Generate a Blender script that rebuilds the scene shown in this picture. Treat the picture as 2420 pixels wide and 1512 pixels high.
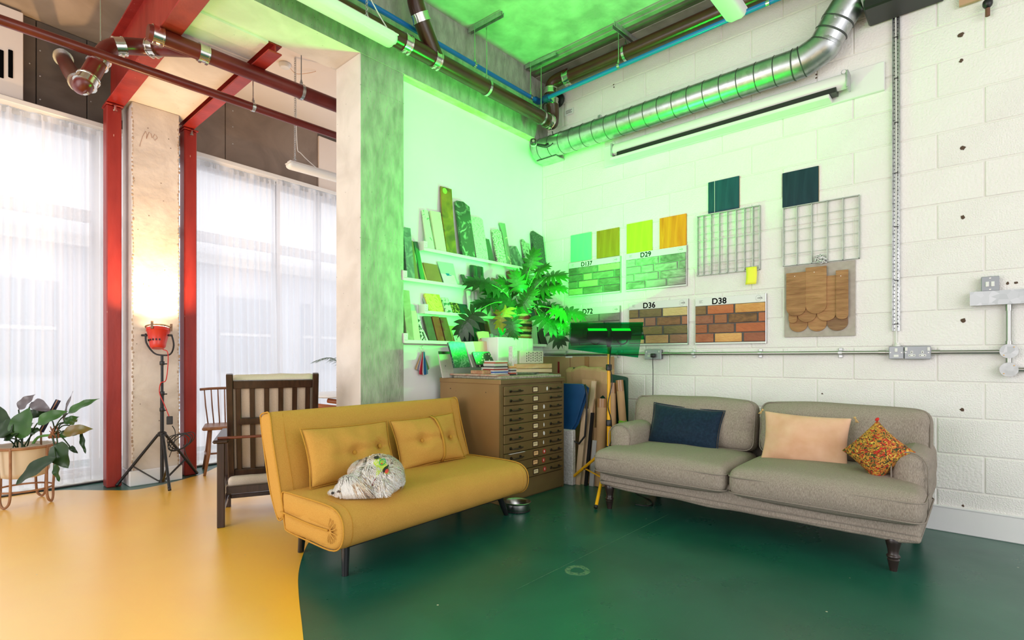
import bpy, math, random
from mathutils import Vector, Matrix, noise
from mathutils.bvhtree import BVHTree
random.seed(7)
C = bpy.context.scene.collection
PI = math.pi
for o in list(bpy.data.objects): bpy.data.objects.remove(o)

# ------------------------------------------------------------------ camera, light, exposure
CX, HY, F, H = 1210.0, 846.0, 1245.0, 1.09
FX, FY, RX, RY = 0.7461, 0.6658, 0.6658, -0.7461
YAW = -math.atan2(FX, FY)
cam_d = bpy.data.cameras.new('camera'); cam = bpy.data.objects.new('camera', cam_d); C.objects.link(cam)
cam.location = (0, 0, H); cam.rotation_euler = (PI/2, 0, YAW)
cam_d.sensor_width = 36; cam_d.lens = 36*F/2420; cam_d.shift_y = 90/2420; cam_d.clip_start = .02
bpy.context.scene.camera = cam
sc = bpy.context.scene
sc.view_settings.view_transform = 'Standard'; sc.view_settings.look = 'None'
sc.view_settings.gamma = 1; sc.view_settings.use_curve_mapping = False
sc.view_settings.exposure = 0.08
w = bpy.data.worlds.new('sky'); sc.world = w; w.use_nodes = True
w.node_tree.nodes['Background'].inputs[0].default_value = (.98, .97, 1.0, 1)
w.node_tree.nodes['Background'].inputs[1].default_value = 1.25

def area(name, loc, target, size, power, col, sy=None, spread=PI):
    l = bpy.data.lights.new(name, 'AREA'); l.energy = power; l.color = col; l.size = size; l.spread = spread
    if sy: l.shape = 'RECTANGLE'; l.size_y = sy
    o = bpy.data.objects.new(name, l); C.objects.link(o); o.location = loc
    o.rotation_euler = (Vector(target)-Vector(loc)).to_track_quat('-Z', 'Y').to_euler()
    return o
# green work lamp on the yellow stand (its gel makes it green), warm tungsten spot on the black tripod
GREEN = (.012, 1, .055)
area('green_work_light', (3.56, 2.27, 1.38), (3.18, 2.78, 2.7), .42, 92, GREEN, .12)
area('warm_spot_light', (1.355, 5.12, 1.385), (1.38, 5.36, 2.3), .10, 15, (1, .62, .30), spread=2.3)
# fill lamps added out of view, to the left of and behind the camera
# bright sky over the street, above the opposite roof
area('street_sky', (1.0, 10.5, 6.5), (.9, 5.5, 1.2), 9, 400, (.97, .98, 1), 3)
area('fill_left', (-2.6, 3.0, 2.0), (3.5, 1.5, 1.0), 3.2, 92, (1, .97, .95), 2.6)
area('fill_front', (.5, -3.2, 2.2), (2.5, 2.5, .9), 3.6, 70, (1, .985, .97), 2.4)

# ------------------------------------------------------------------ pixel to place
def ray(x, y):
    t = (x-CX)/F
    return Vector((FX+RX*t, FY+RY*t, (HY-y)/F))
O = Vector((0, 0, H))
def onX(x, y, X): d = ray(x, y); return O+d*(X/d.x)
def onY(x, y, Y): d = ray(x, y); return O+d*(Y/d.y)
def onZ(x, y, z=0.0): d = ray(x, y); return O+d*((z-H)/d.z)
def atS(x, y, s): return O+ray(x, y)*s

# ------------------------------------------------------------------ mesh helpers
class MB:
    def __init__(s): s.v = []; s.f = []
    def add(s, vs, fs, M=None):
        b = len(s.v)
        for p in vs:
            p = Vector(p); s.v.append(M @ p if M else p)
        for f in fs: s.f.append([b+i for i in f])
        return s
    def box(s, a, b, M=None, bev=0):
        x0, y0, z0 = [min(a[i], b[i]) for i in range(3)]; x1, y1, z1 = [max(a[i], b[i]) for i in range(3)]
        if bev <= 0:
            vs = [(x, y, z) for z in (z0, z1) for y in (y0, y1) for x in (x0, x1)]
            return s.add(vs, [(0,2,3,1),(4,5,7,6),(0,1,5,4),(2,6,7,3),(0,4,6,2),(1,3,7,5)], M)
        r = min(bev, (x1-x0)*.49, (y1-y0)*.49, (z1-z0)*.49)
        vs = []; idx = {}
        for sx in (0, 1):
            for sy in (0, 1):
                for sz in (0, 1):
                    X, Y, Z = (x0, x1)[sx], (y0, y1)[sy], (z0, z1)[sz]
                    dx, dy, dz = (r, -r)[sx], (r, -r)[sy], (r, -r)[sz]
                    for ax, p in enumerate(((X, Y+dy, Z+dz), (X+dx, Y, Z+dz), (X+dx, Y+dy, Z))):
                        idx[(sx, sy, sz, ax)] = len(vs); vs.append(p)
        fs = []
        for k in (0, 1):
            q = [(k, a, b) for a, b in ((0,0),(0,1),(1,1),(1,0))]
            f = [idx[(c[0], c[1], c[2], 0)] for c in q]; fs.append(f if k == 0 else f[::-1])
            f = [idx[(c[1], c[0], c[2], 1)] for c in q]; fs.append(f[::-1] if k == 0 else f)
            f = [idx[(c[1], c[2], c[0], 2)] for c in q]; fs.append(f if k == 0 else f[::-1])
        for a in (0, 1):
            for b2 in (0, 1):
                fs.append([idx[(0,a,b2,1)], idx[(1,a,b2,1)], idx[(1,a,b2,2)], idx[(0,a,b2,2)]])
                fs.append([idx[(a,0,b2,0)], idx[(a,1,b2,0)], idx[(a,1,b2,2)], idx[(a,0,b2,2)]])
                fs.append([idx[(a,b2,0,0)], idx[(a,b2,1,0)], idx[(a,b2,1,1)], idx[(a,b2,0,1)]])
                for c in (0, 1): fs.append([idx[(a,b2,c,0)], idx[(a,b2,c,1)], idx[(a,b2,c,2)]])
        return s.add(vs, fs, M)
    def beam(s, p, q, w, d, up=(0,0,1), bev=0):
        p = Vector(p); q = Vector(q); z = (q-p); L = z.length; z.normalize()
        u = Vector(up)
        if abs(u.dot(z)) > .98: u = Vector((0, 1, 0))
        x = u.cross(z).normalized(); y = z.cross(x)
        M = Matrix((( x.x, y.x, z.x, p.x), (x.y, y.y, z.y, p.y), (x.z, y.z, z.z, p.z), (0,0,0,1)))
        return s.box((-w/2, -d/2, 0), (w/2, d/2, L), M, bev)
    def tube(s, pts, r, n=12, caps=True, closed=False):
        pts = [Vector(p) for p in pts]; m = len(pts)
        rs = r if isinstance(r, (list, tuple)) else [r]*m
        b = len(s.v); prev = None
        for i, p in enumerate(pts):
            if closed: t = pts[(i+1) % m]-pts[i-1]
            else: t = (pts[min(i+1, m-1)]-pts[max(i-1, 0)])
            if t.length < 1e-9: t = Vector((0,0,1))
            t.normalize()
            if prev is None:
                u = Vector((0,0,1)) if abs(t.z) < .9 else Vector((1,0,0))
                u = (u-t*u.dot(t)).normalized()
            else:
                u = prev-t*prev.dot(t)
                u = u.normalized() if u.length > 1e-6 else Vector((1,0,0))
            prev = u; v = t.cross(u)
            for k in range(n):
                a = 2*PI*k/n; s.v.append(p+(u*math.cos(a)+v*math.sin(a))*rs[i])
        for i in range(m if closed else m-1):
            for k in range(n):
                a0 = b+i*n+k; a1 = b+i*n+(k+1) % n; c0 = b+((i+1) % m)*n+k; c1 = b+((i+1) % m)*n+(k+1) % n
                s.f.append([a0, a1, c1, c0])
        if caps and not closed:
            s.f.append([b+k for k in range(n)][::-1]); s.f.append([b+(m-1)*n+k for k in range(n)])
        return s
    def lathe(s, prof, n=20, c=(0,0,0), M=None):
        vs = []; fs = []; m = len(prof)
        for r, z in prof:
            for k in range(n):
                a = 2*PI*k/n; vs.append((c[0]+r*math.cos(a), c[1]+r*math.sin(a), c[2]+z))
        for i in range(m-1):
            for k in range(n): fs.append([i*n+k, i*n+(k+1) % n, (i+1)*n+(k+1) % n, (i+1)*n+k])
        fs.append([k for k in range(n)][::-1]); fs.append([(m-1)*n+k for k in range(n)])
        return s.add(vs, fs, M)
    def prism(s, poly, d, M=None, ax='y'):
        n = len(poly)
        if ax == 'y': vs = [(x, 0, z) for x, z in poly]+[(x, d, z) for x, z in poly]
        elif ax == 'x': vs = [(0, y, z) for y, z in poly]+[(d, y, z) for y, z in poly]
        else: vs = [(x, y, 0) for x, y in poly]+[(x, y, d) for x, y in poly]
        fs = [list(range(n)), list(range(n, 2*n))[::-1]]+[[i, n+i, n+(i+1) % n, (i+1) % n] for i in range(n)]
        return s.add(vs, fs, M)
    def loft(s, prof, xs, offs, cen=None):
        # closed (y, z) profile swept along x, pulled towards its centre by offs at each station
        n = len(prof); cy, cz = cen or (sum(p[0] for p in prof)/n, sum(p[1] for p in prof)/n)
        vs = []; fs = []
        for x, o in zip(xs, offs):
            for y, z in prof:
                d = math.hypot(y-cy, z-cz) or 1; k = max(0, 1-o/d)
                vs.append((x, cy+(y-cy)*k, cz+(z-cz)*k))
        for i in range(len(xs)-1):
            for k in range(n): fs.append([i*n+k, i*n+(k+1) % n, (i+1)*n+(k+1) % n, (i+1)*n+k])
        fs.append(list(range(n))[::-1]); fs.append([(len(xs)-1)*n+k for k in range(n)])
        return s.add(vs, fs)
    def ell(s, c, r, n=14, m=9, M=None):
        vs = []; fs = []
        for i in range(m+1):
            th = PI*i/m
            for k in range(n):
                a = 2*PI*k/n
                vs.append((c[0]+r[0]*math.sin(th)*math.cos(a), c[1]+r[1]*math.sin(th)*math.sin(a), c[2]-r[2]*math.cos(th)))
        for i in range(m):
            for k in range(n): fs.append([i*n+k, i*n+(k+1) % n, (i+1)*n+(k+1) % n, (i+1)*n+k])
        return s.add(vs, fs, M)
    def rbox(s, w, d, h, r, m=6, crown=0, bulge=0, fn=None, M=None):
        # rounded, puffed box standing on z = 0, centred in x and y
        half = Vector((w/2, d/2, h/2)); rr = min(r, w*.499, d*.499, h*.499)
        def ax(hh):
            i = hh-rr; L = [-hh, -hh+rr*.25, -hh+rr*.55]
            k = max(2, m) if hh > rr*1.6 else 2
            L += [-i+2*i*j/k for j in range(k+1)] if i > 1e-4 else [0]
            L += [hh-rr*.55, hh-rr*.25, hh]
            return L
        A = [ax(half.x), ax(half.y), ax(half.z)]
        key = {}; vs = []; fs = []
        def V(ijk):
            if ijk in key: return key[ijk]
            q = Vector((A[0][ijk[0]], A[1][ijk[1]], A[2][ijk[2]]))
            inn = Vector([max(-(half[a]-rr), min(half[a]-rr, q[a])) for a in range(3)])
            dd = q-inn
            if dd.length > 1e-9: q = inn+dd.normalized()*rr
            u, v, t = q.x/half.x, q.y/half.y, q.z/half.z
            g = max(0, 1-u*u)*max(0, 1-v*v)
            q.z += crown*math.sqrt(max(g, 0))*t
            q.y += bulge*max(0, 1-u*u)*max(0, 1-t*t)*v
            q.z += h/2
            if fn: q = fn(q, u, v, t)
            key[ijk] = len(vs); vs.append(q); return key[ijk]
        nx, ny, nz = [len(a)-1 for a in A]
        for i in range(nx):
            for j in range(ny):
                fs.append([V((i,j,0)), V((i,j+1,0)), V((i+1,j+1,0)), V((i+1,j,0))]); fs.append([V((i,j,nz)), V((i+1,j,nz)), V((i+1,j+1,nz)), V((i,j+1,nz))])
            for k in range(nz):
                fs.append([V((i,0,k)), V((i+1,0,k)), V((i+1,0,k+1)), V((i,0,k+1))]); fs.append([V((i,ny,k)), V((i,ny,k+1)), V((i+1,ny,k+1)), V((i+1,ny,k))])
        for j in range(ny):
            for k in range(nz):
                fs.append([V((0,j,k)), V((0,j,k+1)), V((0,j+1,k+1)), V((0,j+1,k))]); fs.append([V((nx,j,k)), V((nx,j+1,k)), V((nx,j+1,k+1)), V((nx,j,k+1))])
        return s.add(vs, fs, M)
    def build(s, name, mat, parent=None, smooth=False, loc=None, rot=None, auto=None):
        me = bpy.data.meshes.new(name); me.from_pydata([tuple(v) for v in s.v], [], s.f)
        mats = mat if isinstance(mat, list) else [mat]
        for m in mats: me.materials.append(m)
        if smooth: me.polygons.foreach_set('use_smooth', [True]*len(me.polygons))
        me.update()
        if smooth and auto: me.set_sharp_from_angle(angle=math.radians(auto))
        o = bpy.data.objects.new(name, me); C.objects.link(o)
        if parent: o.parent = parent
        if loc is not None: o.location = loc
        if rot is not None: o.rotation_euler = rot
        return o
def flipfix(o):
    import bmesh
    b = bmesh.new(); b.from_mesh(o.data); bmesh.ops.recalc_face_normals(b, faces=b.faces); b.to_mesh(o.data); b.free(); return o
def tag(o, label, cat, group=None):
    o['label'] = label; o['category'] = cat
    if group: o['group'] = group
    return o
def thing(name, label, cat, loc=(0,0,0), rz=0, group=None):
    o = bpy.data.objects.new(name, None); C.objects.link(o); o.location = loc; o.rotation_euler = (0, 0, rz)
    o.empty_display_size = .1
    return tag(o, label, cat, group)
def struct(o): o['kind'] = 'structure'; return o
def dup(o, parent=None, **k):
    c = o.copy(); C.objects.link(c)
    if parent: c.parent = parent
    for a, b in k.items(): setattr(c, a, b)
    return c
def duptree(r, loc, rz, label):
    c = dup(r, location=loc, rotation_euler=(0,0,rz)); c['label'] = label
    for ch in list(r.children):
        d = dup(ch, c)
        for g in list(ch.children): dup(g, d)
    return c
def bez(pts, n=8):
    # Catmull-Rom through points
    P = [Vector(p) for p in pts]; P = [P[0]]+P+[P[-1]]; out = []
    for i in range(1, len(P)-2):
        a, b, c, d = P[i-1], P[i], P[i+1], P[i+2]
        for k in range(n):
            t = k/n
            out.append(.5*((2*b)+(c-a)*t+(2*a-5*b+4*c-d)*t*t+(3*b-a-3*c+d)*t**3))
    out.append(P[-2]); return out
def text(body, size, mat, parent, loc, rot=(PI/2,0,0), name='lettering', depth=.0006, sx=1):
    cu = bpy.data.curves.new(name, 'FONT'); cu.body = body; cu.size = size; cu.extrude = depth; cu.offset = size*.022; cu.space_character = 1.02
    t = bpy.data.objects.new(name, cu); C.objects.link(t); bpy.context.view_layer.update()
    me = bpy.data.meshes.new_from_object(t.evaluated_get(bpy.context.evaluated_depsgraph_get()))
    bpy.data.objects.remove(t); me.materials.clear(); me.materials.append(mat)
    o = bpy.data.objects.new(name, me); C.objects.link(o); o.parent = parent; o.location = loc; o.rotation_euler = rot; o.scale = (sx, 1, 1)
    return o

# ------------------------------------------------------------------ materials
def mat(name, c1, c2=None, kind='noise', scale=6, lo=.35, hi=.65, rough=.6, metal=0, bump=0, bscale=60, stretch=(1,1,1), detail=6, dist=0, c3=None, spots=None, coat=0, rvar=0, sheen=0, alpha=1, spec=.5):
    m = bpy.data.materials.new(name); m.use_nodes = True; nt = m.node_tree; N = nt.nodes; L = nt.links
    b = N['Principled BSDF']; b.inputs['Roughness'].default_value = rough; b.inputs['Metallic'].default_value = metal
    b.inputs['Coat Weight'].default_value = coat; b.inputs['Sheen Weight'].default_value = sheen
    b.inputs['Base Color'].default_value = (*c1, 1); b.inputs['Specular IOR Level'].default_value = spec
    if alpha < 1: b.inputs['Alpha'].default_value = alpha
    tc = N.new('ShaderNodeTexCoord'); mp = N.new('ShaderNodeMapping'); mp.inputs['Scale'].default_value = stretch
    L.new(tc.outputs['Object'], mp.inputs[0])
    def tex(kind, scale, detail=6, dist=0):
        if kind == 'noise':
            n = N.new('ShaderNodeTexNoise'); n.inputs['Detail'].default_value = detail; n.inputs['Distortion'].default_value = dist; out = n.outputs[0]
        elif kind == 'voronoi':
            n = N.new('ShaderNodeTexVoronoi'); out = n.outputs['Distance']
        elif kind == 'cell':
            n = N.new('ShaderNodeTexVoronoi'); out = n.outputs['Color']
        elif kind == 'wave':
            n = N.new('ShaderNodeTexWave'); n.inputs['Distortion'].default_value = dist; n.inputs['Detail'].default_value = detail; out = n.outputs[0]
        n.inputs['Scale'].default_value = scale; L.new(mp.outputs[0], n.inputs[0]); return out
    col = None
    if c2:
        t = tex(kind, scale, detail, dist); r = N.new('ShaderNodeValToRGB')
        r.color_ramp.elements[0].position = lo; r.color_ramp.elements[1].position = hi
        r.color_ramp.elements[0].color = (*c1, 1); r.color_ramp.elements[1].color = (*c2, 1)
        if c3: e = r.color_ramp.elements.new((lo+hi)/2); e.color = (*c3, 1)
        L.new(t, r.inputs[0]); col = r.outputs[0]
    if spots:
        sc_, sz, sc3 = spots
        n = N.new('ShaderNodeTexVoronoi'); n.inputs['Scale'].default_value = sc_; n.inputs['Randomness'].default_value = 1; L.new(mp.outputs[0], n.inputs[0])
        r = N.new('ShaderNodeValToRGB'); r.color_ramp.elements[0].position = sz; r.color_ramp.elements[1].position = sz*1.25
        r.color_ramp.elements[0].color = (1,1,1,1); r.color_ramp.elements[1].color = (0,0,0,1)
        L.new(n.outputs['Distance'], r.inputs[0])
        mx = N.new('ShaderNodeMix'); mx.data_type = 'RGBA'; L.new(r.outputs[0], mx.inputs[0])
        if col: L.new(col, mx.inputs[6])
        else: mx.inputs[6].default_value = (*c1, 1)
        mx.inputs[7].default_value = (*sc3, 1); col = mx.outputs[2]
    if col: L.new(col, b.inputs['Base Color'])
    if bump:
        t = tex('noise', bscale, 4); bp = N.new('ShaderNodeBump'); bp.inputs['Strength'].default_value = bump; bp.inputs['Distance'].default_value = .01
        L.new(t, bp.inputs['Height']); L.new(bp.outputs[0], b.inputs['Normal'])
    if rvar:
        t = tex('noise', 3, 5); mr = N.new('ShaderNodeMapRange'); mr.inputs[3].default_value = max(0, rough-rvar); mr.inputs[4].default_value = rough+rvar
        L.new(t, mr.inputs[0]); L.new(mr.outputs[0], b.inputs['Roughness'])
    return m
def emit(name, col, st):
    m = bpy.data.materials.new(name); m.use_nodes = True; N = m.node_tree.nodes
    e = N.new('ShaderNodeEmission'); e.inputs[0].default_value = (*col, 1); e.inputs[1].default_value = st
    m.node_tree.links.new(e.outputs[0], N['Material Output'].inputs[0]); return m
def sheer(name, col, transp, trl=.6):
    m = bpy.data.materials.new(name); m.use_nodes = True; N = m.node_tree.nodes; L = m.node_tree.links
    N.remove(N['Principled BSDF'])
    t = N.new('ShaderNodeBsdfTransparent'); tr = N.new('ShaderNodeBsdfTranslucent'); d = N.new('ShaderNodeBsdfDiffuse')
    for q in (tr, d): q.inputs[0].default_value = (*col, 1)
    a = N.new('ShaderNodeMixShader'); a.inputs[0].default_value = trl; L.new(d.outputs[0], a.inputs[1]); L.new(tr.outputs[0], a.inputs[2])
    c = N.new('ShaderNodeMixShader'); c.inputs[0].default_value = transp; L.new(a.outputs[0], c.inputs[1]); L.new(t.outputs[0], c.inputs[2])
    L.new(c.outputs[0], N['Material Output'].inputs[0]); return m
def glassy(name, col, rough=.02, refl=.12):
    m = bpy.data.materials.new(name); m.use_nodes = True; N = m.node_tree.nodes; L = m.node_tree.links
    N.remove(N['Principled BSDF'])
    t = N.new('ShaderNodeBsdfTransparent'); t.inputs[0].default_value = (*col, 1); g = N.new('ShaderNodeBsdfGlossy'); g.inputs['Roughness'].default_value = rough
    c = N.new('ShaderNodeMixShader'); c.inputs[0].default_value = refl; L.new(t.outputs[0], c.inputs[1]); L.new(g.outputs[0], c.inputs[2])
    L.new(c.outputs[0], N['Material Output'].inputs[0]); return m

m_block = mat('painted_block', (.86,.83,.805), (.88,.85,.83), scale=3, rough=.62, bump=.5, bscale=70)
m_block2 = mat('painted_block_pitted', (.87,.84,.815), (.90,.87,.85), scale=4, rough=.62, bump=.55, bscale=130, spots=(85, .07, (.52,.48,.43)))
m_mortar = mat('painted_joint', (.80,.78,.74), rough=.7)
m_plaster = mat('white_plaster', (.84,.84,.85), (.88,.88,.885), scale=2, rough=.45, bump=.05, bscale=30)
m_white = mat('white_paint', (.82,.81,.80), rough=.4)
m_skirt = mat('skirting_paint', (.80,.79,.80), (.84,.83,.83), scale=3, rough=.35)
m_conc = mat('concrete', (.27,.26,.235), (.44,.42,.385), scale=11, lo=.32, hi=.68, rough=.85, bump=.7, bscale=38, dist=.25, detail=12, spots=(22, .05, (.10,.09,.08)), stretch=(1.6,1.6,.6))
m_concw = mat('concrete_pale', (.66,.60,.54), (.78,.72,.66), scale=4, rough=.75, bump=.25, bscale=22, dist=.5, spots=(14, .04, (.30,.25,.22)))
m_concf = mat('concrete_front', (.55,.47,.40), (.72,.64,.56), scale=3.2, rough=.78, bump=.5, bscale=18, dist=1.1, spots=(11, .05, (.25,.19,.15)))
m_ceil = mat('concrete_ceiling', (.34,.33,.31), (.54,.53,.50), scale=5, lo=.35, hi=.65, rough=.85, bump=.3, bscale=30, dist=.2, detail=12)
m_ceilw = mat('painted_ceiling', (.80,.70,.62), (.86,.78,.71), scale=1.2, rough=.8, bump=.1, bscale=9)
m_ceild = mat('concrete_ceiling_dark', (.30,.24,.18), (.44,.36,.29), scale=1.5, rough=.85, bump=.2, bscale=9, dist=1)
m_board = mat('dark_fibre_board', (.085,.068,.055), (.14,.115,.095), scale=2.2, rough=.55, bump=.1, bscale=25, dist=1.4, rvar=.1)
m_board2 = mat('brown_fibre_board', (.19,.14,.11), (.26,.20,.16), scale=2.2, rough=.6, bump=.1, bscale=25, dist=1.4)
m_redst = mat('red_oxide_steel', (.26,.014,.009), (.36,.028,.018), scale=7, rough=.42, bump=.15, bscale=35, spots=(18, .05, (.55,.30,.24)), rvar=.12, stretch=(1,1,.3))
m_redpipe = mat('red_brown_pipe', (.10,.010,.007), (.14,.016,.011), scale=6, rough=.3, bump=.04, bscale=50)
m_brpipe = mat('brown_pipe', (.050,.013,.009), (.075,.020,.013), scale=6, rough=.28, bump=.04, bscale=50)
m_steel = mat('bright_steel', (.72,.70,.66), rough=.18, metal=1)
m_galv = mat('galvanised', (.40,.42,.42), (.56,.57,.58), kind='cell', scale=28, lo=0, hi=1, rough=.36, metal=1, rvar=.08)
m_galv2 = mat('galvanised_dull', (.45,.46,.47), (.60,.61,.62), scale=20, rough=.42, metal=.85)
m_cond = mat('conduit_steel', (.42,.42,.40), rough=.30, metal=1)
m_blackp = mat('black_plastic', (.012,.012,.013), rough=.4)
m_blackm = mat('black_metal', (.018,.018,.02), rough=.32, metal=.3)
m_whitep = mat('white_plastic', (.80,.79,.77), rough=.35)
m_yelp = mat('yellow_paint', (.85,.42,.01), rough=.35)
m_bluep = mat('blue_pipe', (.01,.16,.50), rough=.3)
m_lum = mat('lamp_diffuser', (.80,.80,.78), rough=.35)
m_outline = mat('black_ink', (.004,.004,.004), rough=1, spec=0)
m_seam = mat('dark_seam', (.07,.075,.075), rough=.5, metal=.4)
# ================================================================== STRUCTURE
XW, YB, YC = 4.30, 3.41, 3.34            # block wall, white wall, column / beam face
ZS, ZC = 3.29, 3.95                      # beam soffit, ceiling
def m_floor(name, c1, c2, scr, rough, spec=.5):
    m = mat(name, c1, c2, scale=1.7, lo=.3, hi=.75, rough=rough, bump=.045, bscale=14, dist=1.2, detail=8, rvar=.1)
    nt = m.node_tree; N = nt.nodes; L = nt.links; b = N['Principled BSDF']; old = b.inputs['Base Color'].links[0].from_socket
    tc = N.new('ShaderNodeTexCoord'); mp = N.new('ShaderNodeMapping'); mp.inputs['Scale'].default_value = (1, 9, 1); mp.inputs['Rotation'].default_value = (0,0,.6)
    L.new(tc.outputs['Object'], mp.inputs[0])
    n = N.new('ShaderNodeTexNoise'); n.inputs['Scale'].default_value = 7; n.inputs['Detail'].default_value = 10; n.inputs['Distortion'].default_value = 2.5; L.new(mp.outputs[0], n.inputs[0])
    r = N.new('ShaderNodeValToRGB'); r.color_ramp.elements[0].position = .63; r.color_ramp.elements[1].position = .82
    r.color_ramp.elements[1].color = (.45,.45,.45,1); L.new(n.outputs[0], r.inputs[0])
    mx = N.new('ShaderNodeMix'); mx.data_type = 'RGBA'; L.new(r.outputs[0], mx.inputs[0]); L.new(old, mx.inputs[6]); mx.inputs[7].default_value = (*scr, 1)
    v = N.new('ShaderNodeTexVoronoi'); v.inputs['Scale'].default_value = 5.5; L.new(tc.outputs['Object'], v.inputs[0])
    r2 = N.new('ShaderNodeValToRGB'); r2.color_ramp.elements[0].position = .022; r2.color_ramp.elements[1].position = .03
    r2.color_ramp.elements[0].color = (1,1,1,1); r2.color_ramp.elements[1].color = (0,0,0,1); L.new(v.outputs['Distance'], r2.inputs[0])
    mx2 = N.new('ShaderNodeMix'); mx2.data_type = 'RGBA'; L.new(r2.outputs[0], mx2.inputs[0]); L.new(mx.outputs[2], mx2.inputs[6]); mx2.inputs[7].default_value = (.6,.55,.42,1)
    L.new(mx2.outputs[2], b.inputs['Base Color']); b.inputs['Specular IOR Level'].default_value = spec; b.inputs['Coat Weight'].default_value = 1 if spec > .9 else .15; b.inputs['Coat Roughness'].default_value = .36; b.inputs['Coat IOR'].default_value = 2.0 if spec > .9 else 1.5; return m
mf_green = m_floor('green_floor_paint', (.007,.082,.055), (.012,.115,.076), (.06,.17,.13), .30)
mf_yel = m_floor('yellow_floor_paint', (.95,.49,.008), (.98,.55,.015), (.80,.55,.20), .34, 1.0)
FLX0, FLY0, FLY1 = -3.0, -3.0, 7.2
floor = struct(MB().box((FLX0, FLY0, -.1), (XW+.2, FLY1, 0)).build('floor', mf_green))
cur1 = [(-120,1188),(0,1176),(70,1166),(140,1158.5),(200,1158),(248,1158.5),(310,1158),(360,1150),(413,1138),(450,1128),(475,1121),(495,1112),(512,1104),(540,1094),(600,1086),(680,1080),(760,1076)]
cur2 = [(719,1530),(713,1472),(707,1419),(704.5,1369),(708.7,1336),(719,1303),(731,1280),(760,1248),(800,1222)]
p1 = [onZ(x, y) for x, y in cur1]; p2 = [onZ(x, y) for x, y in cur2]
poly = [(p.x, p.y) for p in bez(p1, 5)]
poly += [(2.6,5.2),(2.5,4.2)]
poly += [(p.x, p.y) for p in bez(list(reversed(p2)), 5)]
e = poly[-1]; poly += [(e[0]-.02, e[1]-.7), (e[0]-.2, -2.9), (-2.9,-2.9), (-2.9, 5.2)]
pa = MB(); pa.prism([(x, y) for x, y in poly], .0012, ax='z'); flipfix(pa.build('painted_area', mf_yel, floor))
ring = MB(); c = onZ(1365,1348); q = []
for k in range(28):
    a = 2*PI*k/28; q.append((c.x+.05*math.cos(a)*(1+.1*math.sin(3*a)), c.y+.05*math.sin(a), .0008))
ring.tube(q, .017, 6, closed=True)
for v in ring.v: v.z = .0006+max(-.0004, min(.0006, v.z-.0008))
m_scuff = mat('scuffed_paint', (.10,.20,.11), (.02,.10,.07), scale=60, lo=.45, hi=.6, rough=.5)
ring.build('scuff_mark', m_scuff, floor)
# floor joint line, a shallow recess drawn as a thin strip
sj = MB(); a, b = onZ(1215,1395), onZ(1580,1215); sj.beam((a.x,a.y,.0003), (b.x,b.y,.0003), .0016, .0012); sj.build('floor_joint', m_scuff, floor)
a, b = onZ(880,1515), onZ(1215,1395); None

# block wall: every block its own piece
wall_r = struct(MB().box((XW, -3.0, 0), (XW+.2, YB+.25, ZC+.15)).build('wall_right', m_mortar))
Z0 = .265-.225
meshes = []
for mm in (m_block, m_block2, m_block2):
    b = MB().box((0, -.2215, -.109), (.009, .2215, .109), bev=.0045); o = b.build('block', mm, wall_r); meshes.append(o.data); bpy.data.objects.remove(o)
for k in range(-1, 18):
    zc = Z0+k*.225+.1125
    j0 = -.01 if k % 2 == 1 else .215
    for n in range(-4, 9):
        y0 = j0+.45*n; yc = y0+.225
        if yc < -1.9 or yc-.22 > YB: continue
        top = min(zc+.109, ZC); bot = max(zc-.109, .0); y1 = min(yc+.2215, YB-.001); y2 = yc-.2215
        full = abs(top-bot-.218) < 1e-4 and abs(y1-y2-.443) < 1e-4
        if top-bot < .02 or y1-y2 < .02: continue
        me = meshes[random.choice((0, 0, 1, 2))]
        if not full:
            ob = MB().box((0, -(y1-y2)/2, -(top-bot)/2), (.009, (y1-y2)/2, (top-bot)/2), bev=.0045).build('block', me.materials[0], wall_r)
        else:
            ob = bpy.data.objects.new('block', me); C.objects.link(ob); ob.parent = wall_r
        ob.location = (XW-.005+random.uniform(-.0012, .0008), (y1+y2)/2, (top+bot)/2)
# small holes and chips in the wall
holes = MB()
m_hole = mat('hole_brown', (.10,.06,.04), rough=.9)
for x, y, r in [(2271,82,6),(2272,143,5),(2275,350,6),(2275,513,6),(2277,757,6),(2274,968,6),(2276,1195,4),(2381,669,4),(2401,668,4),(1931,156,2.5),(1929,176,2.5),(1929,184,2.5),(1450,200,2.5),(1451,206,2.5),(1943,930,3)]:
    p = onX(x, y, XW-.0065); rr = r*p.length/F*.62
    M = Matrix.Translation(p) @ Matrix.Rotation(-PI/2, 4, 'Y') @ Matrix.Rotation(random.random()*3, 4, 'Z')
    n = 9; vs = [(rr*(.6+.6*random.random())*math.cos(2*PI*i/n), rr*(.6+.6*random.random())*math.sin(2*PI*i/n), 0) for i in range(n)]
    holes.add(vs+[(v[0]*.5, v[1]*.5, .0015) for v in vs], [list(range(n))]+[[i, (i+1) % n, n+(i+1) % n, n+i] for i in range(n)]+[list(range(n, 2*n))], M)
holes.build('plug_holes', m_hole, wall_r)
struct(MB().box((XW-.018, -2.9, 0), (XW-.004, .9, .158), bev=.004).box((XW-.022, -2.9, .150), (XW-.004, .9, .163), bev=.003).box((XW-.018, .9, 0), (XW-.004, YB-.01, .158)).build('baseboard_right', m_skirt))
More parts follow.
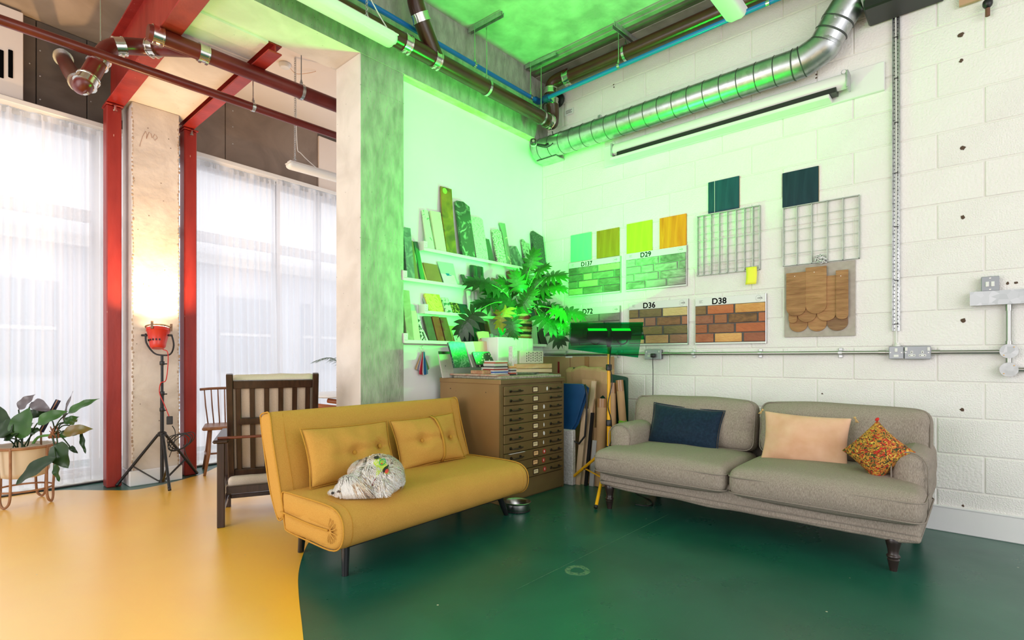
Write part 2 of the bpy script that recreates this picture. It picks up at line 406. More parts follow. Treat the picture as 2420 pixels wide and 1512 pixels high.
# white wall, column and beam
struct(MB().box((2.487, YB, 0), (XW+.2, YB+.26, ZS+.02)).build('wall_back', m_plaster))
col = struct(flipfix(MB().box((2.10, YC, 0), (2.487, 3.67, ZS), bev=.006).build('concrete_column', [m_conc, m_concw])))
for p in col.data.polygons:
    if p.normal.x < -.5: p.material_index = 1  # left face paler: the white light on it is put into the concrete colour
bm_ = struct(flipfix(MB().box((1.16, YC, ZS), (XW+.02, 3.69, ZC+.05)).build('concrete_beam', [m_conc, m_concw, m_concw])))
for p in bm_.data.polygons:
    if p.normal.z < -.5: p.material_index = 1
rim = MB().box((2.49, YC+.005, ZS-.012), (XW, YB+.0, ZS-.001)); struct(rim.build('trim_1', mat('foam_strip', (.55,.60,.25), (.75,.75,.55), scale=9, rough=.7)))
# tie-hole lines on the column (formwork joints)
fj = MB()
for y0 in (198, 560): 
    z = onY(847.6, y0, YC).z; fj.box((2.103, YC-.002, z-.003), (2.484, YC+.001, z+.003))
fj.build('formwork_joint', m_conc, col)
struct(MB().box((-3.0, -3.0, ZC), (XW+.2, YC, ZC+.15)).build('ceiling', m_ceil))
struct(MB().box((-3.0, YC, 3.88), (1.16, 6.6, 4.0)).build('ceiling_left', m_ceild))
struct(MB().box((1.16, 3.69, 3.88), (5.0, 6.6, 4.0)).build('ceiling_back', m_ceilw))
struct(MB().box((1.17, 3.69, 3.275), (1.60, 6.2, 3.88)).build('concrete_spur_beam', m_concw))
# stepped slab edge above the block wall
st = MB()
for x0, z0 in ((3.93, ZC-.015), (3.975, ZC-.03), (4.09, ZC-.058)):
    st.box((x0, -3.0, z0), (XW, YC, ZC+.01), bev=.004)
MB().box((4.02, -3.0, ZC-.055), (4.089, YC, ZC-.0)).build('dark_fillet', m_board, struct(st.build('trim_2', mat('slab_edge_concrete', (.20,.19,.17), (.33,.31,.28), scale=3, rough=.8, bump=.3, bscale=20, dist=1))))
# crumbled mortar above the pipe
cr = MB()
for i in range(60):
    y = -.2+3.4*i/60; z = 3.86+.02*noise.noise(Vector((y*7, 0, 0)))
    cr.ell((XW-.02, y, z), (.025+.012*random.random(), .045, .022+.014*random.random()), 8, 5)
q = cr.build('trim_3', mat('crumbled_mortar', (.42,.38,.28), (.58,.53,.40), scale=20, rough=.95, bump=.8, bscale=40)); struct(q)

# ---- window front (slightly askew to the room)
WA = math.atan2(.141, 1.61); W0 = Vector((.408, 5.733, 0)); wd = Vector((math.cos(WA), math.sin(WA), 0)); wn = Vector((-math.sin(WA), math.cos(WA), 0))
MW = Matrix.Translation(W0) @ Matrix.Rotation(WA, 4, 'Z')
def onW(x, y, off=0):
    d = ray(x, y); n = wn; s = ((W0+wn*off)-O).dot(n)/d.dot(n); p = O+d*s; l = MW.inverted() @ p; return l      # local coordinates in the window frame
RZ = onW(0, 230).z                      # curtain rail height
fas = struct(MB().box((-3.4, .10, RZ+.0), (3.6, .22, 3.9)).build('wall_window', m_board, None)); fas.matrix_world = MW
x_e = onW(759, 380).x
bl = []
xs = [-1.2, -.75, onW(91,200).x, onW(225,250).x+.05]
for a, b, mm in [(-.7, onW(91,200).x, m_board), (onW(91,200).x, onW(212,250).x, m_board), (onW(212,250).x, .78, m_board), (1.12, onW(540,300).x, m_board2), (onW(540,300).x, x_e, m_board2)]:
    MB().box((a+.003, .07, RZ+.015), (b-.003, .105, 3.875), bev=.003).build('board', mm, fas)
MB().box((x_e+.002, .05, RZ+.015), (3.5, .105, 3.8), bev=.003).build('board', m_ceilw, fas)
scr = MB()
for x, y in [(95,120),(95,180),(95,235),(70,150),(215,190),(215,240),(550,262),(550,300),(550,340),(632,250)]:
    p = onW(x, y, .07); scr.lathe([(.006,0),(.006,.002),(.004,.003)], 8, M=Matrix.Translation((p.x, .069, p.z)) @ Matrix.Rotation(PI/2, 4, 'X'))
scr.build('screw_heads', m_galv2, fas)
# white slotted panel at the far left
vp = thing('air_vent', 'white wall panel with vertical black slots above the left curtain', 'vent panel', MW @ Vector((-.60, .0, RZ+.03)), WA)
pe = onW(59, 200, -.05).x+.60
b = MB(); z0, z1 = RZ+.03, 3.86
b.box((-.6, 0, 0), (pe, .06, z1-z0), bev=.004); b.build('panel', mat('panel_paint', (.78,.72,.68), rough=.5), vp)
for i, px in enumerate((3, 25)):
    q = onW(px, 150, -.0); t = onW(px, 118).z-z0; u = onW(px, 184).z-z0
    MB().rbox(.028, .012, t-u, .012, 3).build('slot', m_outline, vp, True, loc=(q.x+.60, -.0005, u))
# glazing frames behind the curtains
m_frame = mat('window_frame_paint', (.62,.62,.64), rough=.4)
m_glass = glassy('window_glass', (.97,.985,1), .0, .06)
def window(n, x0, x1, zt, mull):
    f = MB(); D = .32
    f.box((x0, D, 0), (x0+.06, D+.06, RZ+.05)); f.box((x1-.06, D, 0), (x1, D+.06, RZ+.05))
    f.box((x0+.06, D, 0), (x1-.06, D+.06, .09)); f.box((x0+.06, D, RZ-.03), (x1-.06, D+.06, RZ+.05)); f.box((x0+.06, D-.01, zt-.05), (x1-.06, D+.07, zt+.05))
    for m_ in mull: f.box((m_-.035, D, .09), (m_+.035, D+.06, zt-.05)); f.box((m_-.035, D, zt+.05), (m_+.035, D+.06, RZ-.03))
    o = struct(f.build('window_%d' % n, m_frame)); o.matrix_world = MW
    xs = [x0+.06]+[m_ for m_ in mull]+[x1-.06]
    for a, b in zip(xs, xs[1:]):
        MB().box((a+.03, D+.027, .09), (b-.03, D+.033, zt-.05)).build('pane', m_glass, o); MB().box((a+.03, D+.027, zt+.05), (b-.03, D+.033, RZ-.03)).build('pane', m_glass, o)
    return o
zt1 = onW(100, 492, .32).z
window(1, -2.6, .72, zt1, [-1.5, -.45]); window(2, .74, 1.20, zt1, []); window(3, 1.22, 3.5, zt1, [onW(655, 700, .32).x, 3.0])
sill = struct(MB().box((-3.3, .0, .0), (3.5, .40, .018)).box((-3.3, .28, .018), (3.5, .40, .06)).build('trim_4', mat('threshold_stone', (.62,.60,.55), rough=.5))); sill.matrix_world = MW
tr = struct(MB().box((-3.3, -.02, -.001), (3.5, .0, .012)).build('trim_5', m_blackp)); tr.matrix_world = MW
# street outside: pale pavement and pale building across
pv = tag(MB().box((-6, .45, -.12), (9, 9, -.02)).build('pavement', mat('pavement_stone', (.70,.69,.68), (.78,.77,.76), scale=2, rough=.7)), 'pale pavement outside beyond the glazing', 'pavement'); pv.matrix_world = MW; pv['kind'] = 'structure'
bd = thing('building', 'pale building across the street seen through the net curtains', 'building', MW @ Vector((-4, 6.0, 0)), WA)
m_ext = mat('pale_render', (.66,.68,.74), (.70,.72,.78), scale=1, rough=.8)
MB().box((0, 0, -.1), (12, 3, 3.05)).build('wall', m_ext, bd)
for i in range(6):
    wq = MB().box((.7+i*1.9, -.04, .8), (1.9+i*1.9, .0, 2.4)).build('window', mat('pane_dark_%d' % i, (.34,.38,.45), rough=.2) if i == 0 else bd.children[1].data.materials[0], bd)
    MB().box((.75+i*1.9, -.05, 1.57), (1.85+i*1.9, -.04, 1.63)).build('window_frame', m_white, wq)
MB().box((-.1, -.15, 3.05), (12.1, 3.1, 3.25)).build('roof_edge', m_white, bd)

# curtains
m_net = sheer('net_curtain', (.98,.98,1.0), .26, .62)
m_netb = sheer('net_curtain_header', (.95,.95,.95), .12, .5)
def curtain(label, xa, xb, off, seed, zb=.03, sweep=0, period=.07):
    t = thing('curtain', label, 'curtain', MW @ Vector((xa, off, 0)), WA, None)
    Wd = xb-xa; n = int(Wd/.006); rows = 14; vs = []; fs = []
    for j in range(rows+1):
        z = zb+(RZ-.045-zb)*j/rows; f = j/rows
        for i in range(n+1):
            u = i/n*Wd; ph = noise.noise(Vector((u*4+seed, 0, f*.5)))*3.2
            amp = .026+.022*noise.noise(Vector((u*9+seed*2, 5, f*.6)))
            y = amp*math.sin(2*PI*u/period+ph)+.012*math.sin(2*PI*u/(period*2.7)+seed)
            y *= (.8+.3*(1-f)); x = u+.014*math.sin(2*PI*u/period*.5+ph+f*1.2)*(1-f)+sweep*(1-f)**2*(u/Wd)
            vs.append((x, y, z))
    for j in range(rows):
        for i in range(n): a = j*(n+1)+i; fs.append([a, a+1, a+n+2, a+n+1])
    MB().add(vs, fs).build('net', m_net, t, True)
    h = MB(); n2 = int(Wd/.01); vs = []; fs = []
    for j in range(3):
        for i in range(n2+1):
            u = i/n2*Wd; vs.append((u, -.004+.010*math.sin(u*300+seed)+.004*j, RZ-.085+.032*j))
    for j in range(2):
        for i in range(n2): a = j*(n2+1)+i; fs.append([a, a+1, a+n2+2, a+n2+1])
    h.add(vs, fs).build('gathered_header', m_netb, t, True)
    return t
xa = onW(-40, 600).x
curtain('sheer white curtain at the far left behind the leafy potted plant', -1.4, onW(110,600).x, .05, 1.3)
curtain('sheer white curtain hanging just left of the first red steel post', onW(98,600).x, onW(300,600).x, .02, 4.1)
curtain('sheer white curtain right of the second red post behind the dark armchair', onW(463,600).x-.10, onW(655,600).x, .04, 7.7, sweep=.03)
curtain('sheer white curtain beside the concrete column behind the pale fitting on chains', onW(650,600).x, onW(860,600).x, -.03, 9.2)
rail = tag(MB().box((-3.2, -.05, RZ-.03), (3.5, .07, RZ+.012), bev=.004).build('curtain_rail', m_whitep), 'white curtain track running above all the net curtains', 'curtain rail'); rail.matrix_world = MW

# ---- red posts, steel beams, plinthed concrete pier
def post(label, x, y, w, d, z1):
    t = thing('steel_post', label, 'post', (x, y, 0))
    b = MB(); b.box((0, 0, 0), (w, d, z1-.015), bev=.008); b.build('shaft', m_redst, t)
    MB().box((-.006, -.012, z1-.014), (w+.012, d+.02, z1), bev=.003).build('top_plate', m_redst, t)
    b = MB(); b.lathe([(.016,0),(.016,.012),(.009,.012),(.009,.05),(.006,.053)], 6, (0,0,-.053)); 
    b.build('bolt', m_steel, t, loc=(w*.55, -.003-.012, z1-.012))
    return t
p = onZ(253.6,1153.4); post('red painted steel post beside the black tripod lamp, left of the concrete pier', p.x-.005, p.y, .105, .13, 3.235)
p = onZ(436.5,1125); post('red painted steel post right of the concrete pier, by the spindle back chair', p.x, p.y+.01, .105, .13, 3.225)
def channel(label, x0, x1, y0, y1, z0, z1):
    t = thing('steel_beam', label, 'beam', ((x0+x1)/2, y0, z0))
    w = x1-x0; h = z1-z0; b = MB(); b.box((-w/2, 0, 0), (w/2, y1-y0, .012), bev=.003).box((-w/2, 0, h-.012), (w/2, y1-y0, h), bev=.003); b.build('flange', m_redst, t)
    MB().box((-.005, 0, .012), (.005, y1-y0, h-.012)).build('web', m_redst, t)
channel('red steel channel beam running from the left red post over the brown waste pipes', 1.03, 1.155, 2.60, 5.62, 3.24, 3.73)
channel('red steel beam strip along the soffit above the right red post', 1.605, 1.70, 3.70, 5.65, 3.23, 3.30)
pp = onZ(306,1151); x0, y0 = pp.x, pp.y
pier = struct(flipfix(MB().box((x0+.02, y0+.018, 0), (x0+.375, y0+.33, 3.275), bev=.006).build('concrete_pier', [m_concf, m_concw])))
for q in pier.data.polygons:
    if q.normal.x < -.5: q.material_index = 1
struct(MB().box((x0, y0, 0), (x0+.395, y0+.02, .13), bev=.006).box((x0, y0+.02, 0), (x0+.018, y0+.33, .13), bev=.006).build('baseboard_left', m_skirt))
sc_ = MB()     # scratched pencil marks high on the pier
for pts in ([(337,327),(333,340),(330,351)],[(337,327),(344,315),(347,322),(346,333)],[(346,333),(352,317),(357,321),(359,331)],[(366,322),(361,330),(366,337),(372,331),(368,324)]):
    sc_.tube([onY(x, y-5, y0+.0165) for x, y in pts], .0012, 5)
sc_.build('pencil_marks', mat('pencil', (.35,.16,.10), rough=.8), pier)
bnd = MB()     # rough broken edge strip down both sides of the front face
for sx in (x0+.026, x0+.369):
    for i in range(90):
        z = .14+3.1*i/90; bnd.ell((sx+random.uniform(-.006,.006), y0+.0175, z), (.008*random.uniform(.4,1.2), .0035, .018*random.uniform(.4,1)), 6, 4)
bnd.build('broken_edge', mat('crumbled_edge', (.36,.24,.16), (.55,.44,.34), scale=30, rough=.95), pier)
# ================================================================== SERVICES OVERHEAD
def band(p, q, r, wd_, n=18):
    # a steel coupling band around a pipe between p and q at fraction position
    p = Vector(p); q = Vector(q); d = (q-p).normalized()
    b = MB(); b.tube([p-d*wd_/2, p+d*wd_/2], r*1.09, n)
    b.tube([p-d*(wd_/2+.004), p-d*(wd_/2-.004)], r*1.16, n); b.tube([p+d*(wd_/2-.004), p+d*(wd_/2+.004)], r*1.16, n)
    u = d.cross(Vector((0,0,1))).normalized(); s = p+Vector((0,0,-1))*r*1.15
    b.beam(s-d*.02-u*.012, s-d*.02+u*.02, .012, .016, d); b.beam(s+d*.02-u*.012, s+d*.02+u*.02, .012, .016, d)
    return b
def clampring(p, d, r, rod_top=None):
    b = MB(); d = Vector(d).normalized(); p = Vector(p)
    b.tube([p-d*.012, p+d*.012], r*1.14, 18)
    b.lathe([(.012,0),(.012,.02),(.007,.02),(.007,.035)], 8, (p.x, p.y, p.z+r*1.1))
    if rod_top: b.tube([(p.x, p.y, p.z+r*1.1), (p.x, p.y, rod_top)], .0045, 6)
    return b
m_rod = mat('threaded_rod', (.36,.37,.37), rough=.35, metal=.9)
m_ring = mat('clamp_steel', (.60,.61,.60), rough=.25, metal=1)
# thin red sprinkler pipe along the soffit, Y = 4.2
t = thing('sprinkler_pipe', 'thin straight dark red pipe crossing low in front of the left windows', 'pipe', (0,0,0))
a, b_ = onY(-60, 22, 4.2), onY(788, 321, 4.2); zc = (a.z+b_.z)/2
MB().tube([(-.6,4.2,zc), (3.4,4.2,zc)], .030, 16).build('pipe', m_redpipe, t, True, auto=50)
cp = onY(598, 253, 4.2); clampring((cp.x, 4.2, zc), (1,0,0), .030, 3.88).build('hanger', m_ring, t, True, auto=40)
# thick red brown waste pipe with branch
t = thing('waste_pipe', 'thick red brown waste pipe with steel couplings, branching left of the red beam', 'pipe', (0,0,0))
YD = 4.0; a, b_ = onY(362, 78, YD), onY(788, 244, YD); zd = 3.185; RD = .053
xa_, xb_ = a.x, 3.2
MB().tube([(xa_, YD, zd), (xb_, YD, zd)], RD, 20).build('pipe', m_redpipe, t, True, auto=50)
MB().tube([(xa_-.03, YD, zd), (xa_-.005, YD, zd)], [RD*.9, RD*1.05], 20).build('end_cap', m_redpipe, t, True, auto=50)
for px, py in ((372,84),(480,126)): p = onY(px, py, YD); band((p.x, YD, zd), (9, YD, zd), RD, .055).build('coupling', m_steel, t, True, auto=40)
p = onY(712, 216, YD); clampring((p.x, YD, zd), (1,0,0), RD, 3.88).build('hanger', m_ring, t, True, auto=40)
j = onY(452, 127, YD); k1 = atS(352, 112, 3.62); k2 = atS(275, 110, 3.50); k3 = atS(243, 130, 3.42); k4 = atS(205, 192, 3.32)
MB().tube(bez([(j.x, j.y, zd), k1, k2, k3, k4], 6), RD, 18).build('branch', m_redpipe, t, True, auto=50)
for q, q2 in ((k1+(Vector((j.x,j.y,zd))-k1)*.12, k1), (k2+(k1-k2)*.10, k1), (k3+(k4-k3)*.25, k4)): band(q, q2, RD, .05).build('coupling', m_steel, t, True, auto=40)
k5 = atS(186, 196, 3.62); k6 = atS(168, 172, 4.0); k7 = onW(148, 135, .07); k7 = MW @ k7
MB().tube(bez([k4, k4+Vector((-.015,.05,-.02)), k5, k6, k7], 6), RD, 18).build('branch', m_redpipe, t, True, auto=50)
band(k4, k3, RD*1.05, .05).build('coupling', m_steel, t, True, auto=40); band(k5, k6, RD, .04).build('coupling', m_steel, t, True, auto=40); 
for i_, (f0) in enumerate((.16,.10)): 
    pass
band(k7+(k6-k7)*.06, k6, RD*1.12, .05).build('coupling', m_steel, t, True, auto=40)
MB().tube([atS(238, 98, 3.42), (atS(238, 98, 3.42).x, atS(238, 98, 3.42).y, 3.9)], .005, 6).build('hanger', m_ring, t)
# brown soil pipe under the big beam, elbow, and along the block wall
YA = 3.15; zA = 3.395; RA = .061
t = thing('soil_pipe', 'brown soil pipe with steel bands running under the green lit beam into the corner', 'pipe', (0,0,0))
xe = 4.10
MB().tube([(-1.5, YA, zA), (xe-.05, YA, zA)], RA, 20).build('pipe', m_brpipe, t, True, auto=50)
MB().tube(bez([(xe-.07, YA, zA), (xe+.02, YA+.005, zA), (xe+.045, YA+.01, zA+.06), (xe+.03, YA, zA+.16), (xe+.005, YA, zA+.22), (xe, YA, zA+.30), (xe, YA-.02, zA+.37), (xe+.01, YA-.10, zA+.395), (xe+.01, YA-.2, zA+.395)], 5), RA, 18).build('bend', m_brpipe, t, True, auto=50)
for px, py, d in ((958,102),(1028,142),(1298,291)) and ((958,102,1),(1028,142,1),(1296,289,1)):
    p = onY(px, py, YA); band((p.x, YA, zA), (9, YA, zA), RA, .055).build('coupling', m_steel, t, True, auto=40)
band((xe+.012, YA, zA+.20), (xe, YA, 9), RA, .05).build('coupling', m_steel, t, True, auto=40)
band((xe+.001, YA, zA+.30), (xe, YA, 9), RA, .05).build('coupling', m_steel, t, True, auto=40)
for px, py in ((1150,204),(1279,276)): p = onY(px, py, YA); clampring((p.x, YA, zA), (1,0,0), RA, ZC-.03).build('hanger', m_ring, t, True, auto=40)
b1 = onY(1032, 150, YA).x
bp_ = [(b1, YA, zA), (b1-.13, YA-.02, zA+.16), (b1-.22, YA-.03, zA+.30), (b1-.24, YA-.04, zA+.40), (b1-.235, YA-.04, zA+.60)]
MB().tube(bez(bp_, 6), RA*1.0, 18).build('branch', m_brpipe, t, True, auto=50)
band(Vector(bp_[1])*.5+Vector(bp_[2])*.5, bp_[2], RA, .05).build('coupling', m_steel, t, True, auto=40)
band((b1-.238, YA-.04, zA+.44), (b1-.235, YA-.04, 9), RA, .06).build('coupling', m_steel, t, True, auto=40)
t = thing('soil_pipe', 'brown pipe high along the block wall above the cyan blue pipe', 'pipe', (0,0,0))
XP = 4.12; zP = zA+.375
MB().tube([(xe+.012, YA-.20, zP), (XP, 2.5, zP), (XP, -1.6, zP)], RA, 20).build('pipe', m_brpipe, t, True, auto=50)
band((xe+.012, YA-.20, zP), (xe+.012, -9, zP), RA, .06).build('coupling', m_steel, t, True, auto=40)
p = onX(1478, 130, XP); clampring((XP, p.y, zP), (0,1,0), RA, ZC-.05).build('hanger', m_ring, t, True, auto=40)
# blue water pipe, along the beam then along the block wall
t = thing('water_pipe', 'slim bright blue water pipe turning the corner beneath the brown soil pipes', 'pipe', (0,0,0))
YP = 3.24; zq = 3.60; RP = .019
MB().tube([(-1.5, YP, zq), (4.02, YP, zq)], RP, 12).build('pipe', m_bluep, t, True, auto=50)
q0 = onX(1300, 236, 4.0); q1 = onX(1830, 0, 4.0)
e0 = Vector((4.02, 3.18, 3.60)); e1 = Vector((3.99, -1.4, 3.64))
MB().tube([e0, Vector((4.0, 1.8, 3.605)), Vector((4.0,.2,3.62)), e1], RP, 12).build('pipe', m_bluep, t, True, auto=50)
MB().tube([(3.97, YP, zq), (4.02, YP, zq)], RP*1.7, 12).tube([e0+Vector((0,-.01,0)), e0+Vector((0,-.07,0))], RP*1.7, 12).ell((4.03, 3.22, 3.60), (.03,.04,.03)).build('elbow_fitting', mat('dark_blue_fitting', (.005,.06,.20), rough=.4), t, True, auto=50)
for px, py in ((1122,163),(1254,228)):
    p = onY(px, py, YP); clampring((p.x, YP, zq), (1,0,0), RP, ZC-.03).build('hanger', m_ring, t, True, auto=40)
for px in (1462, 1815):
    p = onX(px, HY-(3.6-H)*100, 4.0); clampring((4.0, p.y, 3.607), (0,1,0), RP, ZC-.06).build('hanger', m_ring, t, True, auto=40)
# ceiling support rails
def strut_rail(label, a, b):
    a = Vector(a); b = Vector(b); t = thing('support_rail', label, 'support rail', a)
    d = (b-a); z = Vector((0,0,1)); u = d.cross(z).normalized(); n = int(d.length/.05)
    m = MB(); m.beam((0,0,.018), d+Vector((0,0,.018)), .041, .004, u)
    m.beam(u*.019, d+u*.019, .036, .003, u).beam(-u*.019, d-u*.019, .036, .003, u)
    m2 = MB(); 
    m.build('channel', m_galv2, t)
    for i in range(n):
        m2.beam(d*(i+.3)/n+Vector((0,0,.014)), d*(i+.7)/n+Vector((0,0,.014)), .012, .003, u)
    m2.build('slots', m_blackm, t)['kind'] = 'stuff'
z_ = ZC-.025
p, q = onZ(1110,75,z_), onZ(1187,33,z_); strut_rail('slotted steel rail on the green ceiling, nearest the branch pipe', p, q)
p, q = onZ(1243,161,z_), onZ(1317,127,z_); strut_rail('slotted steel rail on the ceiling just above the inner corner', p, q)
p, q = onZ(1452,60,z_-.05), onZ(1504,101,z_-.05); strut_rail('slotted steel rail crossing the slab edge above the block wall', p, q)
# spiral duct
XD, RDu, zD = 4.165, .105, 3.19
t = thing('ventilation_duct', 'round galvanised spiral duct along the top of the block wall', 'duct', (0,0,0))
m_duct = m_galv
y0 = 3.37; y1 = onX(1885, 160, XD).y
pe1 = onX(1908, 120, XD); pe2 = onX(1996, 22, XD)
def ribbed(pts, step, n=28):
    m = MB(); m.tube(pts, RDu, n); return m
MB().tube([(XD, y0, zD), (XD, y1, zD)], RDu, 32).build('duct_section', m_duct, t, True, auto=50)
k = 0; y = y0-.07
while y > y1+.05:
    MB().tube([(XD, y-.004, zD), (XD, y, zD), (XD, y+.004, zD)], [RDu*1.0, RDu*1.03, RDu*1.0], 32, caps=False).build('seam', m_seam, t, True, loc=(0,0,0)); y -= .128
s1 = Vector((XD, y1-.16, zD+.055)); s2 = Vector((XD, pe2.y+.03, pe2.z-.05)); s3 = Vector((XD, pe2.y-.10, 3.55)); s4 = Vector((XD, pe2.y-.30, 3.575))
MB().tube(bez([(XD, y1+.02, zD), (XD, y1-.05, zD+.008), s1, s1+(s2-s1)*.12], 5), RDu*1.02, 32).build('elbow', m_duct, t, True, auto=50)
MB().tube([s1, s2], RDu, 32).build('duct_section', m_duct, t, True, auto=50)
MB().tube(bez([s1+(s2-s1)*.9, s2, s3, s4], 5), RDu*1.02, 32).build('elbow', m_duct, t, True, auto=50)
MB().tube([s4, s4+Vector((0,-.25,.0))], RDu, 32).build('duct_section', m_duct, t, True, auto=50)
for q, d in ((Vector((XD, y1+.02, zD)), Vector((0,1,0))), (Vector((XD, y1-.03, zD+.004)), Vector((0,1,-.2))), (s1+(s2-s1)*.10, s2-s1), (s1+(s2-s1)*.5, s2-s1), (s1+(s2-s1)*.9, s2-s1), (s3, s4-s3), (s4, Vector((0,1,0)))):
    d = d.normalized(); MB().tube([q-d*.006, q, q+d*.006], [RDu*1.01, RDu*1.05, RDu*1.01], 32, caps=False).build('seam', m_seam, t, True)
br = MB(); p = onX(1416, 272, XW-.03); br.box((XW-.035, p.y-.012, p.z-.06), (XW-.006, p.y+.012, p.z+.0)); br.box((XW-.04,p.y-.006,p.z-.02),(XW-.03,p.y+.006,p.z-.01)); br.build('bracket', m_galv2, t)
fb = MB(); fb.box((XD-.02, y0-.25, zD-RDu-.012), (XW-.008, y0-.0, zD-RDu-.004)); fb.build('foot_bracket', m_galv2, t)
# duct fan box and its black casing at the top edge
p = onX(2115, 8, 4.12)
t = thing('extractor_box', 'black box at the duct end, top edge of the block wall', 'extractor', (XD, p.y, p.z))
MB().box((-.12,-.24,-.01), (.12,.16,.24), bev=.01).build('casing', m_blackp, t); MB().box((-.13,-.25,.05),(.13,.17,.062)).build('flange', m_galv2, t)

# security camera where duct meets corner
cp = atS(1260, 337, 5.0)
t = thing('security_camera', 'small dark rounded camera mounted beside the duct end', 'camera', cp, YAW)
M = Matrix.Rotation(PI/2, 4, 'X')
MB().rbox(.062, .062, .05, .022, 3, M=M @ Matrix.Translation((0,0,-.01))).build('casing', mat('camera_face', (.04,.035,.035), rough=.3), t, True)
MB().rbox(.058, .058, .05, .02, 3, M=M @ Matrix.Translation((.006,.002,-.045))).build('shell', m_whitep, t, True)
MB().lathe([(.012,0),(.012,.003),(.006,.003),(.006,.001)], 14, M=Matrix.Translation((0,-.041,0)) @ M).build('lens', mat('lens_ring', (.35,.30,.28), rough=.2), t, True, auto=30)
MB().tube([(.02,.04,0),(.12,.12,.02),(.20,.16,.08)], .012, 8).build('arm', m_blackp, t, True)
MB().tube(bez([(.03,.04,-.01),(.13,.06,-.02),(.2,.1,.05),(.19,.12,.16)], 6), .004, 6).build('cable', m_blackp, t, True)
# alarm sounder behind the bend, cables
p = onX(1321, 238, XW-.04)
t = thing('sounder', 'black round sounder on the block wall behind the vertical soil pipe', 'sounder', p)
MB().lathe([(.07,0),(.07,.02),(.05,.035),(.02,.04)], 20, M=Matrix.Rotation(-PI/2, 4, 'Y')).build('case', m_blackp, t, True, auto=40)
p0 = onX(1305, 245, 4.05); MB().tube(bez([(0,0,.03),(-.1,.08,-.02),(-.18,.06,-.12),(-.12,.04,-.2)], 6), .004, 6).build('cable', m_blackp, t, True)
p = onX(1345, 264, XW-.012)
t = thing('notice_label', 'small printed white label on the block wall near the pipe bend', 'label', p, -PI/2)
MB().box((-.055,-.002,-.03),(.055,0,.03)).build('plate', mat('label_paper', (.78,.80,.80), rough=.5), t)
lb = MB(); [lb.box((-.04,-.0026,.012-.012*i),(.035-.01*(i%2),-.002,.016-.012*i)) for i in range(3)]; lb.build('print', m_outline, t)
tr_ = MB().box((-.045,.0,-.12),(-.02,.006,.10)); tr_.build('backing_strip', m_whitep, t)

# ---- fluorescent battens
def chain(m, p, q, r=.0022, L=.028):
    p = Vector(p); q = Vector(q); n = max(2, int((q-p).length/(L*.72))); d = (q-p).normalized(); 
    u = d.cross(Vector((1,.3,0))).normalized(); v = d.cross(u)
    for i in range(n):
        c = p+(q-p)*(i+.5)/n; a = u if i % 2 else v
        m.tube([c+d*(L*.5*math.sin(t_))+a*(.008*math.cos(t_)) for t_ in [2*PI*k/8 for k in range(8)]], r, 4, closed=True)
def batten(label, a, b, h=.09, wd_=.13, chains=(.9,), top=ZC, n='strip_light'):
    a = Vector(a); b = Vector(b); L = (b-a).length; rz = math.atan2(b.y-a.y, b.x-a.x)
    t = thing(n, label, 'light fitting', a, rz)
    pr = [(-wd_/2, h*.62), (-wd_/2, h*.40), (-wd_*.44, h*.18), (-wd_*.28, .02*h), (0, 0), (wd_*.28, .02*h), (wd_*.44, h*.18), (wd_/2, h*.40), (wd_/2, h*.62)]
    m = MB(); m.loft(pr, [0, .012, .03, L-.03, L-.012, L], [.02, .006, 0, 0, .006, .02]); m.build('diffuser', m_lum, t, True, auto=50)
    m = MB(); m.box((.0, -wd_*.5, h*.60), (L, wd_*.5, h*.72), bev=.004).box((.01, -wd_*.30, h*.72), (L-.01, wd_*.30, h), bev=.008); m.build('housing', m_whitep, t)
    for f in chains:
        m = MB(); chain(m, (L*f, 0, h), (L*f, 0, top-a.z)); m.tube([(L*f-.02,0,h+.02),(L*f,0,h+.035),(L*f+.02,0,h+.02)], .002, 5); m.build('chain', m_galv2, t)
        m = MB(); m.tube(bez([(L*f+.25 if f < .8 else L-.02,-.02,h*.6), (L*f+.05,-.03,h+.08), (L*f+.012,-.012,h+.2), (L*f+.012,.01,top-a.z)], 6), .004, 6); m.build('flex', m_whitep, t, True)
    return t
a1 = onZ(930, 112, 3.22); a0 = a1+Vector((-1.50, .0, 0))
batten('long white strip light hung on a chain in front of the big beam', a0, a1, chains=(.15, .86))
e_ = onZ(1742, 52, 3.22)
batten('white strip light at the top edge over the block wall', e_+Vector((-1.5,0,0)), e_, chains=(.15,))
YL = 4.75; a = onY(679, 392, YL)
batten('white strip light hanging on a chain in front of the second window', (a.x, YL, a.z-.02), (a.x+1.2, YL, a.z-.02), h=.075, wd_=.10, chains=(.06,.9), top=3.88, n='hanging_batten')
p = onZ(702, 155, 3.85)
t = thing('smoke_detector', 'small round white detector on the ceiling beyond the beam', 'detector', onZ(673, 160, 3.84))
MB().lathe([(.045,.04),(.052,.035),(.052,.015),(.04,0),(.02,-.004)], 20).build('case', m_whitep, t, True, auto=40)
MB().tube(bez([(.05,0,.02),(.12,.02,.0),(.2,-.05,.01),(.26,-.1,.035)], 6), .003, 5).build('wire', mat('orange_wire', (.7,.45,.30), rough=.5), t)
# wires in the back bay ceiling and black item top right
t = thing('pendant_holder', 'black bulb shaped fitting on a rusty pin at the top right edge of the wall', 'fitting', onX(2334, 20, XW-.05))
MB().ell((0,0,.03), (.025,.025,.03)).build('bulb', m_blackp, t, True)
MB().tube([(0,0,.0),(.0,0,-.045)], .012, 10).build('pin', mat('rust', (.18,.08,.05), rough=.8), t, True, auto=40)
p = onX(2292, 2, XW-.02)
tag(MB().box((-.02,-.06,-.02),(.0,.05,.05)).build('timber_offcut', mat('offcut_wood', (.55,.33,.20), rough=.6), loc=p), 'sliver of brown timber at the very top right of the block wall', 'timber')

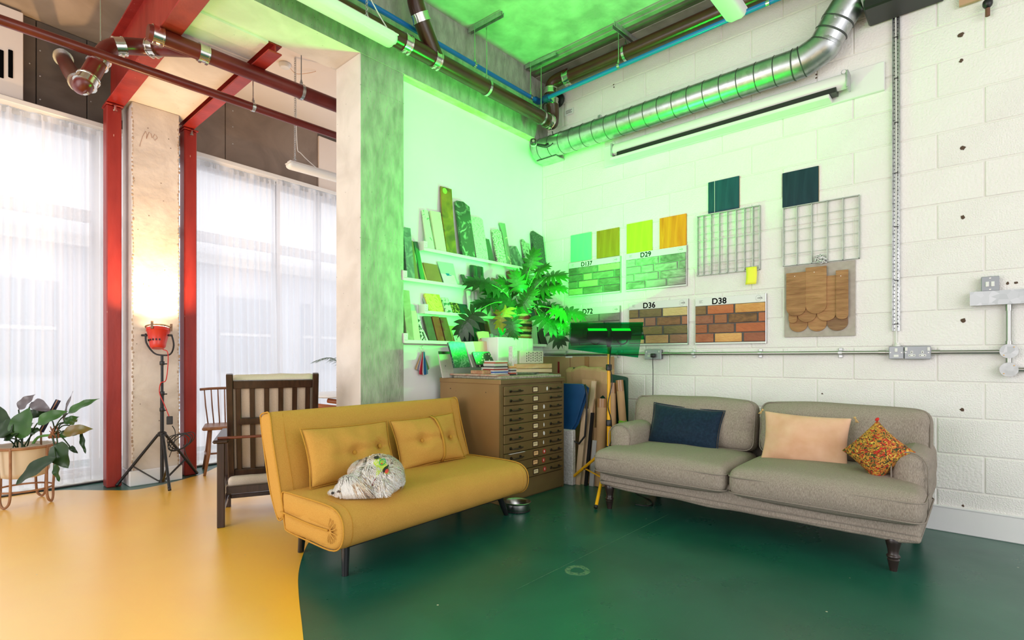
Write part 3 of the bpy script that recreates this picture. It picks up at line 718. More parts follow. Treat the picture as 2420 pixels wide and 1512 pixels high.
# ================================================================== THINGS ON THE BLOCK WALL (seen face on: local x right, y into the wall, z up)
XF = XW-.0055
def wthing(name, label, cat, xl, yb, X=XF, group=None):
    p = onX(xl, yb, X); return thing(name, label, cat, p, -PI/2, group), p
# projector screen case
XS = 4.20
pr = onX(2003, 200, XS); pl = onX(1452, 366, XS); L = pl.y-pr.y
zb = onX(1985, 217, XS).z
t = thing('projector_screen', 'rolled up white projector screen with a black slot under the duct', 'projector screen', (XS, pl.y, zb), -PI/2)
prf = [(.045*math.cos(a)+.0, .062+.052*math.sin(a)) for a in [2*PI*k/18 for k in range(18)]]
MB().loft(prf, [0, .01, L-.01, L], [.006, 0, 0, .006]).build('tube_case', m_whitep, t, True, auto=50)
MB().box((.05, -.045, -.012), (L-.06, .04, .022)).build('black_slot', m_blackp, t)
MB().box((-.02, -.05, -.038), (L-.10, .06, -.012), bev=.004).build('bottom_bar', m_whitep, t)
MB().box((L-.002, -.05, .0), (L+.012, .05, .115), bev=.003).box((-.012,-.05,0),(.002,.05,.115), bev=.003).build('end_bracket', m_galv2, t)
MB().box((-.15, .065, -.04), (L+.20, .095, .15), bev=.004).build('mounting_board', m_white, t)
hk = MB(); hk.tube([( -.0+.015*math.cos(a), -.01, .125+.015*math.sin(a)) for a in [2*PI*k/10 for k in range(10)]], .002, 5, closed=True); hk.tube([(L-.02+.015*math.cos(a), -.01, .125+.015*math.sin(a)) for a in [2*PI*k/10 for k in range(10)]], .002, 5, closed=True); hk.build('hanging_rings', m_galv2, t)
# stained wood sample boards
def wood(name, c1, c2): return mat(name, c1, c2, kind='noise', scale=5, lo=.3, hi=.7, rough=.42, bump=.25, bscale=9, stretch=(3.5,3.5,.35), dist=1.6, detail=9, spec=.2)
def board(label, xl, xr, yt, yb, m, X=XF, th=.010, edge=(.55,.42,.22)):
    p = onX(xl, yb, X); top = onX(xl, yt, X).z; r = onX(xr, yb, X).y
    t = thing('wood_sample', label, 'wood sample', (X, p.y, p.z), -PI/2, None)
    MB().box((0,-th,0),(p.y-r,-.003,top-p.z), bev=.0015).build('face', m, t)
    MB().box((.001,-.0032,.001),(p.y-r+.003,0,top-p.z-.001)).build('edge_band', mat(label[:12]+'edge', edge, rough=.6), t); return t
board('pale mint green stained wood square above the D137 brick panel, leftmost', 1349.8, 1398.7, 557, 620, wood('mint_stain', (.16,.50,.36), (.20,.56,.34)))
board('olive stained wood square on the D137 brick panel, beside the mint one', 1411, 1464.5, 547, 611.5, wood('olive_stain', (.30,.10,.01), (.40,.15,.015)))
board('lime yellow stained wood square on top left of the D29 brick panel', 1482, 1542, 530.5, 601, wood('lime_stain', (.45,.42,.02), (.55,.52,.03)))
board('orange stained wood square on top right of the D29 brick panel', 1559.7, 1623, 516.6, 590, wood('orange_stain', (.72,.11,.004), (.92,.20,.01)))
t = board('dark teal wood square above the left wire grid, crossed by a white cord', 1674.5, 1747.6, 432, 505, wood('teal_stain_a', (.005,.045,.075), (.012,.075,.11)))
board('dark teal wood square resting on the right wire grid', 1849.8, 1935, 410.4, 491.4, wood('teal_stain_b', (.004,.026,.04), (.01,.045,.062)))
p = onX(1689, 428, XF-.013); q = onX(1689, 640, XF-.013)
cd = tag(MB().tube([(0,0,0),(0,0,q.z-p.z)], .0016, 6).build('pull_cord', m_whitep, loc=p), 'thin white pull cord hanging in front of the left teal square and grid', 'cord')
# brick sample panels
def brick_panel(code, label, xl, xr, yt, ys, yb, rows, cols, mort, extra='100%', hide=0):
    X = XF; p = onX(xl, yb, X); zt = onX(xl, yt, X).z-p.z; zs = onX(xl, ys, X).z-p.z; W = p.y-onX(xr, yb, X).y
    t = thing('brick_sample', label, 'brick sample', p, -PI/2, 'brick sample panels on the block wall')
    MB().box((0,-.012,0),(W,0,zt)).build('backing', mort, t)
    MB().box((0,-.016,zs),(W,-.012,zt), bev=.001).build('title_strip', m_strip, t)
    MB().box((-.003,-.020,0),(W+.003,-.012,.014), bev=.002).build('bottom_trim', m_strip, t)
    MB().box((W,-.020,-.001),(W+.005,0,zt+.001)).build('side_trim', m_cond, t)
    text(code, (zt-zs)*1.08, m_outline, t, (W*.25, -.0165, zs+(zt-zs)*.13))
    # oval stamp
    zc = (zs+zt)/2; m = MB(); m.tube([(W*.905+.020*math.cos(a), -.0162, zc+(zt-zs)*.36*math.sin(a)) for a in [2*PI*k/20 for k in range(20)]], .0007, 4, closed=True); m.build('oval_stamp', m_grey, t)
    text(extra, (zt-zs)*.30, m_grey, t, (W*.885, -.0165, zc-(zt-zs)*.1))
    m = MB()
    for i in range(4): m.box((W*.06, -.0163, zc+.010-i*.006), (W*.06+.03-.006*(i % 3), -.016, zc+.0125-i*.006))
    m.build('small_print', m_grey, t)
    nr = len(rows); zh = (zs-.014)/nr
    x0, x1 = rows[0][0][0], max(max(b for a, b in r) for r in rows)
    i = 0
    for k, r in enumerate(rows):
        z1 = zs-zh*k-.004; z0 = z1-zh+.008
        for a, b in r:
            fa = (a-x0)/(x1-x0)*(W-.006)+.003; fb = (b-x0)/(x1-x0)*(W-.006)+.003
            MB().box((fa, -.022+random.uniform(-.0015,.001), z0), (fb, -.012, z1), bev=.003).build('brick', cols[i % len(cols)], t); i += 1
    return t
m_strip = mat('title_strip_paper', (.74,.74,.73), rough=.35); m_grey = mat('grey_print', (.30,.30,.30), rough=.6)
def bk(n, a, b, c=None): return mat('brick_'+n, a, b, scale=9, lo=.3, hi=.7, rough=.85, bump=.7, bscale=40, dist=1.2, stretch=(1,1,2))
B38 = [bk('olive',(.22,.12,.06),(.30,.18,.08)), bk('red',(.50,.14,.06),(.58,.20,.08)), bk('tan',(.62,.27,.08),(.75,.40,.14)), bk('brown',(.28,.10,.06),(.38,.16,.10)), bk('rust',(.34,.12,.06),(.42,.18,.09)),
       bk('char',(.09,.05,.035),(.35,.17,.07)), bk('redb',(.44,.13,.06),(.52,.18,.09)), bk('rr',(.46,.15,.07),(.30,.11,.06)), bk('mid',(.34,.15,.08),(.26,.11,.06)), bk('scarlet',(.54,.16,.07),(.44,.13,.06)), bk('dred',(.36,.11,.06),(.48,.18,.09)), bk('sand',(.78,.42,.16),(.66,.32,.11)), bk('last',(.40,.14,.08),(.32,.11,.07))]
B36 = [bk('g1',(.20,.15,.07),(.28,.18,.08)), bk('g2',(.16,.12,.06),(.24,.17,.08)), bk('g3',(.62,.46,.20),(.70,.52,.26)), bk('g4',(.50,.26,.14),(.60,.34,.18)), bk('g5',(.28,.13,.09),(.36,.18,.12)), bk('g6',(.16,.09,.05),(.34,.16,.08)), bk('g7',(.40,.15,.09),(.46,.20,.12)), bk('g8',(.44,.20,.12),(.36,.15,.09))]
Bgr = [bk('w1',(.10,.09,.07),(.18,.17,.14)), bk('w2',(.22,.21,.18),(.30,.29,.25)), bk('w3',(.14,.13,.10),(.24,.23,.18)), bk('w4',(.07,.06,.05),(.15,.14,.11)), bk('w5',(.38,.32,.18),(.42,.37,.26))]
Bwh = [bk('p1',(.24,.23,.21),(.46,.45,.42)), bk('p2',(.16,.15,.13),(.44,.43,.40)), bk('p3',(.10,.09,.08),(.36,.35,.32)), bk('p4',(.40,.38,.36),(.28,.27,.25))]
r38 = [[(985,1065),(1078,1265),(1278,1480)],[(985,1118),(1130,1218),(1232,1425),(1437,1480)],[(985,1072),(1085,1268),(1282,1480)],[(985,1120),(1132,1322),(1337,1480)]]
r36 = [[(510,578),(590,748),(760,925)],[(510,620),(632,705),(718,878),(890,925)],[(510,600),(612,752),(766,925)],[(510,620),(635,795),(807,925)]]
r29 = [[(490,558),(570,725),(740,912)],[(490,600),(610,690),(700,855),(870,912)],[(490,545),(555,725),(740,912)],[(490,630),(640,780),(795,912)]]
r137 = [[(80,140),(150,285),(295,440)],[(80,182),(190,248),(258,400),(410,440)],[(80,145),(155,290),(300,440)],[(80,180),(190,322),(332,440)]]
r72 = [[(90,155),(165,293),(305,440)],[(90,210),(222,330),(342,440)],[(90,180),(190,322),(332,440)],[(90,150),(160,300),(310,440)]]
m_md = mat('dark_mortar', (.13,.125,.12), rough=.9, bump=.4, bscale=60); m_ml = mat('light_mortar', (.30,.30,.28), rough=.9, bump=.4, bscale=60); m_mm = mat('mid_mortar', (.17,.17,.155), rough=.9, bump=.4, bscale=60)
brick_panel('D137', 'brick sample panel reading D137 with two stained squares above it', 1346.5, 1467.8, 623, 635.5, 702.4, r137, [Bgr[3], Bgr[2], Bgr[4], Bgr[0], Bgr[4], Bgr[2]], m_mm)
brick_panel('D29', 'whitewashed brick sample panel reading D29', 1481.4, 1623.6, 601, 615.4, 689, r29, Bwh, m_ml)
t72 = brick_panel('D72', 'brick sample panel reading D72, mostly behind the green gel', 1351, 1467, 731, 746, 820, r72, [Bgr[4], Bgr[1], Bgr[1], B36[0]], m_mm)
brick_panel('D36', 'brown brick sample panel reading D36 beside the green gel', 1488.7, 1627, 716.6, 733, 816.5, r36, B36, m_md)
brick_panel('D38', 'red and tan brick sample panel reading D38', 1645, 1811, 706.4, 724, 814, r38, B38, m_md)
MB().box((.10,-.0168,.0),( .155,-.016,.014)).build('white_sticker', m_white, t72, loc=(.055,0,onX(1351,746,XF).z-onX(1351,820,XF).z+.002))
# wire grids
def grid(label, xl, xr, yt, yb, vx, nh, r=.004):
    p = onX(xl, yb, XF); z1 = onX(xl, yt, XF).z-p.z; W = p.y-onX(xr, yb, XF).y
    t = thing('wire_grid', label, 'metal grid', (XF, p.y, p.z), -PI/2, None)
    for x in vx:
        xx = p.y-onX(x, yb, XF).y
        MB().box((xx-.0025, -.026, 0), (xx+.0025, -.004, z1)).build('upright_bar', m_galv3, t)
    for k in range(nh):
        z = z1*(k+.5)/nh if nh > 6 else z1*(k+1)/(nh+1)
        MB().tube([(0,-.024,z),(W,-.024,z)], .0016, 6).build('cross_wire', m_galv3, t)
    MB().box((0,-.026,z1-.003),(W,-.004,z1+.002)).build('edge_bar', m_galv3, t); MB().box((0,-.026,0),(W,-.004,.004)).build('edge_bar', m_galv3, t)
m_galv3 = mat('painted_grid_metal', (.38,.42,.38), (.46,.49,.45), scale=30, rough=.45, metal=.5)
def x6(x): return 1320+x/3.024
grid('galvanised bar grid with seven narrow bays under the left teal square', 1649.7, 1798, 513, 653, [x6(v) for v in (1000,1042,1097,1155,1213,1275,1335,1395,1443)], 8)
grid('galvanised bar grid with five wide bays under the right teal square', 1852.4, 2032.6, 493.4, 630.3, [x6(v) for v in (1612,1710,1815,1925,2037,2152)], 4)
# sticky note
p = onX(1762.5, 673, XF-.028); z1 = onX(1762.5, 632, XF-.028).z-p.z; W = p.y-onX(1788, 673, XF-.028).y
vs = []; fs = []
for j in range(7):
    for i in range(5):
        u, v = i/4, j/6; vs.append((u*W+.004*math.sin(v*3), -.012*(1-v)**2-.003*math.sin(u*3), v*z1))
for j in range(6):
    for i in range(4): a = j*5+i; fs.append([a, a+1, a+6, a+5])
o = MB().add(vs, fs).build('sticky_note', mat('yellow_note_paper', (.92,.90,.06), rough=.6), None, True, loc=p, rot=(0,0,-PI/2)); tag(o, 'bright yellow sticky note hanging from the lower right of the narrow grid', 'note')
o.modifiers.new('s', 'SOLIDIFY').thickness = .0006
# crumpled clear plastic bag in the wide grid
p = onX(1940, 612, XF-.03)
vs = []; 
b = MB().ell((0,0,0), (.045,.008,.028), 12, 8)
b.v = [v+Vector((noise.noise(v*60)*.015, noise.noise(v*60+Vector((9,0,0)))*.008, noise.noise(v*50+Vector((0,9,0)))*.014)) for v in b.v]
o = b.build('plastic_packet', mat('clear_packet', (.62,.62,.62), (.12,.12,.12), scale=90, lo=.5, hi=.55, rough=.15), None, False, loc=p, rot=(0,0.5,-PI/2)); tag(o, 'crumpled clear packet tucked behind the pinboard top in the wide grid', 'packet')
# pinboard with timber shingles
p = onX(1855, 797, XF); z1 = onX(1855, 632.3, XF).z-p.z; W = p.y-onX(2022, 797, XF).y
t = thing('shingle_board', 'grey card board carrying round ended timber shingles', 'shingle sample', (XF-.010, p.y, p.z), -PI/2)
MB().box((0,-.006,0),(W,.008,z1), bev=.001).build('backing', mat('grey_card', (.40,.35,.30), (.46,.41,.36), scale=30, rough=.8), t)
m_sh = [mat('shingle_wood_%s' % n, a, b, kind='noise', scale=6, lo=.3, hi=.7, rough=.7, bump=.9, bscale=14, stretch=(1,1,7), dist=.4, detail=8) for n, a, b in (('a',(.26,.12,.045),(.46,.24,.10)),('b',(.32,.15,.055),(.50,.27,.115)),('c',(.20,.10,.05),(.32,.18,.09)))]
BX, BY = 1607, 1258
def shx(x, y=1000): return (W*(x-1618)/(2125-1618), z1*(1-(y-740-(x-1618)*-.04)/(1258-740)))
def shingle(xl, xr, yt, yb, depth, m, flat=False):
    cx = (xl+xr)/2
    x0 = W*(xl-1618)/507; x1_ = W*(xr-1618)/507; R = (x1_-x0)/2
    zt = z1*(1-(yt-745)/513); zb = z1*(1-(yb-745)/513)
    n = 12; pl = [(x0, zt), (x0, zb+R*.9)]+[(x0+R-R*math.cos(a), zb+R*.9-R*.9*math.sin(a)) for a in [PI*k/n for k in range(1, n)]]+[(x1_, zb+R*.9), (x1_, zt)]
    o = MB().prism([q for q in pl], .009, Matrix.Translation((0, -.006-depth-.009, 0))).build('shingle', m, t); flipfix(o); mod = o.modifiers.new('b', 'BEVEL'); mod.width = .0015; mod.segments = 1
for x0_, x1_, m_ in ((1658,1795,m_sh[0]),(1797,1932,m_sh[1]),(1934,2078,m_sh[2])): shingle(x0_, x1_, 1000, 1222, 0, m_)
for x0_, x1_, yb_, m_ in ((1655,1720,1158,m_sh[1]),(1724,1860,1155,m_sh[0]),(1864,1999,1152,m_sh[1])): shingle(x0_, x1_, 838 if x0_ > 1800 else 950, yb_, .0095, m_)
shingle(1640, 1786, 795, 1108, .019, m_sh[0]); shingle(1785, 1935, 768, 1098, .019, m_sh[1]); shingle(1999, 2084, 808, 1146, .019, m_sh[0])
sc_ = MB()
for x, y in ((1705,822),(1848,805),(2034,848)): sc_.lathe([(.004,0),(.003,.0015),(.001,.002)], 8, M=Matrix.Translation((W*(x-1618)/507, -.0345, z1*(1-(y-745)/513))) @ Matrix.Rotation(PI/2, 4, 'X'))
sc_.build('screws', m_steel, t)

# conduit, sockets, trunking
zc = H-(836-HY)/F*onX(1560,836,XW).x*0+0
zc = onX(1800, 834.5, XW-.03).z
t = thing('conduit_run', 'long horizontal steel conduit at socket height along the block wall', 'conduit', (XW-.032, 0, zc))
yR = onX(2362, 830, XW-.03).y
MB().tube([(0, YB-.05, 0), (0, yR, 0)], .0125, 14).build('tube', m_cond, t, True, auto=50)
for px in (1337.5,1459.6,1639,1796,1986): 
    y = onX(px, 836, XW-.03).y
    MB().tube([(0,y-.012,0),(0,y+.012,0)], .0155, 12).box((.012,y-.012,-.034),(.022,y+.012,.034), bev=.002).build('saddle', m_galv2, t, True, auto=30)
for px in (1575, 2085, 2212): y = onX(px, 835, XW-.03).y; MB().tube([(0,y-.02,0),(0,y+.02,0)], .0158, 12).build('coupler', m_cond, t, True, auto=40)
m_plate = mat('grey_metal_plate', (.33,.34,.37), rough=.35, metal=.4); m_back = mat('backbox', (.16,.17,.18), rough=.4, metal=.4)
def plate(name, label, xl, xr, yt, yb):
    X = XW-.005; p = onX(xl, yb, X-.045); z1 = onX(xl, yt, X-.045).z-p.z; W = p.y-onX(xr, yb, X-.045).y
    t = thing(name, label, 'socket', (X, p.y, p.z), -PI/2)
    MB().box((.002,-.040,.002),(W-.002,0,z1-.002), bev=.004).build('back_box', m_back, t)
    MB().box((0,-.046,0),(W,-.040,z1), bev=.003).build('face_plate', m_plate, t)
    return t, W, z1
def rocker(t, x, z, w_=.012, h_=.020): MB().box((x-w_/2,-.051,z-h_/2),(x+w_/2,-.046,z+h_/2), bev=.0015).build('switch', m_whitep, t)
def outlet(t, x, z, s=1):
    o = MB().box((x-.006*s,-.0475,z),(x+.006*s,-.046,z+.018*s), bev=.001).box((x-.018*s,-.0475,z-.018*s),(x+.018*s,-.046,z-.004*s), bev=.001).build('outlet_insert', m_whitep, t)
    MB().box((x-.002*s,-.048,z+.005*s),(x+.002*s,-.0474,z+.013*s)).box((x-.014*s,-.048,z-.013*s),(x-.008*s,-.0474,z-.009*s)).box((x+.008*s,-.048,z-.013*s),(x+.014*s,-.0474,z-.009*s)).build('pin_holes', m_blackp, o)
def screws(t, pts): 
    m = MB(); [m.lathe([(.004,0),(.004,.001),(.002,.0014)], 8, M=Matrix.Translation((x,-.0461,z)) @ Matrix.Rotation(PI/2, 4, 'X')) for x, z in pts]; m.build('screws', m_steel, t)
t, W, z1 = plate('wall_socket', 'grey metal double socket holding a black plug above the sofa', 1523.4, 1562.4, 826, 849)
outlet(t, W*.27, z1*.45, .9); rocker(t, W*.12, z1*.78, .010, .016); rocker(t, W*.88, z1*.78, .010, .016)
t2 = thing('plug', 'black plug with cable dropping from the socket behind the sofa', 'plug', t.matrix_world.translation, -PI/2); t2.location = t.location
MB().rbox(.040,.032,.036,.010,3, M=Matrix.Translation((W*.58,-.066,z1*.18))).build('body', m_blackp, t2, True)
MB().tube(bez([(W*.58,-.068,z1*.2),(W*.58,-.070,-.03),(W*.575,-.064,-.12),(W*.53,-.052,-.35),(W*.5,-.04,-.50)], 6), .0035, 6).build('cable', m_blackp, t2, True)
t, W, z1 = plate('fused_switch', 'grey metal fused switch at the foot of the slotted vertical channel', 2100.5, 2135.5, 818.5, 848)
rocker(t, W*.5, z1*.70, .016, .024); MB().box((W*.33,-.048,z1*.15),(W*.67,-.046,z1*.34), bev=.001).build('fuse_holder', m_whitep, t); screws(t, [(W*.12,z1*.5),(W*.88,z1*.5)])
MB().lathe([(.018,0),(.018,.01),(.012,.014),(.012,.024)], 14, (W*.55,-.02,z1)).build('cable_gland', m_whitep, t, True, auto=40)
t, W, z1 = plate('wall_socket', 'grey metal double socket on the right part of the block wall, nothing plugged in', 2137, 2200, 818, 848.5)
outlet(t, W*.29, z1*.42); outlet(t, W*.69, z1*.42); rocker(t, W*.08, z1*.77, .014, .024); rocker(t, W*.92, z1*.77, .014, .024); screws(t, [(W*.07,z1*.5),(W*.92,z1*.5)])
t, W, z1 = plate('wall_switch', 'grey metal double switch standing on the galvanised trunking', 2318.6, 2362, 654.4, 689)
for f in (.34, .64): rocker(t, W*f, z1*.47, .016, .030)
screws(t, [(W*.5,z1*.12),(W*.5,z1*.88)])
p = onX(2293, 722, XW-.055); z1 = onX(2293, 691, XW-.055).z-p.z
t = thing('cable_trunking', 'galvanised steel trunking at the right edge of the block wall', 'trunking', (XW-.006, p.y, p.z), -PI/2)
MB().box((0,-.05,0),(1.6,0,z1), bev=.002).build('body', m_galv, t); MB().box((-.002,-.053,-.002),(1.6,-.05,z1+.002)).build('cover', m_galv, t)
p1_ = onX(2384, 829.7, XW-.03); p2_ = onX(2384, 873, XW-.03); pt = p.z
t = thing('conduit_boxes', 'two round steel junction boxes joined by vertical conduit below the trunking', 'conduit', (XW-.032, p1_.y, p1_.z), -PI/2)
MB().tube([(0,0,.02),(0,0,pt-p1_.z)], .0125, 14).tube([(0,0,.03),(0,0,.06)], .016, 12).tube([(0,0,pt-p1_.z-.04),(0,0,pt-p1_.z)], .0155, 12).build('riser', m_cond, t, True, auto=40)
zz = p2_.z-p1_.z
MB().tube([(0,0,-.03),(0,0,zz+.03)], .0145, 14).build('link', m_cond, t, True, auto=40); MB().tube([(.03,0,zz),(1.2,0,zz)], .0125, 14).build('tube', m_cond, t, True, auto=40)
for z_, mm in ((0, m_galv), (zz, m_galv2)):
    b_ = MB().lathe([(.040,-.02),(.040,.018),(.0415,.018),(.0415,.022),(.001,.022)], 24, M=Matrix.Translation((0,0,z_)) @ Matrix.Rotation(PI/2, 4, 'X')).build('junction_box', mm, t, True, auto=30)
    MB().lathe([(.004,0),(.003,.002)], 8, M=Matrix.Translation((.022,-.023,z_+.024)) @ Matrix.Rotation(PI/2, 4, 'X')).lathe([(.004,0),(.003,.002)], 8, M=Matrix.Translation((-.022,-.023,z_-.024)) @ Matrix.Rotation(PI/2, 4, 'X')).build('screws', mat('brass_screw', (.7,.45,.2), rough=.3, metal=1) if z_ == 0 else bpy.data.materials['brass_screw'], b_)
# slotted vertical channel with cable
pb = onX(2108, 782, XW-.03); zt = onX(2100, 40, XW-.03).z
Wc = onX(2105, 600, XW-.03).y-onX(2124, 600, XW-.03).y
t = thing('slotted_channel', 'tall slotted steel channel with a white cable running down the block wall', 'channel', (XW-.006, pb.y, pb.z), -PI/2)
h = zt-pb.z; 
MB().box((0,-.022,0),(.003,0,h)).box((Wc-.003,-.022,0),(Wc,0,h)).build('side_flange', m_galv2, t)
MB().box((.003,-.004,0),(Wc-.003,0,h)).build('web', m_galv, t)
m = MB(); k = 0
while k*.025 < h-.03:
    z = .015+k*.025
    m.box((Wc*.20,-.0046,z),(Wc*.32,-.004,z+.006)).box((Wc*.62,-.0046,z+.01),(Wc*.74,-.004,z+.016)); 
    if k % 2: m.box((Wc*.06,-.0046,z),(Wc*.14,-.004,z+.009)).box((Wc*.86,-.0046,z),(Wc*.94,-.004,z+.009))
    k += 1
m.build('slots', m_blackm, t)['kind'] = 'stuff'
cb = MB(); cb.tube(bez([(Wc*.5,-.008,-.10),(Wc*.5,-.010,0),(Wc*.48,-.010,h*.3),(Wc*.52,-.010,h*.6),(Wc*.45,-.010,h*.9),(Wc*.4,-.02,h+.06),(Wc*.1,-.06,h+.14)], 8), .0045, 8); cb.build('cable', m_whitep, t, True)
for f in (.022,.16,.33,.50,.66,.80,.93): MB().box((Wc*.25,-.017,h*f-.002),(Wc*.75,-.010,h*f+.003)).build('cable_tie', m_blackp, t)
# ================================================================== FURNITURE
def fabric(name, c1, c2, sc_=260, bump=.35, sheen=0, stretch=(1,1,1), rough=.9): return mat(name, c1, c2, scale=sc_, lo=.3, hi=.7, rough=rough, bump=bump, bscale=sc_, sheen=sheen, stretch=stretch, spec=.12)
m_must = fabric('mustard_wool', (.52,.265,.05), (.67,.38,.09), 420, .4)
m_mustc = fabric('mustard_piping', (.46,.23,.035), (.56,.30,.05), 300, .2)
m_linen = fabric('grey_linen', (.23,.19,.155), (.42,.36,.30), 150, .35, stretch=(2.4,2.4,.45))
m_linenc = fabric('linen_piping', (.24,.205,.17), (.30,.26,.22), 200, .2)
m_navy = fabric('navy_velvet', (.004,.014,.032), (.009,.028,.055), 60, .1, .15, rough=.6)
m_peach = fabric('peach_velvet', (.66,.37,.22), (.78,.50,.34), 9, .12, .1, rough=.75)
m_legd = mat('dark_turned_wood', (.022,.014,.012), (.035,.022,.02), scale=12, rough=.28)
m_legb = mat('black_tube_leg', (.012,.012,.014), rough=.22)

# ---- mustard sofa bed
SR = math.radians(2.4)
ys = thing('sofa_bed', 'mustard yellow click-clack sofa bed with the dog asleep on it', 'sofa', (1.315, 2.255, 0), SR)
LY = 1.43
def closed(pts, n=4):
    P = [Vector((a, b, 0)) for a, b in pts]; out = []
    for i in range(len(P)):
        a, b, c, d = P[i-1], P[i], P[(i+1) % len(P)], P[(i+2) % len(P)]
        for k in range(n):
            t = k/n; q = .5*((2*b)+(c-a)*t+(2*a-5*b+4*c-d)*t*t+(3*b-a-3*c+d)*t**3); out.append((q.x, q.y))
    return out
seatp = closed([(.02,.185),(-.015,.24),(-.01,.315),(.045,.362),(.15,.375),(.35,.375),(.53,.372),(.565,.355),(.555,.28),(.535,.19),(.50,.168),(.3,.162),(.10,.160)], 3)
nx = 40; m = MB(); xs = [0,.004,.015,.035]+[.035+(LY-.07)*i/nx for i in range(1, nx)]+[LY-.035,LY-.015,LY-.004,LY]
off = [.035,.014,.004,0]+[0]*(nx-1)+[0,.004,.014,.035]
m.loft(seatp, xs, off)
for v in m.v:
    if v.z > .3 and .03 < v.y < .5: v.z += .010*math.sin(v.x/LY*PI)+.004*noise.noise(v*5)
    if v.y < .03: v.y += -.006*noise.noise(Vector((v.x*8, 0, v.z*3)))-.0035*abs(noise.noise(Vector((v.x*22, 3, 0))))*(.4 < v.x/LY < .97)
    if v.x < .02 or v.x > LY-.02:
        sgn = -1 if v.x < .02 else 1
        v.x += sgn*.018*math.sin(min(1, max(0, (v.y-.0)/.56))*PI)*abs(math.sin((v.z-.16)/.215*2*PI)) 
seat = m.build('seat', m_must, ys, True)
# side gussets: two stacked, softly stuffed layers
def gusset(x, sg, z0, z1, y0, y1, name):
    m = MB(); ny, nz = 20, 8; vs = []; fs = []
    for j in range(nz+1):
        for i in range(ny+1):
            u, v = i/ny, j/nz; d = .020*(1-(2*v-1)**4)*(1-(2*u-1)**6)+.0035*noise.noise(Vector((u*26, v*3, z0*9)))
            vs.append((x+sg*(d-.004), y0+(y1-y0)*u, z0+(z1-z0)*v))
    for j in range(nz):
        for i in range(ny): a = j*(ny+1)+i; fs.append([a, a+1, a+ny+2, a+ny+1])
    return flipfix(m.add(vs, fs).build(name, m_must, ys, True))
for x, sg in ((0,-1),(LY,1)):
    gusset(x, sg, .262, .366, .055, .545, 'side_cushion'); gusset(x, sg, .172, .262, .075, .53, 'side_cushion')
pp_ = MB(); pp_.tube([(.004,y,z) for y, z in seatp], .0045, 6, closed=True); pp_.build('piping', m_mustc, seat, True)
pp_ = MB(); pp_.tube([(LY-.004,y,z) for y, z in seatp], .0045, 6, closed=True); pp_.build('piping', m_mustc, seat, True)
pp_ = MB(); pp_.tube(bez([(-.012,.545,.268),(-.018,.35,.264),(-.019,.2,.262),(-.012,.09,.262)], 6), .005, 6); pp_.build('piping', m_mustc, seat, True)
m = MB()  # pinch pleats at the folded corner
for k in range(9):
    a = -1.9+k*.44; m.tube(bez([(-.010,.075,.262),(-.016,.075-.030*math.cos(a)*.9,.262+.03*math.sin(a)),(-.010,.075-.062*math.cos(a)*.8,.262+.062*math.sin(a))], 4), [.003]+[.0028]*7+[.0008], 6)
m.build('corner_pleats', m_must, seat, True)
for f in (.055, LY-.055): MB().tube([(f,y,z) for y, z in [q for q in seatp]], .0016, 5, closed=True).build('seam', m_mustc, seat, True)
backp = closed([(.615,.225),(.70,.37),(.76,.56),(.805,.735),(.800,.768),(.755,.782),(.70,.775),(.665,.64),(.60,.44),(.555,.30),(.545,.245),(.575,.215)], 4)
m = MB(); m.loft(backp, [-.002,.002,.012,.03]+[.03+(LY-.03)*i/20 for i in range(1, 20)]+[LY,LY+.018,LY+.028,LY+.032], [.03,.012,.003,0]+[0]*19+[0,.003,.012,.03])
for v in m.v: v.y += .004*noise.noise(v*4)
back = m.build('backrest', m_must, ys, True)
for x in (.002, LY+.028): MB().tube([(x,y,z) for y, z in backp], .0045, 6, closed=True).build('piping', m_mustc, back, True)
for x in (.075, LY-.045): MB().tube([(x, .700-.0015, .775),(x,.664,.64),(x,.598,.44),(x,.553,.30)], .0018, 5).build('seam', m_mustc, back, True)
for (tx, ty), (bx, by) in (((.11,.13),(.105,.125)), ((.10,.52),(.13,.60)), ((1.30,.14),(1.40,.155)), ((1.30,.52),(1.40,.62))):
    MB().tube([(bx,by,0),(tx,ty,.17)], [.0165,.022], 18).build('leg', m_legb, ys, True, auto=50)
MB().box((.12,.12,.135),(LY-.12,.5,.165)).build('under_frame', m_blackm, ys)

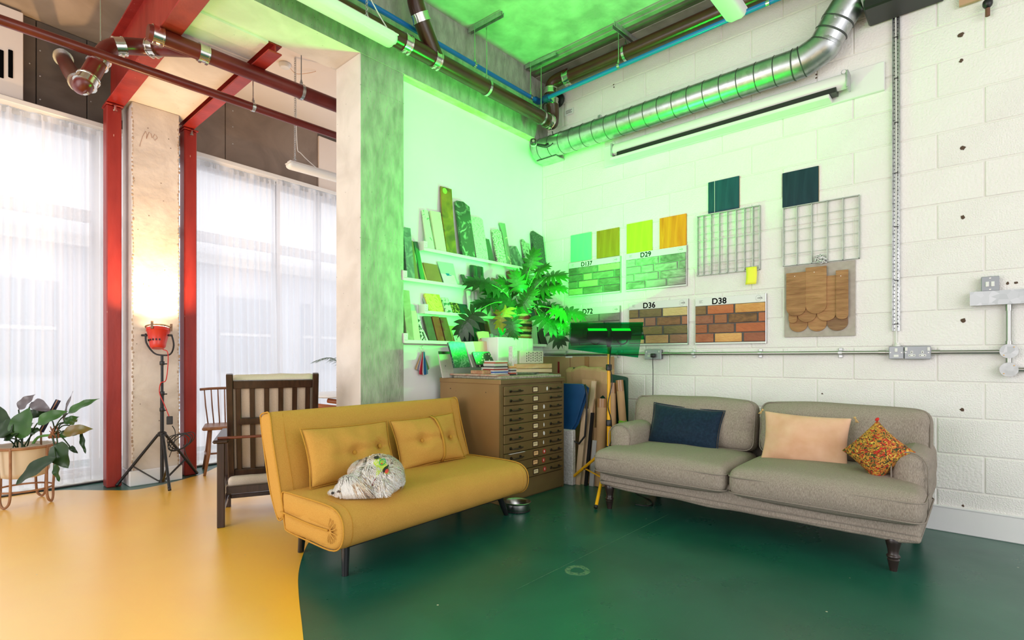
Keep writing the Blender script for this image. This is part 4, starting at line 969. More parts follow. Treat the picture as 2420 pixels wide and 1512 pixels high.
def pillow_mesh(w_, h_, t_, seed, n=22, pinch=.05, buttons=(), wr=.010, corner=1.0):
    m = MB(); vs = []; fs = []; idx = {}
    for s in (-1, 1):
        for j in range(n+1):
            for i in range(n+1):
                u, v = -1+2*i/n, -1+2*j/n
                edge = i in (0, n) or j in (0, n)
                if edge and s == 1: idx[(s,i,j)] = idx[(-1,i,j)]; continue
                x = u*(1-pinch*(1-v*v)*abs(u))*w_/2; z = v*(1-pinch*(1-u*u)*abs(v))*h_/2
                g = max(0,(1-u*u))**.55*max(0,(1-v*v))**.55
                th = t_/2*g; p = Vector((x*6+seed, z*6, s*3+seed))
                th += g**.5*(wr*noise.noise(p)+wr*.6*noise.noise(p*2.3)) if not edge else 0
                rad = abs(noise.noise(Vector((math.atan2(v,u)*5+seed, s, 0)))); th -= wr*1.1*rad*max(0, max(abs(u),abs(v))-.45)*g**.3
                for bx, bz in buttons:
                    d = math.hypot((u-bx)*w_/2, (v-bz)*h_/2)
                    if s == -1: th -= t_*.27*math.exp(-(d/.035)**2)+t_*.10*math.exp(-(abs(v-bz)*h_/2/.02)**2)*math.exp(-(abs(u-bx)*w_/2/.16)**2)
                idx[(s,i,j)] = len(vs); vs.append((x, s*max(th, .0), z+h_/2))
    for s in (-1, 1):
        for j in range(n):
            for i in range(n):
                q = [idx[(s,i,j)], idx[(s,i+1,j)], idx[(s,i+1,j+1)], idx[(s,i,j+1)]]; fs.append(q if s == -1 else q[::-1])
    return m.add(vs, fs)
def edge_loop(w_, h_, pinch, n=14):
    out = []
    for k in range(4):
        for i in range(n):
            f = -1+2*i/n; u, v = ((f,-1),(1,f),(-f,1),(-1,-f))[k]
            out.append((u*(1-pinch*(1-v*v)*abs(u))*w_/2, 0, v*(1-pinch*(1-u*u)*abs(v))*h_/2+h_/2))
    return out
def pillow(label, loc, rx, ry, rz, w_, h_, t_, m_, seed, buttons=(), pinch=.06, piping=None, wr=.017, tassel=None, sm=1):
    t = thing('cushion', label, 'cushion', loc, rz); M = Matrix.Rotation(rx, 4, 'X') @ Matrix.Rotation(ry, 4, 'Y')
    t.matrix_world = Matrix.Translation(loc) @ Matrix.Rotation(rz, 4, 'Z') @ M
    o = pillow_mesh(w_, h_, t_, seed, buttons=buttons, pinch=pinch, wr=wr).build('cover', m_, t, True)
    md = o.modifiers.new('sub', 'SUBSURF'); md.levels = md.render_levels = sm
    if piping: MB().tube(edge_loop(w_, h_, pinch), .0035, 6, closed=True).build('piping', piping, t, True)
    for bx, bz in buttons:
        MB().ell((bx*w_/2, -t_*.5*((1-bx*bx)*(1-bz*bz))**.55*.42-.004, bz*h_/2+h_/2), (.014,.008,.014), 14, 8).build('button', m_mustc, t, True)
    if tassel:
        for cx_, cz_ in ((-1,0),(1,0),(-1,1),(1,1)):
            tm = MB(); c = Vector((cx_*w_/2, 0, cz_*h_))
            tm.ell(c+Vector((cx_*.006,0,0)), (.008,.008,.008), 8, 6)
            for k in range(9): a = 2*PI*k/9; tm.tube([c+Vector((cx_*.008,0,0)), c+Vector((cx_*.02+.008*math.cos(a), .006*math.sin(a)-.004, -.028))], .002, 4)
            tm.build('tassel', tassel, t, True)
    return t
R_ = lambda x, y, z: ys.matrix_world @ Vector((x, y, z))
bpy.context.view_layer.update()
p = R_(.40,.455,.377); pillow('mustard cushion with two buttons behind the sleeping dog', p, -.34, .02, SR+.03, .60, .335, .15, m_must, 2.1, buttons=((-.02,-.06),(.62,.05)), piping=m_mustc)
p = R_(1.00,.445,.378); t = pillow('mustard cushion with a vertical seam band at the right end of the sofa bed', p, -.36, -.02, SR-.04, .56, .335, .15, m_must, 5.4, buttons=((-.30,.0),(.62,-.05)), piping=m_mustc)
bb = MB(); vs = []
for i in range(11):
    v = -1+2*i/10; g = max(0,(1-.05))**.55*max(0,1-v*v)**.55; vs += [(.045,-.5*.15*g-.013,v*.1675*.98+.1675),(.066,-.5*.15*g-.013,v*.1675*.98+.1675)]
bb.add(vs, [[2*i,2*i+1,2*i+3,2*i+2] for i in range(10)]); o = bb.build('seam_band', m_mustc, t, True); o.modifiers.new('s','SOLIDIFY').thickness = .004

# ---- linen sofa (local x = towards the right of the picture, y = into the wall)
LS = 1.89
gs = thing('sofa', 'taupe linen two seat sofa with dark turned legs against the block wall', 'sofa', (3.26, 2.10, 0), -PI/2)
def wrinkle(a=.006, f=9, s=0):
    def fn(q, u, v, t):
        n_ = noise.noise(Vector((q.x*f+s, q.y*f, q.z*f)))*a+noise.noise(Vector((q.x*f*2.6+s, q.y*f, q.z*f*2.6)))*a*.4
        return q+Vector((0, -n_, n_))
    return fn
def base_fn(q, u, v, t):
    k = max(0, -t); q = q.copy()
    q.y += -.010*noise.noise(Vector((q.x*9, q.z*6, 1)))*k-.004*noise.noise(Vector((q.x*3, q.z*40, 2)))
    if t < -.5: q.z += .010*noise.noise(Vector((q.x*4, 1, 3)))+(.012 if abs(u) > .93 else 0)
    return q
MB().rbox(LS-.03, .84, .16, .02, 26, fn=base_fn, M=Matrix.Translation((LS/2, .45, .155))).build('skirt', m_linen, gs, True)
MB().tube([(.03, .026, .205), (LS/2, .022, .203), (LS-.03, .026, .207)], .0022, 5).tube([(.03, .026, .178), (LS/2, .022, .172), (LS-.03, .026, .18)], .0018, 5).build('hem', m_linenc, gs, True)
def rr_loop(w_, d, r, z, n=5, M=None, crown=None):
    out = []
    for cx_, cy_, a0 in ((w_/2-r, d/2-r, 0), (-w_/2+r, d/2-r, PI/2), (-w_/2+r, -d/2+r, PI), (w_/2-r, -d/2+r, 3*PI/2)):
        for i in range(n+1): a = a0+PI/2*i/n; p = Vector((cx_+r*math.cos(a), cy_+r*math.sin(a), z)); out.append(M @ p if M else p)
    return out
for k, (cx_, sd) in enumerate(((LS*.25-.005, 1), (LS*.75+.005, 8))):
    M = Matrix.Translation((cx_, .31, .268))
    o = MB().rbox(LS/2-.004, .70, .155, .055, 12, crown=.045, bulge=.012, fn=wrinkle(.005, 7, sd), M=M).build('seat_cushion', m_linen, gs, True)
    o.modifiers.new('s','SUBSURF').levels = 1
    for z in (.112,.014): MB().tube(rr_loop(LS/2-.004+.002, .702 if z > .05 else .69, .06, z, M=M), .0042, 6, closed=True).build('piping', m_linenc, o, True)
for k, (x0_, sd) in enumerate(((.0, 3), (LS/2+.01, 12))):
    Wc_ = LS/2-.01; M = Matrix.Translation((x0_+Wc_/2, .60, .43)) @ Matrix.Rotation(-.17, 4, 'X')
    def fnb(q, u, v, t, sd=sd):
        q = q.copy(); q.z += -.012*u*u*t*(t > 0)+.010*noise.noise(Vector((q.x*3+sd, 0, 0)))*(t > 0)
        a = max(0, abs(u)-.6)*1.6
        q.y += -.016*noise.noise(Vector((q.x*4+sd, q.z*9, 0)))-.016*a*noise.noise(Vector((q.x*3, q.z*26+sd, 0)))
        return q
    o = MB().rbox(Wc_, .185, .375, .075, 12, fn=fnb, bulge=.03, M=M).build('back_cushion', m_linen, gs, True); o.modifiers.new('s','SUBSURF').levels = 1
    lp = []
    for cx_, cz_, a0 in ((Wc_/2-.07,.30,0),(-Wc_/2+.07,.30,PI/2),(-Wc_/2+.07,.07,PI),(Wc_/2-.07,.07,3*PI/2)):
        for i in range(6): a = a0+PI/2*i/5; lp.append(M @ Vector((cx_+.060*math.cos(a), -.060, cz_-.004+.058*math.sin(a))))
    MB().tube(lp, .004, 6, closed=True).build('piping', m_linenc, o, True)
MB().rbox(LS-.06, .13, .40, .05, 8, M=Matrix.Translation((LS/2, .80, .26))).build('back_frame', m_linen, gs, True)
for sx, sd in ((0,1),(1,5)):
    x0_ = .095 if sx == 0 else LS-.075
    def fna(q, u, v, t, sd=sd):
        q = q.copy(); r_ = .006*noise.noise(Vector((q.x*14+sd, q.y*6, q.z*22)))+.005*noise.noise(Vector((q.x*5, q.z*40+q.y*20+sd, 0)))
        q.y -= r_*(v < 0)*1.4; q.x += r_*u; q.z -= .03*max(0, v)*0; return q
    M = Matrix.Translation((x0_, .51, .26)); AW = .20 if sx == 0 else .165; o = MB().rbox(AW, .68, .345, .08, 10, fn=fna, M=M).build('arm', m_linen, gs, True); o.modifiers.new('s','SUBSURF').levels = 1
    lp = [M @ Vector((AW*.47*math.cos(a), -.322, .250+.086*math.sin(a))) for a in [PI*i/14 for i in range(15)]]
    MB().tube([M @ Vector((AW*.47,-.322,.02))]+lp+[M @ Vector((-AW*.47,-.322,.02))], .0035, 6).build('piping', m_linenc, o, True)
legprof = [(.0165,0),(.017,.004),(.026,.055),(.028,.058),(.023,.064),(.030,.070),(.031,.077),(.026,.083),(.023,.087),(.026,.11),(.034,.145),(.036,.160),(.030,.172)]
for x, y in ((.085,.06),(LS-.13,.06),(.09,.82),(LS-.09,.82)):
    MB().lathe(legprof, 20, (x,y,0)).build('leg', m_legd, gs, True, auto=50)
pv_ = lambda px, py, X: onX(px, py, X)
q = onX(1613, 1070, 3.74); pillow('dark navy velvet oblong cushion on the left seat of the linen sofa', (3.70, q.y, .425), -.30, .055, -PI/2, .55, .32, .15, m_navy, 3.3, piping=m_navy, wr=.014)
q = onX(1902, 1090, 3.68); pillow('peach velvet cushion with corner tassels in the middle of the linen sofa', (3.62, q.y, .425), -.22, .03, -PI/2+.05, .50, .325, .13, m_peach, 8.8, pinch=.07, tassel=mat('tassel_gold', (.55,.36,.15), rough=.8), wr=.018)
# patterned cushion (paisley like embroidery)
m_pais = mat('embroidered_cotton', (.42,.19,.02), (.62,.30,.04), kind='noise', scale=20, lo=.3, hi=.7, rough=.85, bump=.4, bscale=80)
def embroid(m):
    nt = m.node_tree; N = nt.nodes; L = nt.links; b = N['Principled BSDF']; cur = b.inputs['Base Color'].links[0].from_socket
    tc = N.new('ShaderNodeTexCoord')
    for sc_, lo_, hi_, c_, ds in ((22,.52,.54,(.50,.035,.012),3.2),(28,.56,.58,(.05,.07,.015),2.5),(34,.57,.60,(.03,.022,.012),4),(60,.62,.64,(.75,.5,.08),1)):
        n = N.new('ShaderNodeTexNoise'); n.inputs['Scale'].default_value = sc_; n.inputs['Distortion'].default_value = ds; n.inputs['Detail'].default_value = 2; L.new(tc.outputs['Object'], n.inputs[0])
        r = N.new('ShaderNodeValToRGB'); r.color_ramp.elements[0].position = lo_; r.color_ramp.elements[1].position = hi_; L.new(n.outputs[0], r.inputs[0])
        mx = N.new('ShaderNodeMix'); mx.data_type = 'RGBA'; L.new(r.outputs[0], mx.inputs[0]); L.new(cur, mx.inputs[6]); mx.inputs[7].default_value = (*c_, 1); cur = mx.outputs[2]
    L.new(cur, b.inputs['Base Color'])
embroid(m_pais)
q = onX(2073, 1066, 3.50); PQ = q-(Matrix.Rotation(-PI/2-.15, 3, 'Z') @ Matrix.Rotation(-.25, 3, 'X') @ Matrix.Rotation(.70, 3, 'Y') @ Vector((0,0,.13)))
t = pillow('small embroidered red and gold cushion balanced on one corner by the right arm', PQ, -.25, .70, -PI/2-.15, .25, .26, .20, m_pais, 1.9, pinch=.10, wr=.018)
red = mat('red_thread', (.60,.02,.015), rough=.8)
for x, z in ((-.123,.257),(.123,.003)): MB().ell((x,0,z), (.009,.009,.012), 8, 6).build('tassel', red, t, True)
MB().tube(bez([(.03,-.10,.17),(.035,-.115,.15),(.03,-.112,.12)], 4), .004, 6).build('loop', red, t, True)
# ---- steel dog bowl
p = onZ(1238, 1208)
t = thing('dog_bowl', 'small stainless steel dog bowl on the floor under the right end of the sofa bed', 'bowl', (p.x-.01, p.y+.05, 0))
pr_ = [(.085,0),(.088,.003),(.084,.052),(.096,.060),(.098,.064),(.094,.067),(.080,.058),(.072,.015),(.02,.010)]
MB().lathe(pr_, 32).build('bowl', mat('brushed_bowl_steel', (.34,.34,.33), rough=.28, metal=1), t, True, auto=50); MB().tube([(.088*math.cos(a), .088*math.sin(a), .005) for a in [2*PI*k/28 for k in range(28)]], .004, 6, closed=True).build('rubber_ring', m_blackp, t, True)

# ---- plan chest
CXL, CXR, CYF, CYB, CT = 2.846, 3.636, 2.655, 3.335, .930
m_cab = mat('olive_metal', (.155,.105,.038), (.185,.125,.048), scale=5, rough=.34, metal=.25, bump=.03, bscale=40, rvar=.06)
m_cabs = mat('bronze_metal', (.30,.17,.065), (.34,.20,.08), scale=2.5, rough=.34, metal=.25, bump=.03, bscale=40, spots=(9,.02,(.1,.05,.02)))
m_hand = mat('aged_handle', (.10,.085,.06), rough=.25, metal=.9)
pc = thing('plan_chest', 'brown metal plan chest of shallow drawers between the sofa bed and the cardboard', 'plan chest', (CXL, CYF, 0))
Wp, Dp = CXR-CXL, CYB-CYF
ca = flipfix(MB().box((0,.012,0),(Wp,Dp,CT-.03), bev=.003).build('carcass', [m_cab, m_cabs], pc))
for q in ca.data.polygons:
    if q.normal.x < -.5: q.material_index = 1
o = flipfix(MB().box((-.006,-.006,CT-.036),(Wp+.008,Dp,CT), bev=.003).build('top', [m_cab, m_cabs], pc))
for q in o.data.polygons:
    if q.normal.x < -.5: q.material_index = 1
MB().box((0,0,0),(.030,.014,CT-.036)).box((Wp-.022,0,0),(Wp,.014,CT-.036)).build('front_rail', m_cab, pc)
MB().box((.030,0,.012),(Wp-.022,.014,.150), bev=.002).build('plinth', m_cab, pc)
zt_, zb_ = CT-.052, .158; nd = 10; dh = (zt_-zb_)/nd
m_card = mat('label_card', (.70,.58,.34), rough=.6); m_card2 = mat('label_card_orange', (.75,.45,.20), rough=.6); m_stick = mat('white_sticker_scrap', (.74,.74,.72), rough=.6); m_stred = mat('red_sticker', (.42,.03,.02), rough=.5)
m_lfr = mat('label_frame', (.05,.025,.015), rough=.4, metal=.4)
for k in range(nd):
    z0 = zt_-dh*(k+1)+.0025; z1 = zt_-dh*k-.0025; zc_ = (z0+z1)/2
    pull = random.choice((0,0,.003,.006))*(k > 0)
    d = MB().box((.033,-.010-pull,z0),(Wp-.024,.011,z1), bev=.002).build('drawer', m_cab, pc)
    for hx in (.10, Wp-.20):
        h = MB()
        for e_ in (0, .105): h.box((hx+e_-.012,-.015-pull,zc_-.011),(hx+e_+.012,-.010-pull,zc_+.011), bev=.002); h.tube([(hx+e_,-.014-pull,zc_),(hx+e_,-.036-pull,zc_)], .0045, 8)
        h.tube(bez([(hx-.010,-.037-pull,zc_),(hx+.02,-.043-pull,zc_-.002),(hx+.085,-.043-pull,zc_-.002),(hx+.115,-.037-pull,zc_)], 5), .0055, 8); h.build('handle', m_hand, d, True, auto=40)
    lx = Wp*.50-.0; fr = MB()
    fr.box((lx-.034,-.013-pull,zc_+.016),(lx+.034,-.010-pull,zc_+.022)).box((lx-.034,-.013-pull,zc_-.022),(lx+.034,-.010-pull,zc_-.016)).box((lx-.034,-.013-pull,zc_-.016),(lx-.028,-.010-pull,zc_+.016)).box((lx+.028,-.013-pull,zc_-.016),(lx+.034,-.010-pull,zc_+.016)); fr.build('label_holder', m_lfr, d)
    MB().box((lx-.028,-.0115-pull,zc_-.016),(lx+.028,-.010-pull,zc_+.016)).build('card', m_card2 if k in (7,8) else m_card, d)
    sc_ = MB()
    for w0 in range(3): sc_.box((lx-.018+w0*.012,-.0119-pull,zc_+.001),(lx-.010+w0*.012,-.0115-pull,zc_+.005))
    sc_.build('handwriting', m_outline, d)
    sx_ = Wp*.635+(.045 if k == 0 else random.uniform(-.004,.008))
    if k != 1:
        n = 12; seed_ = k*3.1
        wv = .014 if k in (0,2,5,7) else .008
        if k >= 7: MB().prism([(sx_+.020*math.cos(2*PI*i/16), zc_+.020*math.sin(2*PI*i/16)) for i in range(16)], .0006, Matrix.Translation((0,-.0108-pull,0))).build('sticker', m_stred, d)
        poly_ = [(sx_+(wv+.005*noise.noise(Vector((i*1.7,seed_,0))))*math.cos(2*PI*i/n)*(.8 if k < 7 else .55), zc_+(.016+.007*noise.noise(Vector((seed_,i*1.3,1))))*math.sin(2*PI*i/n)*(1 if k < 7 else .62)) for i in range(n)]
        MB().prism(poly_, .0006, Matrix.Translation((0,-.0116-pull,0))).build('torn_sticker', m_stick, d)
MB().box((.075,-.03,zt_-dh*7-.004),(.25,.004,zt_-dh*7-.0026)).build('paper_sheet', m_white, pc)
MB().lathe([(.004,0),(.004,.001)], 8, M=Matrix.Translation((-.0005,.15,CT-.10)) @ Matrix.Rotation(-PI/2, 4, 'Y')).lathe([(.004,0),(.004,.001)], 8, M=Matrix.Translation((-.0005,.55,CT-.085)) @ Matrix.Rotation(-PI/2, 4, 'Y')).build('side_screws', m_blackp, pc)
# ================================================================== SHELVES
def shelf(label, zf, xl):
    p = xl; t = thing('wall_shelf', label, 'shelf', (p, 3.33, zf))
    Ls = 4.262-p
    MB().box((0,0,-.006),(Ls,.078,0)).build('ledge', m_white, t); MB().box((0,-.003,-.022),(Ls,0,.004), bev=.001).build('front_lip', m_white, t)
    MB().box((0,.072,0),(Ls,.0785,.06)).build('back_plate', m_white, t)
    MB().box((-.002,0,-.02),(.0,.078,.055), bev=.001).box((-.002,-.003,.0),(.035,-.001,.055), bev=.002).build('end_bracket', m_whitep, t)
    MB().lathe([(.002,0),(.002,.0006)], 6, M=Matrix.Translation((.015,-.003,.018)) @ Matrix.Rotation(PI/2, 4, 'X')).lathe([(.002,0),(.002,.0006)], 6, M=Matrix.Translation((.020,-.003,.036)) @ Matrix.Rotation(PI/2, 4, 'X')).build('rivets', m_blackp, t)
S1, S2, S3, S4 = 1.972, 1.712, 1.468, 1.228
shelf('top white picture ledge carrying the tall marble offcuts', S1, 2.674)
shelf('second white picture ledge from the top, starting at the concrete column', S2, 2.473)
shelf('third white picture ledge from the top, with the yellow swirled tile', S3, 2.68)
shelf('lowest white picture ledge with the three brick slips', S4, 2.48)
def px4(x, y): return (930+x/5.04, 420+y/5.04)
def px5(x, y): return (930+x/5.04, 680+y/5.04)
def slab(name, label, cat, pts, m, zs, Y=3.338, th=.014, snap=True, wall=YB-.004, grp=None, fwd=0):
    P_ = [onY(x, y, Y) for x, y in pts]; xm = min(p.x for p in P_); zmin = min(p.z for p in P_)
    H_ = max(p.z for p in P_)-zs
    poly = [(p.x-xm, max(0.0, p.z-zs)) for p in P_]
    if snap: poly = [(x, 0.0 if z < .22*H_ and (z < .03 or True) and z < .25*H_ and z < .05 else z) for x, z in poly]
    t = MB().prism(poly, th); o = flipfix(t.build(name, m)); o.location = (xm, Y, zs+.0005)
    lean = max(0, wall-Y-th-.004-fwd)/max(H_, .05); o.rotation_euler = (-math.atan(min(lean, .6)), 0, 0)
    b = o.modifiers.new('b', 'BEVEL'); b.width = .0012; b.segments = 1
    return tag(o, label, cat, grp)
def marble(name, c1, c2, c3=None, s=7, **k): return mat(name, c1, c2, kind='noise', scale=s, lo=k.get('lo',.45), hi=k.get('hi',.6), rough=.15, dist=k.get('dist',3), detail=8, c3=c3, bump=0)
mm_ = {
 'greyslate': marble('grey_slate', (.12,.15,.16), (.20,.24,.24)), 'wmarb': mat('white_green_vein', (.66,.66,.58), (.20,.30,.22), scale=5, lo=.60, hi=.66, rough=.2, dist=4, detail=4),
 'cream': mat('cream_marble', (.70,.66,.52), (.55,.52,.38), scale=9, lo=.55, hi=.75, rough=.2, dist=2), 'copper': mat('rust_patina', (.10,.055,.02), (.38,.17,.03), scale=8, lo=.35, hi=.7, rough=.5, dist=1, c3=(.24,.12,.02)),
 'forest': mat('forest_marble', (.045,.06,.05), (.36,.38,.34), scale=6, lo=.52, hi=.72, rough=.12, dist=3.5, detail=9), 'speck': mat('pale_granite', (.55,.55,.50), (.34,.34,.31), scale=60, lo=.55, hi=.62, rough=.2, spots=(60,.18,(.10,.10,.09))),
 'speck2': mat('salt_granite', (.62,.60,.54), (.18,.18,.16), scale=75, lo=.48, hi=.55, rough=.2), 'dgreen': mat('dark_plain', (.055,.075,.06), rough=.4), 'onyx': mat('vein_onyx', (.20,.24,.19), (.62,.52,.34), scale=5, lo=.62, hi=.65, rough=.15, dist=3),
 'grm': marble('grey_green_marble', (.06,.09,.08), (.20,.25,.22)), 'pebble': mat('pebble_granite', (.05,.06,.055), (.30,.30,.27), kind='voronoi', scale=45, lo=.2, hi=.5, rough=.3), 'blackgr': mat('black_granite', (.025,.035,.032), (.10,.12,.11), scale=90, lo=.5, hi=.65, rough=.15),
 'brnmesh': mat('perforated_brown', (.20,.15,.07), rough=.5, spots=(0.1,.01,(0,0,0))), 'terra': mat('terracotta_tile', (.26,.10,.055), (.32,.13,.07), scale=8, rough=.6), 'paper': mat('white_card', (.78,.78,.77), rough=.5),
 'glass': mat('greenish_glass', (.42,.55,.48), rough=.1), 'dtile': mat('black_green_glaze', (.01,.02,.016), (.02,.045,.03), scale=12, rough=.12), 'ptile': mat('pale_veneer', (.42,.50,.40), (.55,.60,.50), scale=8, rough=.4, stretch=(6,1,.6)),
 'brn': mat('umber_timber', (.10,.05,.025), (.17,.085,.04), scale=8, rough=.5, stretch=(6,6,.5)), 'grn': mat('green_glass_tile', (.03,.14,.05), (.05,.22,.08), scale=6, rough=.2, stretch=(5,5,.4)), 'moss': mat('moss_terrazzo', (.10,.12,.05), (.25,.24,.12), kind='voronoi', scale=50, lo=.1, hi=.5, rough=.5),
 'sand': mat('sandstone', (.30,.27,.20), (.42,.38,.29), scale=8, rough=.8, dist=1.5), 'buff': mat('buff_slip', (.62,.55,.42), (.70,.63,.50), scale=5, rough=.6), 'chips': mat('black_chip_terrazzo', (.75,.75,.72), (.03,.04,.035), kind='cell', scale=60, lo=.45, hi=.52, rough=.3),
 'yswirl': mat('yellow_swirl', (.72,.50,.10), (.55,.32,.04), scale=5, lo=.48, hi=.56, rough=.3, dist=5, c3=(.80,.62,.18)), 'terraz': mat('green_white_terrazzo', (.66,.68,.60), (.08,.16,.12), scale=32, lo=.52, hi=.56, rough=.3), 'weave': mat('gold_black_weave', (.36,.24,.07), (.03,.02,.01), kind='cell', scale=70, lo=.4, hi=.6, rough=.6),
 'teal': mat('dark_teal_tile', (.008,.05,.045), rough=.35), 'flute': mat('white_fluted', (.74,.74,.76), rough=.4), 'slipg': mat('grey_brick_slip', (.085,.085,.062), (.12,.115,.085), scale=12, rough=.85, bump=.6), 'slipr': mat('red_brick_slip', (.24,.075,.028), (.30,.10,.04), scale=12, rough=.85, bump=.6),
 'slipb': mat('brown_brick_slip', (.14,.07,.032), (.18,.095,.045), scale=12, rough=.85, bump=.6), 'tan': mat('tan_card', (.55,.30,.13), rough=.7), 'rope': mat('dark_twist', (.012,.022,.026), (.04,.06,.06), kind='wave', scale=30, rough=.4), 'dgr2': mat('bottle_green_sheet', (.006,.035,.022), rough=.4),
 'blk': mat('near_black_sheet', (.018,.014,.012), rough=.4), 'redw': mat('red_timber', (.30,.05,.03), rough=.5), 'greyt': mat('grey_strip', (.40,.42,.45), rough=.4), 'camel': mat('camel_marble', (.66,.48,.30), (.10,.09,.07), scale=4.5, lo=.56, hi=.62, rough=.15, dist=2.5), 'jade': mat('jade_granite', (.01,.06,.035), (.14,.20,.17), scale=16, lo=.45, hi=.65, rough=.18, dist=4),
 'terrbig': mat('grey_terrazzo_large', (.50,.48,.44), (.58,.55,.50), scale=90, rough=.3, spots=(9,.10,(.05,.07,.065))), 'darkterr': mat('black_terrazzo', (.035,.035,.033), rough=.2, spots=(38,.22,(.62,.55,.42))), 'navyc': mat('navy_card', (.02,.05,.14), rough=.5), 'cop2': mat('bronze_strip', (.12,.09,.05), rough=.5),
}
L4 = lambda *a: [px4(x, y) for x, y in a]; L5 = lambda *a: [px5(x, y) for x, y in a]
SG = 'material samples on the wall ledges'
def S(name, label, pts, key, zs, **k): return slab(name, label, 'sample', pts, mm_[key], zs, grp=None, **k)
# second ledge, left part
S('stone_sample', 'tall blue grey slate strip beside the concrete column on the second ledge', L4((165,1170),(145,600),(165,577),(235,590),(258,1180)), 'greyslate', S2, th=.030)
S('metal_sample', 'narrow olive perforated strip right of the blue grey slate strip', L4((260,1180),(240,725),(278,735),(303,1185)), 'brnmesh', S2)
S('metal_sample', 'dark green perforated strip beside the terracotta tile', L4((325,1190),(292,738),(338,745),(378,1195)), 'grn', S2, th=.01)
S('timber_sample', 'thin pink brown strip between perforated strips and terracotta tile', L4((385,1198),(365,990),(378,990),(403,1200)), 'tan', S2, th=.02)
S('tile_sample', 'square terracotta tile on the second ledge', L4((403,1200),(395,990),(565,1018),(585,1222)), 'terra', S2)
S('glass_sample', 'clear glass sheet standing behind the white card with a blue mark', L4((600,1225),(565,980),(755,1010),(770,1250)), 'glass', S2, th=.006, Y=3.35)
cd = S('card_sample', 'white card with a blue arrow-like mark on the second ledge', L4((605,1222),(590,1035),(745,1050),(765,1250)), 'paper', S2, th=.003, Y=3.338)
MB().prism([(-.030,0),(-.018,-.022),(.034,-.016),(.034,-.010),(.012,-.012),(.018,.022),(-.006,.020)], .0008, Matrix.Translation((.085,-.0012,.098))).build('blue_mark', mat('blue_print', (.01,.12,.42), rough=.5), cd)
S('stone_sample', 'short dark green tile with a tiny spot, left of the black glazed profile', L4((865,1260),(845,1130),(885,1133),(910,1270)), 'dgreen', S2)
def fluted(label, pts, key, zs, n, Y=3.34):
    P_ = [onY(x, y, Y) for x, y in pts]; xl = min(P_[0].x, P_[1].x); W = P_[2].x-P_[1].x; h = max(p.z for p in P_)-zs
    prof = [(0, .02)]
    for i in range(n):
        for a in range(7): prof.append((W*(i+.04+.92*a/6)/n, .006-.008*math.sin(PI*a/6)))
    prof.append((W, .02)); m = MB(); m.prism(prof, h, ax='z'); o = flipfix(m.build('moulding_sample', mm_[key], None, True, auto=30)); o.location = (xl, Y, zs+.0005); o.rotation_euler = (-.10, 0, 0); return tag(o, label, 'sample')
fluted('black green glazed moulded profile behind the plant on the second ledge', L4((945,1270),(940,1040),(1095,1060),(1100,1270)), 'dtile', S2, 2)
S('tile_sample', 'mossy flecked tile behind the plant on the second ledge', L4((1225,1310),(1215,1170),(1290,1195),(1305,1320)), 'moss', S2)
S('timber_sample', 'pale greenish veneer strip behind the plant on the second ledge', L4((1310,1320),(1283,1135),(1378,1145),(1400,1325)), 'ptile', S2)
S('timber_sample', 'brown edged green panel on the second ledge behind the upper leaves', L4((1403,1340),(1398,1100),(1435,1095),(1565,1115),(1565,1350)), 'brn', S2, th=.03)
S('glass_sample', 'ribbed green panel on the second ledge near the right end', L4((1570,1360),(1568,1125),(1705,1150),(1705,1380)), 'grn', S2)
S('tile_sample', 'very dark green panel at the right end of the second ledge', L4((1710,1385),(1708,1150),(1790,1165),(1790,1395)), 'dgr2', S2)
# top ledge
S('marble_sample', 'white marble strip with green veins, leftmost on the top ledge', L4((405,838),(385,365),(455,368),(495,850)), 'wmarb', S1)
S('marble_sample', 'pale cream marble strip right of the green veined one', L4((515,852),(478,375),(600,400),(633,868)), 'cream', S1, th=.022)
t_ = S('metal_sample', 'tallest rusty olive patina strip with a round green sticker', L4((640,872),(605,430),(608,80),(741,118),(740,520),(757,892)), 'copper', S1)
MB().lathe([(.024,0),(.024,.001),(.001,.001)], 24, M=Matrix.Translation((.045,-.0004,onY(*px4(655,140),3.338).z-S1)) @ Matrix.Rotation(PI/2, 4, 'X')).build('round_sticker', mat('green_sticker', (.35,.75,.08), rough=.5), t_)
S('marble_sample', 'wide dark green marble slab with white veins on the top ledge', L4((825,905),(778,270),(790,258),(870,272),(942,335),(978,937)), 'forest', S1, th=.024)
S('granite_sample', 'pale speckled granite strip right of the dark veined marble', L4((993,940),(960,470),(965,445),(1085,465),(1104,490),(1135,968)), 'speck', S1, th=.018)
S('stone_sample', 'short plain dark green strip in the middle of the top ledge', L4((1145,970),(1122,705),(1185,715),(1208,980)), 'dgreen', S1)
S('granite_sample', 'salt and pepper granite strip with an angled top', L4((1245,988),(1215,600),(1290,600),(1322,635),(1355,1005)), 'speck2', S1, th=.018)
S('marble_sample', 'narrow green onyx strip with orange veins', L4((1358,1005),(1330,640),(1308,520),(1375,530),(1410,1020)), 'onyx', S1)
S('marble_sample', 'low trapezoid grey green marble piece', L4((1418,1022),(1400,800),(1505,800),(1580,1052)), 'grm', S1, th=.018)
S('granite_sample', 'pebble patterned granite strip above the plant', L4((1590,1050),(1565,720),(1590,715),(1625,765),(1660,775),(1680,1070)), 'pebble', S1)
S('granite_sample', 'black granite slab with a slanted top at the right end of the top ledge', L4((1700,1075),(1683,650),(1695,620),(1812,695),(1832,1105)), 'blackgr', S1, th=.028)
